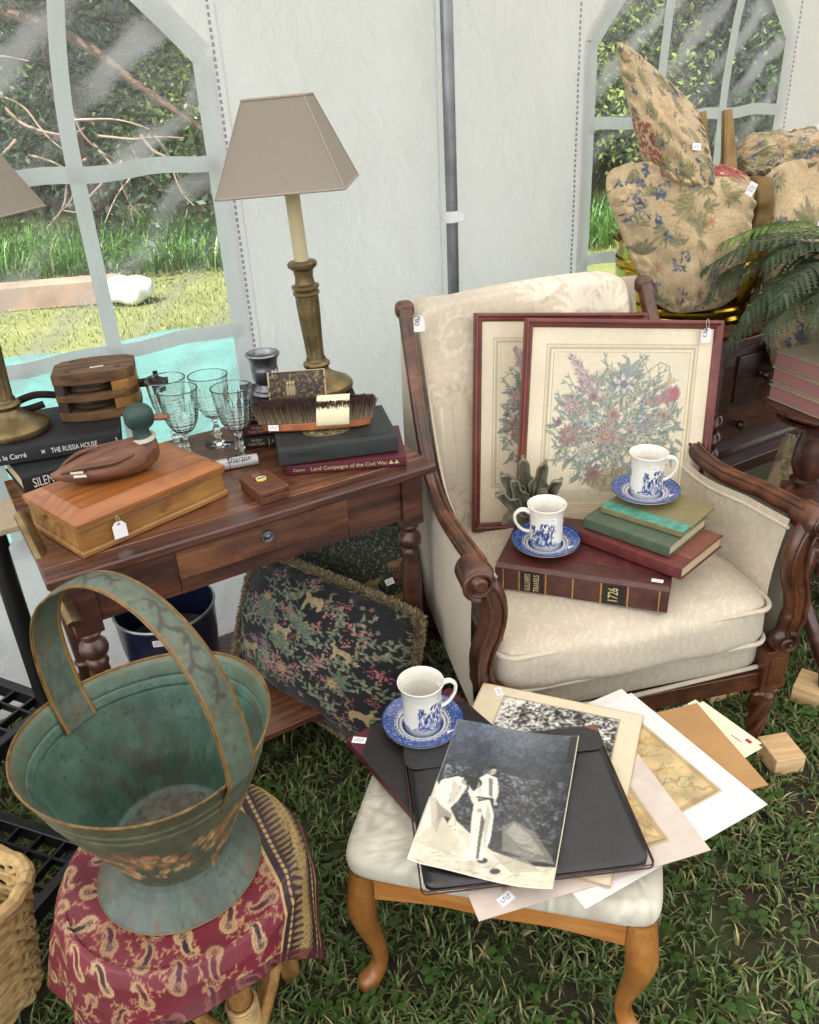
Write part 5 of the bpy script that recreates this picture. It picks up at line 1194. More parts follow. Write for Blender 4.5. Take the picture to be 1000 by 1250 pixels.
def apron(x0, x1, yy, nm='apron', flip=False):
    poly = [(x0, .315), (x0, .262)]+[(x0+(x1-x0)*k/16, .262+.018*math.sin(PI*k/16)**1.0*(1) - .010*math.sin(PI*k/16)**8) for k in range(1, 16)]+[(x1, .262), (x1, .315)]; return poly
MB().prism(apron(.052, SW-.052, 0), .012, .030, 'y').build('apron', 'honey_rail', st, bevel=.002)
MB().prism(apron(.052, SW-.052, 0), SD-.030, SD-.012, 'y').build('apron', 'honey_rail', st, bevel=.002)
MB().prism([(a-.0, b) for a, b in apron(.052, SD-.052, 0)], .012, .030, 'x').build('apron', 'honey_rail', st, bevel=.002)
MB().prism(apron(.052, SD-.052, 0), SW-.030, SW-.012, 'x').build('apron', 'honey_rail', st, bevel=.002)
for qx, qy in ((0, 0), (1, 0), (0, 1), (1, 1)):
    cx_, cy_ = (.031 if not qx else SW-.031), (.031 if not qy else SD-.031); ox, oy = (-1 if not qx else 1), (-1 if not qy else 1)
    pts = [(0, 0, .316), (.003, .003, .27), (.008, .008, .22), (.002, .002, .16), (-.008, -.008, .10), (-.010, -.010, .060), (-.002, -.002, .032), (.010, .010, .016), (.012, .012, 0)]
    rad = [.024, .0275, .0265, .0205, .0155, .0145, .0175, .0225, .017]
    pth = catmull([(cx_+ox*a, cy_+oy*b, c) for a, b, c in pts], 5); rd_ = np.interp(np.linspace(0, len(rad)-1, len(pth)), range(len(rad)), rad)
    MB().tube(pth, list(rd_), 20, up=(1, .3, 0)).build('leg', 'honey_wood', st)
# ---------------------------------------------------------------- prints and folders on the stool
def flat(name, orig, rz, cv, mat, label, cat, group=None, th=.0014, fn=None, edge=None, part='sheet'):
    r = empty(name, orig, (0, 0, rz), label, cat, group); sheet(part, cv, mat, r, fn, th, edge); return r
PG = 'paper things spread on the stool'
random.seed(3)
t_ = empty('folded_paper', (.415, 1.178, .3846), (0, 0, -61), 'cream folded paper with a small red mark sticking out at the back of the stool', 'paper', PG)
MB().box(0, 0, 0, .158, .150, .0006).build('leaf', 'paper_cream', t_, smooth=0); MB().box(.012, .09, .0007, .150, .158, .0013).build('leaf', 'paper_cream', t_, smooth=0)
plain('red_mark', '#9c1f28', .6, 0, .1, 60, 0); MB().box(.128, .138, .0014, .140, .146, .0016).build('red_mark', 'red_mark', t_, smooth=0); MB().box(.105, .128, .0014, .128, .130, .0016).build('red_mark', 'red_mark', t_, smooth=0)
cv = Canvas(.32, .222, .004, '#a37c4e'); cv.mottle(.06, .06, 9); k_ = flat('kraft_board', (.285, .947, .3868), 13.5, cv, 'painted_print', 'brown kraft sketch pad cover under the white mounted map', 'sketch pad', PG, edge='#8c6a42')
for k in range(26): MB().tube([(.05+k*.010, .219, .0), (.05+k*.010, .223, .003), (.05+k*.010, .2255, 0)], .0008, 5).build('wire_loop', 'tin', k_)
def mapdraw(cv, x0, y0, x1, y1, seed, faint=False):
    st_ = random.getstate(); random.seed(seed); cv.rect(x0, y0, x1, y1, '#b9a277')
    m_ = cv.noise(.05, 1, seed); z_ = cv.noise(.018, 1, seed+5); ins = (cv.X > x0) & (cv.X < x1) & (cv.Y > y0) & (cv.Y < y1)
    cv.a[ins] *= (.86+.22*z_[ins])[:, None]
    land = ins & (m_*.6+z_*.4 > .45); cv.a[land] = cv.a[land]*.75+srgb('#c9b483')*.25
    for c, n in (('#7f9a62', 3), ('#a06a72', 2), ('#b88f45', 3)):
        for _ in range(n):
            p = [(random.uniform(x0, x1), random.uniform(y0, y1))]; a = random.random()*6
            for k in range(26): a += random.gauss(0, .55); p.append((p[-1][0]+math.cos(a)*.007, p[-1][1]+math.sin(a)*.007))
            p = [q for q in p if x0+.008 < q[0] < x1-.008 and y0+.008 < q[1] < y1-.008]; cv.line(p, .0035, c, .55)
    for _ in range(34):
        p = [(random.uniform(x0, x1), random.uniform(y0, y1))]; a = random.random()*6
        for k in range(16): a += random.gauss(0, .5); p.append((p[-1][0]+math.cos(a)*.005, p[-1][1]+math.sin(a)*.005))
        p = [q for q in p if x0+.008 < q[0] < x1-.008 and y0+.008 < q[1] < y1-.008]; cv.line(p, .0011, '#5f4c34', .65)
    for _ in range(130):
        X, Y = random.uniform(x0+.01, x1-.015), random.uniform(y0+.01, y1-.01); cv.line([(X, Y), (X+random.uniform(.003, .010), Y+random.uniform(-.002, .002))], .0011, '#53422e', .6)
    for g in (.004, .007): cv.line([(x0+g, y0+g), (x1-g, y0+g), (x1-g, y1-g), (x0+g, y1-g), (x0+g, y0+g)], .0012, '#6b5538', .8)
    cv.line([(x0, y0), (x1, y0), (x1, y1), (x0, y1), (x0, y0)], .0014, '#a59d8c'); random.setstate(st_)
cv = Canvas(.38, .33, .005, '#d2cdca'); flat('white_sheet', (.212, .826, .3888), 26, cv, 'painted_print', 'plain white mount board poking out under the white mounted map', 'mount board', PG, edge='#c9c4be')
cv = Canvas(.387, .333, .0021, '#d8d3d1'); mapdraw(cv, .060, .060, .345, .262, 8); flat('mounted_map', (.230, .800, .3913), 27, cv, 'painted_print', 'old coloured map in a wide white mount on the right of the stool', 'map', PG, edge='#d0cac6')
cv = Canvas(.393, .300, .0023, '#c4b7ad'); mapdraw(cv, .052, .036, .340, .262, 14); cv.mottle(.02, .04, 3); pm = flat('mounted_map', (.069, .788, .3938), 15, cv, 'painted_print', 'old map in a pinkish mount sticking out below the black folder', 'map', PG, edge='#b9a99c')
sticker(pm, Matrix.Translation((.052, .022, .0016)) @ Matrix.Rotation(R(22), 4, 'Z'), .026, .016)
cv = Canvas(.32, .40, .002, '#d3c5aa'); x0, y0, x1, y1 = .052, .04, .278, .372; cv.rect(x0, y0, x1, y1, '#55554f'); ins = (cv.X > x0) & (cv.X < x1) & (cv.Y > y0) & (cv.Y < y1)
n1 = cv.noise(.012, 1, 3); n2 = cv.noise(.004, 1, 4); n3 = cv.noise(.05, 1, 6); v_ = np.clip((n1*.35+n2*.65-.5)*1.5+.36+(n3-.5)*.5+np.clip((.5-(cv.X-x0)/(x1-x0))*.9, 0, .5), .05, .85); cv.a[ins] = (v_[..., None]*np.array([1, 1, .97]))[ins]
for _ in range(240):
    X, Y = random.uniform(x0, x1-.02), random.uniform(y0, y1-.004); cv.line([(X, Y), (X+random.uniform(.004, .02), Y-random.uniform(.0, .008))], .0011, random.choice(['#d6d4cc', '#1d1d1c', '#a9a8a2']), .6)
cv.line([(x0, y0), (x1, y0), (x1, y1), (x0, y1), (x0, y0)], .0022, '#8d7f6a'); cv.line([(.001, .001), (.319, .001), (.319, .399), (.001, .399), (.001, .001)], .0025, '#a98a70')
cm = flat('mounted_photograph', (-.021, .953, .3963), -22.5, cv, 'painted_print', 'black and white landscape photograph in a cream mount at the back of the stool', 'photograph', PG, edge='#a98a70', th=.0022)
sticker(cm, Matrix.Translation((.038, .382, .0025)) @ Matrix.Rotation(R(-58), 4, 'Z'), .024, .014)
# maroon album with leather corners
al = empty('album', (.018, .925, .3835), (0, 0, 32.7), 'maroon and dark brown album under the left cup and saucer on the stool', 'album')
MB().box(0, 0, .0, .245, .30, .0185).build('boards', 'maroon_cloth', al, bevel=.0015)
MB().prism([(.0, .0), (.243, .0), (.243, .245), (.190, .2985), (.055, .2985), (.0, .243)], .0186, .0192).build('cover_panel', 'dark_cover', al, smooth=0)
sticker(al, Matrix.Translation((.018, .281, .0188)) @ Matrix.Rotation(R(-45), 4, 'Z'), .026, .016)
# black leather document case
ca_ = empty('document_case', (-.013, .829, .3995), (0, 0, 4.2), 'worn black leather document case with a rounded flap, lying across the stool', 'case')
P = superq(.181, .152, .0095, .5, .10, 120, 26, c=(.181, .152, .0098)); P[..., 2] += .0012*np.sin(P[..., 0]*40)*np.sin(P[..., 1]*31)*(P[..., 2] > .01); grid('body', P, 'leather_black', ca_, cu=True)
for z in (.006, .0125): MB().tube(rr_path(.1815, .1525, z, .181, .152, .010), .0013, 6, closed=True).build('seam', 'leather_worn', ca_)
fl = [(.0, .300), (.0, .262)]+[(.022-.022*math.cos(a), .262-.020*math.sin(a)) for a in (.4, .8, 1.2, 1.57)]+[(.34+.022*math.sin(a), .262-.020*math.cos(a)) for a in (0, .4, .8, 1.2)]+[(.362, .262), (.362, .304), (.0, .304)]
MB().prism(fl[:-1], .0192, .0212).build('flap', 'leather_black', ca_, bevel=.0007)
fe = [(x, y, .0212) for x, y in fl[1:-2]]; MB().tube(fe, .0009, 6).build('flap_edge', 'leather_worn', ca_)
MB().prism([(.335, .303), (.361, .303), (.361, .285), (.350, .292)], .0213, .0216).build('worn_patch', 'rose_leather', ca_, smooth=0)
# the big glossy photograph of two men among rocks
PW, PH = .226, .325; cv = Canvas(PW, PH, .00115, '#30343c'); random.seed(9)
def uv(px, py):
    dx, dy = px-308, py-848; det = 542*-536-227*112; return ((dx*-536-227*dy)/det*PW, (542*dy-112*dx)/det*PH)
def pg(pts, c, a=1): cv.poly([uv(*p) for p in pts], c, a)
n1, n2, n3 = cv.noise(.014, 1, 1), cv.noise(.0042, 1, 2), cv.noise(.06, 1, 3); V_ = cv.Y/PH; U_ = cv.X/PW
foli = np.clip((n1*.4+n2*.6-.42)*1.7, 0, 1)
b_ = .12+.10*np.clip((V_-.45)*2, 0, 1)+foli*.45*(V_ < .66)*(V_ > .28)*(.35+n3)+foli*.12; cv.a = np.stack([b_*.95, b_*1.0, b_*1.10], -1)
sheen = np.clip((V_-.62)*2.4, 0, 1)*np.clip(1.25-U_*1.1, .15, 1)*(.55+.5*n1); cv.a += sheen[..., None]*np.array([.12, .17, .24])  # bluish reflection on the glossy paper, painted into the print's upper part
for _ in range(520): X, Y = random.random()*PW, PH*random.uniform(.66, 1); cv.ell(X, Y, .0007, .0007, 0, '#aab4c6', .5)
pg([(308, 848), (850, 960), (905, 900), (800, 880), (720, 850), (640, 820), (560, 760), (420, 640)], '#cfc8b4'); pg([(308, 848), (400, 640), (430, 560), (470, 640), (540, 780), (560, 850)], '#d8d2bf')
pg([(690, 745), (740, 725), (820, 770), (865, 860), (870, 885), (760, 850), (680, 820)], '#6d6b64'); pg([(700, 760), (740, 735), (800, 780), (840, 850), (760, 820)], '#918e84')
for k in range(24): a_, b__ = random.uniform(690, 850), random.uniform(745, 870); cv.line([uv(a_, b__), uv(a_+50, b__+18)], .0010, random.choice(['#3b3a36', '#b5b1a4']), .5)
for _ in range(150): a_, b__ = random.uniform(330, 860), random.uniform(790, 950); cv.line([uv(a_, b__), uv(a_+random.uniform(10, 50), b__+random.uniform(-12, 14))], .0012, random.choice(['#8b8473', '#5b564a', '#e6e0cc']), .5)
m_ = V_ < .24; cv.a[m_] *= (.86+.16*n1[m_]+.1*n3[m_])[:, None]
for (a_, b__) in ((645, 885), (600, 850)): cv.ell(*uv(a_, b__), .008, .005, .3, '#1d1d1f')
# standing man
pg([(585, 650), (650, 645), (662, 700), (640, 780), (600, 850), (545, 845), (560, 760), (570, 700)], '#dcd8cb'); pg([(612, 690), (622, 720), (600, 790), (585, 845), (575, 845), (590, 780)], '#55524c')
pg([(615, 560), (650, 548), (690, 565), (694, 600), (668, 645), (600, 640), (565, 625), (560, 600), (590, 610)], '#e2dfd4'); pg([(655, 562), (672, 570), (662, 640), (648, 630)], '#77736a')
cv.line([uv(600, 633), uv(664, 645)], .0035, '#26262a'); cv.ell(*uv(677, 540), .0052, .0075, -.15, '#b9b2a4'); cv.ell(*uv(677, 522), .0058, .0036, .2, '#18181a'); cv.ell(*uv(670, 540), .0014, .001, 0, '#2a2622'); cv.ell(*uv(684, 542), .0014, .001, 0, '#2a2622'); cv.line([uv(670, 552), uv(680, 553)], .001, '#4a4038')
pg([(690, 590), (692, 620), (672, 660), (664, 655), (676, 620)], '#cfcabb'); cv.ell(*uv(672, 662), .004, .004, 0, '#b0a898')
# man bending over at the left
pg([(430, 640), (425, 600), (450, 560), (520, 548), (560, 560), (560, 590), (520, 640), (480, 672), (445, 668)], '#e0ddd2'); cv.ell(*uv(560, 572), .010, .008, 0, '#a59c8c'); cv.ell(*uv(590, 580), .0135, .0125, 0, '#1b1a1c'); cv.ell(*uv(570, 560), .009, .006, .4, '#1b1a1c')
pg([(425, 640), (455, 668), (490, 690), (480, 715), (455, 700), (430, 740), (420, 770), (412, 690)], '#8e887b'); pg([(455, 700), (480, 705), (470, 725)], '#26241f'); pg([(400, 640), (425, 630), (430, 700), (405, 760)], '#b5ae9c')
pg([(565, 580), (600, 640), (612, 680), (598, 685), (570, 640)], '#d5d0c2'); cv.ell(*uv(604, 682), .0045, .004, 0, '#9b9282')
cv.line([uv(360, 780), uv(385, 700)], .002, '#f0ead8', .6)
pg([(500, 560), (540, 600), (500, 645), (470, 660), (490, 610)], '#b9b5a8', .7); pg([(640, 655), (650, 700), (625, 770), (608, 830), (615, 740)], '#aaa69a', .8); pg([(610, 570), (622, 610), (612, 640), (600, 600)], '#bdb9ac', .7); pg([(330, 790), (450, 700), (520, 790), (470, 830)], '#b5ae99', .6); pg([(640, 830), (760, 850), (820, 900), (700, 890)], '#9d9684', .6)
for _ in range(260): a_, b__ = random.uniform(480, 880), random.uniform(560, 760); u_ = uv(a_, b__); cv.leaf(u_[0], u_[1], .006, .0024, random.random()*6, random.choice(['#8f9188', '#6d7068', '#b5b6ac', '#3a3c3a']), None, .5*(abs(a_-620) > 60))
cv.blur(1)
cv.rect(0, 0, PW, .0022, '#ddd6c2'); cv.rect(0, 0, .0016, PH, '#cfc8b4', .7); cv.rect(PW-.0022, 0, PW, PH, '#cbc3ab'); cv.rect(PW-.016, PH*.80, PW-.004, PH*.99, '#17181b', .8); cv.grain(.05)
fnp = lambda X, Y: .002+.010*np.clip((X/PW-.72)/.28, 0, 1)**2+.004*np.clip((Y/PH-.8)/.2, 0, 1)**2+.006*np.clip((.15-X/PW)/.15, 0, 1)**2*(Y/PH < .4)+.0016*np.sin(X*34+Y*22)
flat('photograph', (-.034, .876, .4215), -18.5, cv, 'photo_gloss', 'large curling glossy black and white photograph of two men among rocks, topmost on the stool', 'photograph', PG, fn=fnp, edge='#cbc3ab', th=.0007, part='print')

# ---------------------------------------------------------------- cushions
def pillow(name, corners, thick, cv, mat, label, cat='cushion', group=None, n=150, pinch=.10, wr=.006, seed=0, back=None):
    """corners BL, BR, TR, TL in world space; front faces -normal"""
    a, b, c, d = [Vector(p) for p in corners]; ctr = (a+b+c+d)/4; nrm = (b-a).cross(d-a).normalized()
    root = empty(name, ctr-Vector((0, 0, 0)), 0, label, cat, group)
    u = np.linspace(0, 1, n)[:, None]*np.ones((1, n)); v = u.T.copy(); A, B, C_, D = [np.array(q-ctr) for q in (a, b, c, d)]
    su, sv = 2*u-1, 2*v-1; rk = max(0, -pinch); pp_ = max(0, pinch)
    U, Vv = (su*(1-pp_*.5*(1-sv**2)*np.abs(su)**3)*np.sqrt(1-rk*sv**4)+1)/2, (sv*(1-pp_*.5*(1-su**2)*np.abs(sv)**3)*np.sqrt(1-rk*su**4)+1)/2; U, Vv = U[..., None], Vv[..., None]
    P0 = A*(1-U)*(1-Vv)+B*U*(1-Vv)+C_*U*Vv+D*(1-U)*Vv
    prof = (np.clip(1-np.abs(su)**2.4, 0, 1)*np.clip(1-np.abs(sv)**2.4, 0, 1))**.55
    w_ = np.array([[noise.noise(Vector((float(x)*3.1, float(y)*3.1, seed)))*1.0+.5*noise.noise(Vector((float(x)*8, float(y)*8, seed+3))) for y in v[0]] for x in u[:, 0]])
    edge = np.minimum(1-np.abs(su), 1-np.abs(sv)); w_ = w_*wr*np.clip(edge*8, 0, 1)+np.array([[noise.noise(Vector((float(x)*15, float(y)*15, seed+9))) for y in v[0]] for x in u[:, 0]])*wr*1.3*np.exp(-((edge-.08)/.09)**2)
    N_ = np.array(nrm); F_ = P0+N_*(prof*thick/2+w_)[..., None]; Bk = P0-N_*(prof*thick/2+w_*.5)[..., None]
    col_ = cv.samp(u*.998, v*.998); 
    grid('front_face', F_, mat, root, col_); grid('back_face', Bk[::-1], mat, root, (cv.samp(u*.998, v*.998)*.9)[::-1]); root['nrm'] = 0; del root['nrm']
    return root, P0
def fringe(root, P0, mat, L=.018, per=26, c=('#a2906c', '#756548')):
    n = P0.shape[0]; rim = [P0[i, 0] for i in range(n)]+[P0[n-1, j] for j in range(1, n)]+[P0[i, n-1] for i in range(n-2, -1, -1)]+[P0[0, j] for j in range(n-2, 0, -1)]
    ctr = P0.reshape(-1, 3).mean(0); pts = []; F = []; C = []
    for k in range(0, len(rim)):
        p = rim[k]; q = rim[(k+1) % len(rim)]; o_ = p-ctr; o_ /= np.linalg.norm(o_)
        for _ in range(per):
            s_ = p+(q-p)*random.random(); d = o_+RS.normal(0, .55, 3); d /= np.linalg.norm(d); e = s_+d*L*random.uniform(.5, 1.1); t_ = np.cross(d, RS.normal(0, 1, 3)); t_ = t_/np.linalg.norm(t_)*.0011; b_ = len(pts)
            pts += [s_-t_, s_+t_, e+t_*.8, e-t_*.8]; F.append((b_, b_+1, b_+2, b_+3)); cc = (srgb(c[0]) if random.random() < .6 else srgb(c[1]))*random.uniform(.75, 1.15); C += [cc*.8]*2+[cc]*2
    o = fast_mesh('fringe', pts, F, 'leafy', root, False, C); o['kind'] = 'stuff'
# verdure cushion
random.seed(31); cv = Canvas(.44, .44, .0015, '#0e1014'); Gv = ['#66705f', '#788164', '#55604f', '#858a70', '#4d5c50']
for k in range(44): cv.vine(random.uniform(0, .44), random.uniform(0, .44), random.random()*6, random.uniform(.06, .13), Gv, '#6a745c', .0095, .6, .016, .0078, '#878d70', 1, None, .0018)
for k in range(40):
    x, y = random.uniform(.01, .43), random.uniform(.01, .43); c = random.choice(['#b0606a', '#b8777a', '#8c4a56', '#9c7a80'])
    for j in range(20): cv.ell(x+random.gauss(0, .012), y+random.gauss(0, .010), .0024, .0024, 0, c, .9)
for k in range(30): x, y = random.uniform(.01, .43), random.uniform(.01, .43); cv.flower(x, y, random.uniform(.006, .013), random.choice((5, 6, 9)), random.choice(['#a98d76', '#9a6c78', '#b8a68c', '#84788a']), '#7c5546', .95, '#40363a')
for k in range(6):
    x, y = random.uniform(.06, .38), random.uniform(.06, .38)
    for j in range(7): cv.leaf(x, y, .030, .014, j*.9, random.choice(['#5d6a52', '#4e5e50']), '#858d70')
def beast(x, y, f):
    c, d_ = '#a8966e', '#84724f'; s_ = .78
    q = [(-.030, -.004), (-.022, .012), (0, .015), (.016, .012), (.022, .022), (.032, .026), (.040, .018), (.034, .012), (.028, .004), (.026, -.014), (.030, -.030), (.022, -.030), (.016, -.010), (-.006, -.009), (-.016, -.016), (-.014, -.032), (-.022, -.032), (-.028, -.014)]
    cv.poly([(x+f*a_*s_, y+b_*s_) for a_, b_ in q], c, .95); cv.leaf(x+f*.028*s_, y+.024*s_, .012, .005, 1.5, c)
    cv.line([(x-.028*f*s_, y+.004), (x-.042*f*s_, y+.018), (x-.032*f*s_, y+.034), (x-.044*f*s_, y+.04)], .004, d_)
    for k in range(14): a_ = random.uniform(-.02, .02)*f*s_; cv.line([(x+a_, y+random.uniform(-.004, .010)), (x+a_+.006, y+random.uniform(-.004, .010))], .0012, d_, .7)
beast(.15, .25, 1); beast(.31, .27, -1); beast(.37, .11, 1); beast(.21, .38, -1); beast(.06, .12, 1)
for k in range(3): x, y = (.17, .30, .09)[k], (.13, .17, .33)[k]; cv.flower(x, y, .022, 8, '#977d5c', '#6f5040', .95, '#4c3a2e'); cv.flower(x, y, .013, 6, '#b39a76', '#80624a', .9)
cv.mottle(.004, .12, 4)
vc, P0 = pillow('cushion', [(-.475, 1.745, .170), (-.075, 1.46, .055), (.012, 1.60, .372), (-.400, 1.85, .432)], .185, cv, 'painted_cloth', 'dark tapestry cushion with leaves, beasts and pink berries, leaning on the table shelf', n=240, seed=2, pinch=-.06, wr=.012)
fringe(vc, P0, 'gold_fringe', .024, 34, ('#b3a284', '#8d7c5e'))
sticker(vc, Matrix.Translation((.115, -.150, .105)) @ Matrix.Rotation(R(60), 4, 'X') @ Matrix.Rotation(R(20), 4, 'Z'), .022, .015) if False else None
# green millefleurs cushion
random.seed(37); cv = Canvas(.42, .40, .0024, '#262c22')
for k in range(2600): x, y = random.uniform(0, .42), random.uniform(0, .40); cv.leaf(x, y, random.uniform(.004, .009), .003, random.random()*6, random.choice(['#7b7d5a', '#8f8c68', '#5c6348', '#a59c78']), None, .8)
for k in range(9):
    x, y = random.uniform(.04, .38), random.uniform(.04, .36); c = random.choice(['#a08a58', '#8d6a48', '#7a3f38'])
    cv.ell(x, y, .022, .010, .2, c, .9); cv.ell(x+.02, y+.012, .008, .006, 0, c, .9)
    for j in (-.014, -.004, .008, .016): cv.line([(x+j, y), (x+j, y-.022)], .004, c, .9)
gc, P1 = pillow('cushion', [(-.36, 1.875, .172), (.035, 1.73, .175), (.0, 1.86, .485), (-.335, 1.97, .44)], .11, cv, 'painted_cloth', 'dark green cushion dotted with tiny leaves and beasts, behind the table leg', seed=6, n=170)
fringe(gc, P1, 'gold_fringe', .006, 6, ('#5a5a40', '#3a3d2a'))
sticker(gc, Matrix.Translation((.105, -.105, .062)) @ Matrix.Rotation(R(66), 4, 'X') @ Matrix.Rotation(R(20), 4, 'Z'), .022, .016)
# wine red shaggy cushion behind
cv = Canvas(.4, .4, .01, '#3a1016'); rc, P2 = pillow('cushion', [(-.20, 1.98, .172), (.085, 1.80, .172), (.088, 1.91, .49), (-.17, 2.05, .47)], .12, cv, 'painted_cloth', 'wine red cushion with a shaggy fringe, behind the green cushion', seed=9, n=90)
fringe(rc, P2, 'wine_fringe', .032, 40, ('#5a1a22', '#33090f'))

# ---------------------------------------------------------------- green tole coal scuttle
SC0 = Vector((-.387, .893, 0)); th0 = math.atan2(-.17, -.28)   # lip axis angle
sc_r = empty('coal_scuttle', (SC0.x, SC0.y, .4365), 0, 'large green painted tin coal scuttle with a broad hoop handle, on the paisley cloth', 'coal scuttle')
n, mm = 260, 150; a = np.linspace(0, 2*PI, n, endpoint=False)
pr_o = [(.127, 0), (.1285, .002), (.126, .006), (.114, .017), (.102, .030), (.093, .044), (.089, .052), (.090, .058), (.094, .068), (.110, .100), (.130, .140), (.150, .180), (.160, .205), (.1625, .208), (.1615, .212), (.1655, .222), (.168, .224), (.167, .228), (.175, .248), (.1795, .255)]
pr_i = [(.1775, .2545), (.173, .247), (.166, .228), (.1665, .224), (.164, .222), (.1595, .212), (.160, .208), (.158, .204), (.148, .180), (.130, .146), (.110, .114), (.090, .070), (.075, .062), (0.0, .061)]
def rev(pf, m): q = np.linspace(0, len(pf)-1, m); return np.interp(q, range(len(pf)), [p[0] for p in pf]), np.interp(q, range(len(pf)), [p[1] for p in pf])
def scut(r, z):
    k = np.clip((z-.08)/.175, 0, 1); A_ = a[:, None]; rr = r*(1+.012*k*np.cos(2*(A_-th0))+.01*k*np.cos(A_-th0)); zz = z+.008*k**2*np.cos(2*(A_-th0)); return np.stack([rr*np.cos(A_), rr*np.sin(A_), zz*np.ones_like(A_)], -1)
r1, z1 = rev(pr_o, mm); P = scut(r1[None, :], z1[None, :])
random.seed(41); cv = Canvas(1.0, .255, .0025, '#4a5a50'); top = cv.Y > .055; cv.a[top] = cv.a[top]*.35+srgb('#4e4c38')*.65; low = cv.Y <= .055; cv.a[low] = srgb('#43524a'); cv.mottle(.03, .16, 5); cv.mottle(.008, .12, 8)
rust = np.clip((cv.noise(.012, 1, 31)*.5+cv.noise(.03, 1, 32)*.5-.52)*4, 0, 1)*.65; e_ = np.clip(1-np.minimum(np.abs(cv.Y-.010), np.abs(cv.Y-.25))/.022, 0, 1); cv.blend((slice(None), slice(None)), np.clip(rust*(.25+e_), 0, 1), '#5a4230')
for k in range(130):   # band of painted flowers
    x, y = random.uniform(0, 1), .128+random.gauss(0, .024); c = random.choice(['#b07c52', '#b98660', '#94603f', '#c09a6c', '#a3744f']); r_f = random.uniform(.010, .020); [cv.ell(x+random.gauss(0, r_f*.6), y+random.gauss(0, r_f*.5), r_f*random.uniform(.3, .6), r_f*random.uniform(.25, .45), random.random()*3, random.choice([c, '#c9a577', '#8f5638', '#a86f4a']), .85) for _q in range(9)]; cv.ell(x, y, r_f*.2, r_f*.2, 0, '#6d3a2a', .8)
for k in range(260): x, y = random.uniform(0, 1), .128+random.gauss(0, .034); cv.leaf(x, y, .016, .007, random.random()*6, random.choice(['#4a5a3c', '#5b6a48', '#3c4a38']), None, .6)
for k in range(2200): cv.ell(random.random(), random.random()*.255, random.uniform(.0006, .0035), random.uniform(.0006, .0025), random.random()*3, random.choice(['#2b2f26', '#3d3123', '#5a6050', '#574530', '#6a6a58']), random.uniform(.3, .8))
u = ((a/(2*PI)) % 1)[:, None]*np.ones((1, mm)); zc = np.clip(z1[None, :]/.256, 0, .999)*np.ones((n, 1)); C = cv.samp(u, zc); rimm = (z1 > .2535); C[:, rimm] = srgb('#73603c'); C[:, z1 < .0035] = srgb('#77603c')
grid('body', P, 'painted_tin', sc_r, C, cu=True)
r2, z2 = rev(pr_i, 110); P = scut(r2[None, :], z2[None, :]); cv = Canvas(1.0, .24, .0021, '#48665a'); cv.mottle(.10, .22, 15); cv.mottle(.02, .16, 18)
g_ = np.clip((cv.noise(.09, 1, 41)*.55+cv.noise(.02, 1, 42)*.45-.50)*5, 0, 1); cv.blend((slice(None), slice(None)), g_*.6, '#4b4436')
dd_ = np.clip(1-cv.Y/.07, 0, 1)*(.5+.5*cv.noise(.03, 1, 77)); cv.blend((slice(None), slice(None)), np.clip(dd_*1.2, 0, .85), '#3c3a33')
for k in range(2600): cv.ell(random.random(), random.random()*.24, random.uniform(.0005, .0022), random.uniform(.0005, .0016), random.random()*3, random.choice(['#22302a', '#32281d', '#66705e', '#1f2723', '#4f5f52']), random.uniform(.3, .85))
for k in range(420): x, y = random.random(), random.random()*.24; cv.line([(x, y), (x+random.uniform(-.012, .012), y+random.uniform(-.012, .012))], .0014, random.choice(['#6f8577', '#2b332c']), .45)
n2 = P.shape[1]; vv_ = np.clip(np.r_[0, np.cumsum(np.hypot(np.diff(r2[::-1]), np.diff(z2[::-1])))][::-1]/.30, 0, .999)
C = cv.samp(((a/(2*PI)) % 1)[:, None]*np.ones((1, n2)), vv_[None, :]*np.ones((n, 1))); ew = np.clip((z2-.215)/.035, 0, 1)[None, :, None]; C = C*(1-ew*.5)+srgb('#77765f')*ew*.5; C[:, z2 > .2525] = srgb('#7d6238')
grid('inside', P, 'painted_tin', sc_r, C, cu=True)
rp = scut(np.array([[.1785]]), np.array([[.2555]]))[:, 0]; MB().tube([tuple(p) for p in rp], .0021, 8, closed=True).build('gilt_rim', 'scuttle_gold' if 'scuttle_gold' in M else plain('scuttle_gold', '#6b5430', .5, .3, .6, 60, .6, 200).name, sc_r)
sc_r.scale = (.975, .975, 1.09); sc_r.location.y -= .006
# ash and dust in the bottom
P = np.zeros((60, 24, 3)); 
for i in range(60):
    for j in range(24): q = .082*j/23; aa = 2*PI*i/60; P[i, j] = (q*math.cos(aa)+.004, q*math.sin(aa)-.004, .064+.010*noise.noise(Vector((q*math.cos(aa)*40, q*math.sin(aa)*40, 1)))+.004)
plain('ash', '#625f59', .95, 0, .45, 60, 1, 160, .003); grid('ash', P, 'ash', sc_r, cu=True)
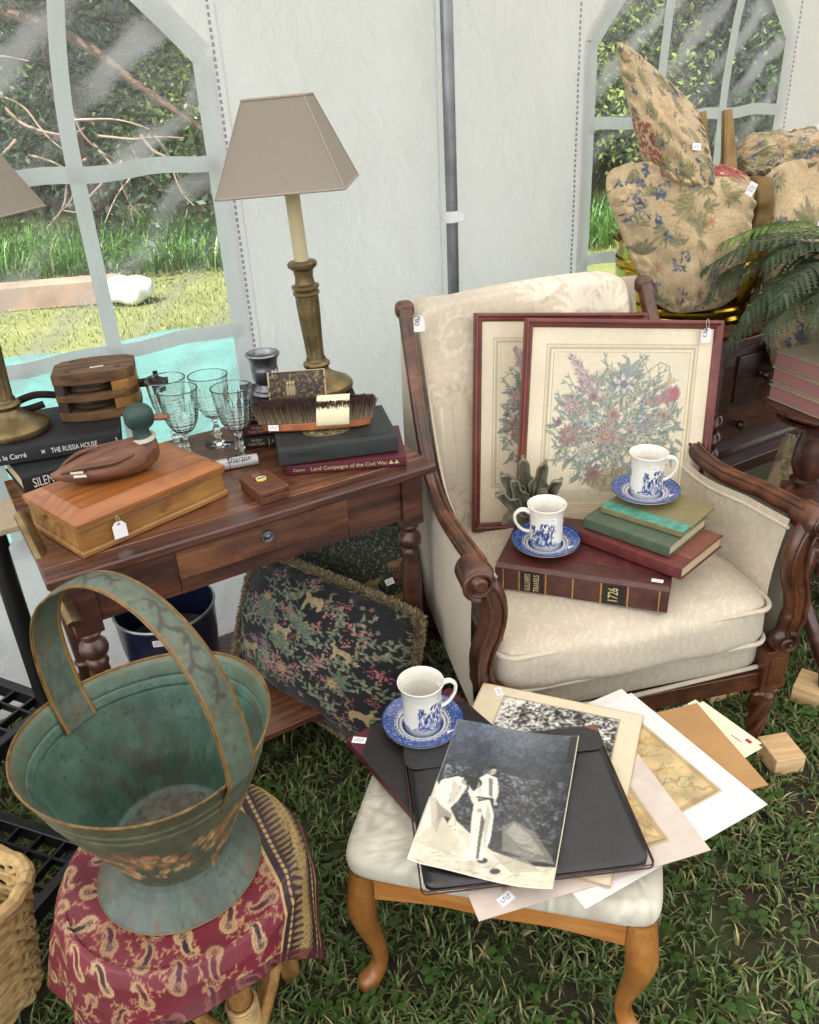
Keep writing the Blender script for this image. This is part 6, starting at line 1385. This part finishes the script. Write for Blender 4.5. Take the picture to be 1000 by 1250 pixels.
# hoop handle: a broad painted band with gold edges
hx = Vector((.28, -.17, 0)).normalized(); hy = Vector((.17, .28, 0)).normalized(); rz_ = .245; pts = []
for k in range(-8, 73):
    t_ = PI*k/64; 
    if k < 0: p = -hx*(.168+.004*k*.8)+Vector((0, 0, rz_+k*.0075)); p = -hx*(.1695+.0022*k)+Vector((0, 0, rz_+.005*k))
    elif k > 64: q = k-64; p = hx*(.1790-.0036*q)+Vector((0, 0, rz_-.0066*q))
    else: p = -hx*(.1695*math.cos(t_) if t_ < PI/2 else .1790*math.cos(t_))*1.0+Vector((0, 0, rz_+.232*math.sin(t_)**.85))
    if 0 < k < 22: p = p - hx*.020*math.sin(PI*k/22)
    pts.append(p)
HW = .049; m_ = len(pts); ncr = 22; P = np.zeros((m_, ncr, 3))
for k, p in enumerate(pts):
    t_ = (pts[min(k+1, m_-1)]-pts[max(k-1, 0)]).normalized(); nn = t_.cross(hy).normalized(); w_ = HW*(1+.16*math.cos(2*PI*k/m_))
    for j in range(ncr): s_ = 2*j/(ncr-1)-1; P[k, j] = p+hy*(s_*w_/2)+nn*(.0045*(1-s_*s_))
def resmp(P, n2):
    q = np.linspace(0, len(P)-1, n2); i = np.clip(q.astype(int), 0, len(P)-2); t = (q-i)[:, None, None]; return P[i]*(1-t)+P[i+1]*t
P = resmp(P, 300); L_ = .75; cv = Canvas(L_, HW, .0025, '#4e5c50'); cv.mottle(.02, .16, 3); cv.mottle(.006, .1, 7); rust = np.clip((cv.noise(.03, 1, 51)*.6+cv.noise(.01, 1, 52)*.4-.52)*5, 0, 1); cv.blend((slice(None), slice(None)), rust*.5, '#66523c')
for k in range(700): cv.ell(random.random()*L_, random.random()*HW, random.uniform(.0006, .003), random.uniform(.0006, .002), random.random()*3, random.choice(['#2f342c', '#46392a', '#5d5c4c', '#77745f']), random.uniform(.25, .75))
for c0 in (.24, .44):
    p = [(c0+.15*k/30, HW*.5+.009*math.sin(k*.55)) for k in range(31)]; cv.line(p, .0042, '#37342b', .9)
    for k in range(2, 30, 3): cv.leaf(p[k][0], p[k][1], .017, .008, (1.1 if k % 2 else -1.1), '#3a372d', None, .9)
cv.rect(0, 0, L_, .0022, '#8a672f'); cv.rect(0, HW-.0022, L_, HW, '#8a672f')
uu = np.linspace(0, .999, 300)[:, None]*np.ones((1, ncr)); vv = np.linspace(0, .999, ncr)[None, :]*np.ones((300, 1)); o = grid('handle', P, 'painted_tin', sc_r, cv.samp(uu, vv)); sm = o.modifiers.new('s', 'SOLIDIFY'); sm.thickness = .0016
for s_ in (0, ncr-1): MB().tube([tuple(q) for q in P[::3, s_]], .0017, 8).build('handle_edge', 'scuttle_gold', sc_r)

# ---------------------------------------------------------------- rattan stool and paisley cloth
rs = empty('rattan_stool', (SC0.x+.0, SC0.y-.01, 0), 12, 'small rattan stool with bound legs under the paisley cloth', 'stool')
MB().lathe([(0, .405), (.155, .405), (.165, .412), (.165, .422), (.155, .428), (0, .428)], 48).build('seat', 'rattan', rs)
for k in range(4):
    aa = R(-62+90*k); c_, s_ = math.cos(aa), math.sin(aa)
    MB().tube(catmull([(.115*c_, .115*s_, .41), (.125*c_, .125*s_, .22), (.150*c_, .150*s_, 0)], 6), [.019]*13, 14).build('leg', 'rattan', rs)
    for off in (-.9, .9):
        c2, s2 = math.cos(aa+off*.85), math.sin(aa+off*.85); MB().tube(catmull([(.150*c2, .150*s2, .40), (.148*math.cos(aa+off*.5), .148*math.sin(aa+off*.5), .27), (.142*math.cos(aa+off*.13), .142*math.sin(aa+off*.13), .17)], 6), .010, 10).build('brace', 'rattan', rs)
    for j in range(9): 
        z = .185+j*.0062; rr = .127+(.22-z)*.1; MB().tube([(rr*c_+.0225*math.cos(q), rr*s_+.0225*math.sin(q), z+.002*math.sin(q+j)) for q in [2*PI*i/14 for i in range(14)]], .0034, 6, closed=True).build('cane_binding', 'wicker', rs)
    MB().tube([(.14*c_, .14*s_, .14), (.13*math.cos(aa+1.57), .13*math.sin(aa+1.57), .14)], .010, 10).build('stretcher', 'rattan', rs)
random.seed(51); CW = .60; cv = Canvas(CW, CW, .0017, '#661d2b'); cv.mottle(.10, .16, 2)
def paisley(x, y, s, a, c1='#b59468', c2='#3a1420'):
    f_ = 1 if random.random() < .5 else -1
    sp = [(0, 0), (.10, .30), (.36, .52), (.68, .50), (.90, .25), (.92, -.08), (.72, -.36), (.42, -.48), (.12, -.50), (-.14, -.62), (-.30, -.84), (-.28, -1.05), (-.12, -1.10), (-.50, -1.12), (-.66, -.86), (-.58, -.50), (-.34, -.20)]
    ca, sa = math.cos(a), math.sin(a); O_ = [(p[0]-.25, (p[1]+.15)*f_) for p in sp]; q = catmull([(p[0], p[1], 0) for p in O_]+[(O_[0][0], O_[0][1], 0)], 5)
    Tm = lambda p, k=1.0: (x+s*k*(p[0]*ca-p[1]*sa), y+s*k*(p[0]*sa+p[1]*ca)); P_ = [Tm(p) for p in q]; cv.poly(P_, c2, .95); cv.line(P_, .0024, c1, .95)
    b_ = (.30, .22*f_); I_ = [Tm((b_[0]+(p[0]-b_[0])*.62, b_[1]+(p[1]-b_[1])*.62)) for p in q[:44]]; cv.line(I_, .0018, c1, .9); fx, fy = Tm((.24, .14*f_)); cv.flower(fx, fy, s*.30, 7, c1, c2, .9)
    for k in range(2, 44, 3): u_ = Tm((b_[0]+(q[k][0]-b_[0])*.81, b_[1]+(q[k][1]-b_[1])*.81)); cv.ell(u_[0], u_[1], .0016, .0016, 0, c1, .9)
    for k in range(0, len(q)-4, 3): u_ = Tm((b_[0]+(q[k][0]-b_[0])*1.13, b_[1]+(q[k][1]-b_[1])*1.13)); cv.ell(u_[0], u_[1], .0017, .0017, 0, c1, .85)
for k in range(260): cv.vine(random.uniform(0, CW), random.uniform(0, CW), random.random()*6, .05, '#a5805c', '#9a7454', .006, .9, .008, .003, None, 0, None, .0013)
pl_ = []
for i in range(10):
    for j in range(12): paisley(.01+i*.062+(.031 if j % 2 else 0)+random.gauss(0, .003), .010+j*.051+random.gauss(0, .003), .0235, random.choice((.4, .7, 3.6, 3.9))+random.gauss(0, .15), random.choice(['#a68a64', '#b0946e', '#96795a']), random.choice(['#3f1626', '#5a1a30', '#2c1a28']))
for k in range(90): cv.flower(random.uniform(0, CW), random.uniform(0, CW), .008, 6, '#b08c68', '#4a1a28', .8)
# woven gold border on one side
cv.rect(CW-.13, 0, CW, CW, '#2e1c22'); cv.rect(CW-.134, 0, CW-.130, CW, '#b09468'); cv.rect(CW-.008, 0, CW, CW, '#4d1824'); cv.rect(CW-.022, 0, CW-.019, CW, '#b09468')
for k in range(60):
    y = k*.0115; cv.flower(CW-.075, y, .013, 7, '#a88e58', '#5c4a2c', .9, '#6d5a38')
    for s_ in (-1, 1): cv.leaf(CW-.075, y, .034, .008, PI/2*s_*.2+(PI if s_ < 0 else 0)+.5, '#93804f', None, .8); cv.ell(CW-.115, y+.004*s_, .003, .003, 0, '#b59a68', .9); cv.ell(CW-.035, y+.004*s_, .003, .003, 0, '#b59a68', .9)
cv.rect(0, 0, CW, .02, '#4d1824', .6); cv.grain(.10)
RCL = .172; nn = cv.nx; X = cv.X-CW*.585; Y = cv.Y-CW*.41; ro = np.hypot(X, Y); th = np.arctan2(Y, X); ex = np.clip(ro-RCL, 0, None)
fold = np.sin(th*7+.6)*.55+np.sin(th*4+2)*.45+.3*np.sin(th*13)
arc = np.clip(ex/.03, 0, 1); rad = np.minimum(ro, RCL)+.018*arc+ex*(.16+.10*fold)*np.clip(ex*12, 0, 1); zz = .4335-.010*arc**2-np.clip(ex-.015, 0, None)*.93
zz += np.where(ro < RCL, .0025*np.sin(X*40+Y*23)+.002*np.sin(Y*51), 0)*np.clip((ro-.125)/.03, 0, 1); zz = np.maximum(zz, .012)
P = np.stack([rad*np.cos(th), rad*np.sin(th), zz], -1)
# a raised fold at the back right where the border rides up
cl = grid('paisley_cloth', P, 'silk', None, cv.a); cl.location = (SC0.x, SC0.y-.005, .0018); cl.rotation_euler = (0, 0, R(28)); sm = cl.modifiers.new('s', 'SOLIDIFY'); sm.thickness = .0012; tag(cl, 'wine red paisley cloth with a dark gold woven border draped over the rattan stool', 'cloth')

# ---------------------------------------------------------------- black plastic shelving, basket
def shelf_unit(loc, rz, w, d, tiers, posts, label, honey=False):
    r = empty('plastic_shelf', loc, rz, label, 'shelf')
    for z in tiers:
        for a_ in ((-w, -d, 0, -d+.022), (-w, -.022, 0, 0)): MB().box(a_[0], a_[1], z-.038, a_[2], a_[3], z).build('rim', 'black_plastic', r, bevel=.003)
        for a_ in ((-w, -d+.0225, -w+.022, -.0225), (-.022, -d+.0225, 0, -.0225)): MB().box(a_[0], a_[1], z-.038, a_[2], a_[3], z).build('rim', 'black_plastic', r, bevel=.003)
        k = 1
        while k*.062 < w-.03: MB().box(-k*.062-.0028, -d+.0225, z-.022, -k*.062+.0028, -.0225, z-.003).build('slat', 'black_plastic', r, smooth=0); k += 1
        k = 1
        while k*.062 < d-.03: MB().box(-w+.0225, -k*.062-.0028, z-.0225, -.0225, -k*.062+.0028, z-.0035).build('slat', 'black_plastic', r, smooth=0); k += 1
    for (px_, py_, z0, z1) in posts:
        MB().tube([(px_, py_, z0), (px_, py_, z1)], .021, 20).build('post', 'black_plastic', r); MB().tube([(px_, py_, z1), (px_, py_, z1+.02), (px_, py_, z1+.021)], [.025, .025, .018], 20).build('post_cap', 'black_plastic', r)
    return r
shelf_unit((-.815, 1.47, 0), -27, .5, .36, (.30,), ((-.02, -.02, 0, .70), (-.48, -.02, 0, .70), (-.48, -.34, 0, .26)), 'tall black plastic shelf unit with a round post beside the table end')
shelf_unit((-.695, 1.215, 0), -22, .60, .42, (.125,), ((-.03, -.03, 0, .085), (-.57, -.03, 0, .085), (-.57, -.39, 0, .085), (-.03, -.39, 0, .085)), 'low black plastic lattice shelf holding the wicker basket at the left edge')
bk_ = empty('wicker_basket', (-.845, .855, .1265), -24, 'square pale wicker basket standing on the low black plastic shelf', 'basket')
def sqp(h, z, n=120, ph=0, amp=.0, e=.35):
    u_ = np.linspace(0, 2*PI, n, endpoint=False); f = lambda q: np.sign(q)*np.abs(q)**e; c_, s_ = f(np.cos(u_)), f(np.sin(u_)); w_ = 1+amp*np.cos(u_*21+ph); return [(h*c*w, h*s*w, z) for c, s, w in zip(c_, s_, w_)]
for k in range(15):
    z = .010+k*.0158; h = .125+.030*k/15; 
    P_ = sqp(h, z, 150, PI*(k % 2), .026); P_ = [(x, y, z_+.004*math.sin(i*.9+k)) for i, (x, y, z_) in enumerate(P_)]
    for dz_, sh_ in ((-.0042, 0), (.0042, 1)): MB().tube([(x*(1+.006*math.sin(i*.37+k)), y*(1+.006*math.sin(i*.37+k)), z_+dz_+.002*math.sin(i*.55+sh_*3+k)) for i, (x, y, z_) in enumerate(P_)], .0054, 7, .9, closed=True).build('weave_strand', 'wicker', bk_)
MB().tube([(x, y, z+.003*math.sin(i*1.1)) for i, (x, y, z) in enumerate(sqp(.160, .252, 120))], .0125, 8, closed=True).build('rim', 'wicker', bk_)
MB().prism([(p[0], p[1]) for p in sqp(.118, 0, 60)], .004, .010).build('bottom', 'wicker', bk_)
MB().prism([(p[0], p[1]) for p in sqp(.112, 0, 60)], .15, .21).build('lining', 'white_board', bk_, bevel=.02)

# ---------------------------------------------------------------- chest and the things on it
ch = empty('chest_of_drawers', (1.0, 2.43, 0), 30, 'dark carved chest with wooden knobs and barley twist columns behind the armchair', 'chest')
CWd, CDp = .64, .42
MB().box(-.02, -.02, .722, CWd+.02, CDp, .750).build('top', 'mahogany', ch, bevel=.006, seg=3)
MB().box(-.008, -.008, .706, CWd+.008, CDp-.005, .7215).build('top_moulding', 'mahogany', ch, bevel=.004)
MB().box(0, .0, .500, .045, CDp-.02, .7055).build('side', 'mahogany', ch, bevel=.002); MB().box(CWd-.045, .0, .500, CWd, CDp-.02, .7055).build('side', 'mahogany', ch, bevel=.002)
for x0_, x1_ in ((.0455, .3175), (.3225, CWd-.0455)):
    d_ = MB().box(x0_, .004, .512, x1_, .022, .7025).build('drawer_front', 'mahogany', ch, bevel=.002)
    MB().box(x0_+.018, -.004, .532, x1_-.018, .0035, .684).build('raised_panel', 'mahogany', d_, bevel=.004, seg=2)
    MB().lathe([(0, -.038), (.012, -.036), (.017, -.028), (.016, -.018), (.009, -.010), (.012, -.004)], 24, ((x0_+x1_)/2, 0, .608), 'y').build('knob', 'mahogany', d_)
MB().box(.0455, .0225, .500, CWd-.0455, CDp-.02, .5115).build('divider', 'mahogany', ch)
d_ = MB().box(.05, .075, .315, CWd-.05, .095, .4985).build('drawer_front', 'mahogany', ch, bevel=.002)
for x_ in (.19, .45): MB().lathe([(0, -.038), (.012, -.036), (.017, -.028), (.016, -.018), (.009, -.010), (.012, -.0005)], 24, (x_, .075, .41), 'y').build('knob', 'mahogany', d_)
MB().box(.0, .0, .255, CWd, CDp-.02, .300).build('base_shelf', 'mahogany', ch, bevel=.004)
for x_ in (.028, CWd-.028):
    pf = [(.018, .30+.0045*k) for k in range(45)]; MB().lathe([(.022, .2995)]+pf+[(.022, .4995)], 36, (x_, .03, 0), twist=(.36, 1, 105)).build('twist_column', 'mahogany', ch, smooth=60)
    MB().lathe([(.018, 0), (.026, .02), (.022, .06), (.027, .12), (.020, .20), (.026, .2545)], 24, (x_, .03, 0)).build('foot', 'mahogany', ch); MB().lathe([(.018, 0), (.026, .02), (.022, .06), (.027, .12), (.020, .20), (.026, .2545)], 24, (x_, CDp-.06, 0)).build('foot', 'mahogany', ch)
MB().box(.05, CDp-.04, .30, CWd-.05, CDp-.03, .4995).build('back', 'mahogany', ch)
# wicker tray
wt = empty('wicker_tray', (.985, 2.70, .7505), 0, 'round brown wicker tray under the brass planter on the chest', 'tray')
MB().lathe([(0, 0), (.235, 0), (.240, .004), (.235, .008), (0, .008)], 48).build('base', 'wicker_brown', wt)
for k in range(5):
    for ph in (0, 2.1, 4.2):
        MB().tube([((.247+.008*k*.5+.006*math.cos(q*24+ph))*math.cos(q), (.247+.008*k*.5+.006*math.cos(q*24+ph))*math.sin(q), .008+.0075*k+.004*math.sin(q*24+ph)) for q in np.linspace(0, 2*PI, 180, endpoint=False)], .0036, 5, closed=True).build('wicker_strand', 'wicker_brown', wt)
pn = empty('brass_planter', (.955, 2.725, .7597), 0, 'shiny ribbed brass planter on the wicker tray, behind the big tapestry cushion', 'planter')
MB().lathe([(0, 0), (.165, 0), (.182, .008), (.190, .020), (.186, .030), (.193, .036), (.193, .050), (.187, .056), (.196, .080), (.203, .115), (.205, .150), (.200, .156), (.207, .162), (.207, .176), (.202, .182), (.206, .21), (.214, .224), (.219, .230), (.214, .236), (.205, .232), (.198, .2), (.19, .1), (.17, .02), (0, .012)], 96).build('bowl', 'brass', pn)
pn.scale = (1.13, 1.13, 1.1)
# tapestry cushions
TCG = 'verdure tapestry cushions heaped on the chest'
def tapestry(seed, w=.46, h=.46, red=False):
    random.seed(seed); cv = Canvas(w, h, .0022, '#b09c7b'); cv.mottle(.10, .12, seed); Gt = ['#77734f', '#857f5b', '#686850', '#938a62']
    def sprig(x, y, L, cs, n=9):
        a = random.random()*6
        for k in range(n):
            b = a+(k-n/2)*.33; c = random.choice(cs); cv.leaf(x, y, L*random.uniform(.6, 1.1), L*.28, b, c, '#5a5540', .75)
            for j in range(4): cv.line([(x+math.cos(b)*L*.2*j, y+math.sin(b)*L*.2*j), (x+math.cos(b)*L*.2*(j+1)+.004, y+math.sin(b)*L*.2*(j+1))], .0013, '#6a6044', .5)
    for k in range(30): sprig(random.uniform(0, w), random.uniform(0, h), random.uniform(.04, .085), Gt, random.randint(4, 8))
    for k in range(24):
        x, y = random.uniform(0, w), random.uniform(0, h); sg = random.uniform(.006, .014)
        for j in range(random.randint(8, 26)): cv.leaf(x+random.gauss(0, sg), y+random.gauss(0, sg), random.uniform(.008, .020), random.uniform(.004, .008), random.random()*6, random.choice(['#39465b', '#46546a', '#303b50', '#5a6474']), None, .8)
    for k in range(8): x, y = random.uniform(0, w), random.uniform(0, h); cv.flower(x, y, .022, 7, random.choice(['#bda583', '#a5785a', '#b8977a']), '#8a6a4a', .7, '#857355')
    for k in range(220): x, y = random.uniform(w*.25, w), random.uniform(h*.35, h*.92); cv.line([(x, y), (x+random.uniform(.01, .05), y+random.uniform(-.010, .010))], random.uniform(.0012, .003), random.choice(['#93674c', '#a27c5a', '#867350', '#c2ab88']), .5)
    for k in range(700): x, y = random.random()*w, random.random()*h; cv.line([(x, y), (x+random.uniform(.004, .014), y)], .0012, random.choice(['#8f7d5e', '#c9b896', '#7d6e52']), .35)
    if red:
        m_ = (cv.noise(.015, 1, 3) > .42)*(cv.Y > h-.05)*(seed == 61)*(cv.X > w*.35)*1.0; cv.blend((slice(None), slice(None)), m_, '#8f2f32', .85)
        m_ = (cv.noise(.008, 1, 5) > .5)*(seed == 62)*(cv.Y > h*.12)*(cv.Y < h*.42)*(cv.X < w*.3)*1.0; cv.blend((slice(None), slice(None)), m_, '#7d2f2c', .7)
    cv.mottle(.003, .14, seed+2); return cv
ta = tapestry(61, red=True)
pa, PA = pillow('cushion', [(.775, 2.44, .832), (1.035, 2.47, .842), (1.075, 2.56, 1.235), (.575, 2.54, 1.270)], .15, ta, 'painted_cloth', 'big tapestry cushion with blue flowers leaning in front of the brass planter', group=TCG, n=180, seed=12, wr=.020, pinch=-.28)
sticker(pa, frameM(Vector((.150, -.055, .135)), (.9, .0, -.5), (.4, 0, .9)), .024, .036)
pb_, PB = pillow('cushion', [(.735, 2.53, 1.215), (.935, 2.47, 1.165), (.90, 2.60, 1.385), (.628, 2.62, 1.600)], .13, tapestry(62, red=True), 'painted_cloth', 'tapestry cushion standing on its corner with its tip pointing up', group=TCG, n=160, seed=15, wr=.016, pinch=-.22)
sticker(pb_, frameM(Vector((.055, -.085, -.045)), (1, 0, -.1), (0, .2, 1)), .024, .018)
pc_, PC = pillow('cushion', [(1.165, 2.475, .60), (1.52, 2.60, .60), (1.50, 2.74, 1.245), (1.115, 2.66, 1.22)], .12, tapestry(63, .40, .65), 'painted_cloth', 'long tapestry throw hanging over the right end of the chest behind the fern', 'throw', TCG, n=180, seed=18, wr=.018, pinch=-.2)
sticker(pc_, frameM(Vector((-.065, -.115, .15)), (1, 0, -.3), (.3, .1, 1)), .02, .026)
pd_, PD = pillow('cushion', [(1.075, 2.72, 1.17), (1.36, 2.66, 1.20), (1.38, 2.78, 1.30), (1.10, 2.82, 1.295)], .09, tapestry(64, .40, .3), 'painted_cloth', 'folded tapestry roll lying on top of the hanging throw', 'throw', TCG, n=110, seed=21, wr=.018, pinch=-.4)
pe_, PE = pillow('cushion', [(1.085, 2.27, .205), (1.33, 2.30, .22), (1.34, 2.42, .42), (1.22, 2.42, .44)], .07, tapestry(65, .34, .34), 'painted_cloth', 'small pale tapestry cushion lying low behind the round table pedestal', group=TCG, n=110, seed=25, wr=.010)
# boards standing behind the cushions, dark gold cloth bag
BG = 'thin wooden boards standing behind the cushions'
for k, (x, y, rx, ry, w_, lb) in enumerate(((.955, 2.60, -6, -11, .034, 'leftmost and thickest of the wooden boards standing behind the cushions'), (1.008, 2.605, -5, -5, .020, 'first of the three pale boards fanned out behind the cushions'), (1.030, 2.609, -5, -8, .020, 'middle of the three pale boards fanned out behind the cushions'), (1.052, 2.613, -5, -11, .020, 'last of the three pale boards fanned out behind the cushions'))):
    r = empty('wooden_board', (x, y, 1.03), (rx, ry, -14), lb, 'board', BG); MB().box(0, 0, 0, w_, .09, .35-.02*(k == 3)).build('slab', 'panel_wood', r, bevel=.0015); MB().box(w_*.3, -.0025, .004, w_*.7, .001, .345-.02*(k == 3)).build('edge_strip', 'panel_wood', r, bevel=.0008)
P = superq(.040, .07, .19, .5, .6, 60, 50); P += np.array([[[.006*noise.noise(Vector(p*28)) for _ in range(3)] for p in q] for q in P]); o = grid('gold_bag', P, 'gold_cloth', cu=True); o.location = (1.115, 2.64, 1.0); tag(o, 'crumpled dark gold cloth bag wedged between the cushion and the throw', 'bag')

# ---------------------------------------------------------------- round pedestal table with books and fern
rt = empty('round_table', (1.30, 2.235, 0), 0, 'dark round pedestal table at the right edge holding pink edged books and a fern', 'table')
MB().lathe([(0, .594), (.20, .594), (.235, .600), (.250, .608), (.252, .614), (.246, .619), (0, .62)], 80).build('top', 'mahogany', rt)
MB().lathe([(.10, .593), (.11, .585), (.04, .575), (.034, .54), (.045, .50), (.050, .44), (.036, .40), (.046, .392), (.046, .384), (.036, .376), (.040, .30), (.055, .18), (.060, .14), (.05, .12)], 40, (-.115, -.06, 0)).build('pedestal', 'mahogany', rt)
for k in range(3):
    aa = R(200+120*k); c_, s_ = math.cos(aa), math.sin(aa); MB().tube(catmull([(-.115+.03*c_, -.06+.03*s_, .17), (-.115+.10*c_, -.06+.10*s_, .15), (-.115+.20*c_, -.06+.20*s_, .05), (-.115+.26*c_, -.06+.26*s_, .012)], 6), [.024-.0006*q for q in range(19)], 12).build('foot', 'mahogany', rt)
PBG = 'pink edged old books stacked on the round table'
for k, (dx, dy, rz, lb) in enumerate(((0, 0, 110, 'lowest of the three pink edged books on the round table'), (.006, .012, 108, 'middle one of the three pink edged books on the round table'), (.018, .030, 111, 'topmost of the three pink edged books on the round table'))):
    book((1.284+dx, 2.115+dy, .6205+k*.0452), rz, .215, .15, .044, 'tan_cloth', 'pink_pages', lb, group=PBG, boards=.003)
# fern
fe_ = empty('fern', (1.33, 2.30, .6205), 0, 'dark green potted fern spreading its fronds over the right edge of the chest', 'plant')
MB().lathe([(0, 0), (.062, 0), (.085, .26), (.092, .262), (.092, .298), (.082, .298), (.078, .27), (0, .26)], 40).build('pot', 'terracotta', fe_)
MB().lathe([(0, .275), (.079, .272)], 24).build('soil', 'pot_soil', fe_)
random.seed(71)
def frond(base, d, L, lift, c0, c1, wd=.085):
    base = Vector(base); d = Vector(d).normalized(); pts = []; p = base.copy(); dd = (d+Vector((0, 0, lift))).normalized()
    ns = 26
    for k in range(ns): pts.append(p.copy()); p += dd*L/ns; dd = (dd+Vector((0, 0, -.075))+Vector([random.gauss(0, .012) for _ in range(3)])).normalized()
    V_ = []; F = []; C = []
    for k in range(3, ns):
        t = k/ns; tg = (pts[k]-pts[k-1]).normalized(); sd = tg.cross(Vector((0, 0, 1))).normalized(); up = sd.cross(tg); ll = wd*math.sin(PI*min(1, t*.85+.16))**.8*random.uniform(.85, 1.1)
        for s_ in (-1, 1):
            dr = (sd*s_+tg*.75+up*random.uniform(-.25, .05)).normalized(); q = pts[k]; n_ = dr.cross(up).normalized(); nn = 6
            cc = srgb(c0)*(1-t)+srgb(c1)*t; cc = cc*random.uniform(.8, 1.15)
            # toothed pinna: central strip with saw lobes
            for m_ in range(nn):
                a0, a1 = m_/nn, (m_+1)/nn; w0 = .0045*(1-a0*.8)+.001; sag = Vector((0, 0, -.018*a0*a0)); sag1 = Vector((0, 0, -.018*a1*a1)); b = len(V_); A_, B_ = q+dr*ll*a0+sag, q+dr*ll*a1+sag1
                V_ += [A_-n_*w0*.4, B_-n_*w0*.3, A_+n_*w0*.4, B_+n_*w0*.3, A_.lerp(B_, .9)+n_*w0*2.2+dr*.006, A_.lerp(B_, .9)-n_*w0*2.2+dr*.006]
                F += [(b, b+1, b+3, b+2), (b+2, b+3, b+4, b+4), (b+1, b, b+5, b+5)]; C += [cc]*6
    Q = [f for f in F if f[2] != f[3]]; T = [(f[0], f[1], f[2], f[2]) for f in F if f[2] == f[3]]
    me = bpy.data.meshes.new('frond'); me.from_pydata([tuple(v) for v in V_], [], Q+[t[:3] for t in T]); me.update(); at = me.color_attributes.new('Col', 'FLOAT_COLOR', 'POINT')
    ca = np.array([[*(lin(tuple(c))), 1] for c in np.clip(C, 0, 1)], np.float32); at.data.foreach_set('color', ca.ravel()); me.materials.append(M['leaf_mat']); o = bpy.data.objects.new('frond', me); col.objects.link(o); o.parent = fe_
    MB().tube([tuple(q) for q in pts], [.0022*(1-.7*k/len(pts)) for k in range(len(pts))], 6).build('stem', 'fern_green', o)
for i, (ax_, L, lf_, y_) in enumerate([(180, .52, .62, 0), (168, .55, .85, 0), (195, .50, .55, 0), (208, .48, .40, 0), (186, .50, .30, 0), (222, .44, .55, 0), (175, .54, 1.2, 1), (150, .46, 1.0, 1), (200, .46, 1.1, 0), (238, .40, .5, 0), (188, .56, .95, 0), (160, .50, .55, 0), (212, .52, .80, 0), (90, .4, .9, 0), (40, .4, .7, 0), (-10, .4, .7, 0), (-60, .4, .6, 0), (265, .38, .6, 0), (130, .45, 1.2, 1)]):
    frond((.0, 0, .28), (math.cos(R(ax_)), math.sin(R(ax_)), 0), L*1.0, lf_*1.25+.32, '#36452f' if not y_ else '#4c6030', '#46563c' if not y_ else '#628a3a', .085)

# ---------------------------------------------------------------- low right corner: dark chair with a curved leg, pine blocks
sc2 = empty('side_chair', (1.02, 1.70, 0), -12, 'dark wooden chair with curved legs partly seen at the right edge', 'chair')
MB().tube(catmull([(-.02, .06, .40), (-.035, .03, .30), (.0, -.01, .20), (.035, -.035, .11), (.045, -.05, .052)], 8), [.018]*33, 14).build('curved_leg', 'mahogany', sc2)
MB().tube(catmull([(.42, .06, .40), (.40, .03, .30), (.42, -.01, .20), (.44, -.035, .11), (.46, -.05, 0.0)], 8), [.018]*33, 14).build('curved_leg', 'mahogany', sc2)
MB().tube(catmull([(-.0, .45, .40), (-.01, .45, .2), (.03, .48, .0)], 8), [.018]*17, 14).build('curved_leg', 'mahogany', sc2); MB().tube(catmull([(.42, .45, .40), (.41, .45, .2), (.43, .48, .0)], 8), [.018]*17, 14).build('curved_leg', 'mahogany', sc2)
MB().box(.0, .06, .32, .44, .085, .36).build('front_rail', 'mahogany', sc2, bevel=.003); MB().box(-.02, .09, .36, .44, .46, .385).build('seat', 'mahogany', sc2, bevel=.006)
for i, (x, y, rz, l, w_, h, lb) in enumerate(((.855, 1.445, 8, .075, .085, .05, 'pine wood block on the grass beside the front armchair leg'), (.800, 1.700, 20, .095, .055, .055, 'pine wood block on the grass under the middle of the armchair'), (1.055, 1.645, -38, .14, .09, .052, 'pine wood block on the grass under the curved chair leg'))):
    o = MB().box(-l/2, -w_/2, 0, l/2, w_/2, h).build('pine_block', 'pine_block', bevel=.0025); o.location = (x, y, .003); o.rotation_euler = (0, 0, R(rz)); tag(o, lb, 'wood block', 'pine blocks on the grass')
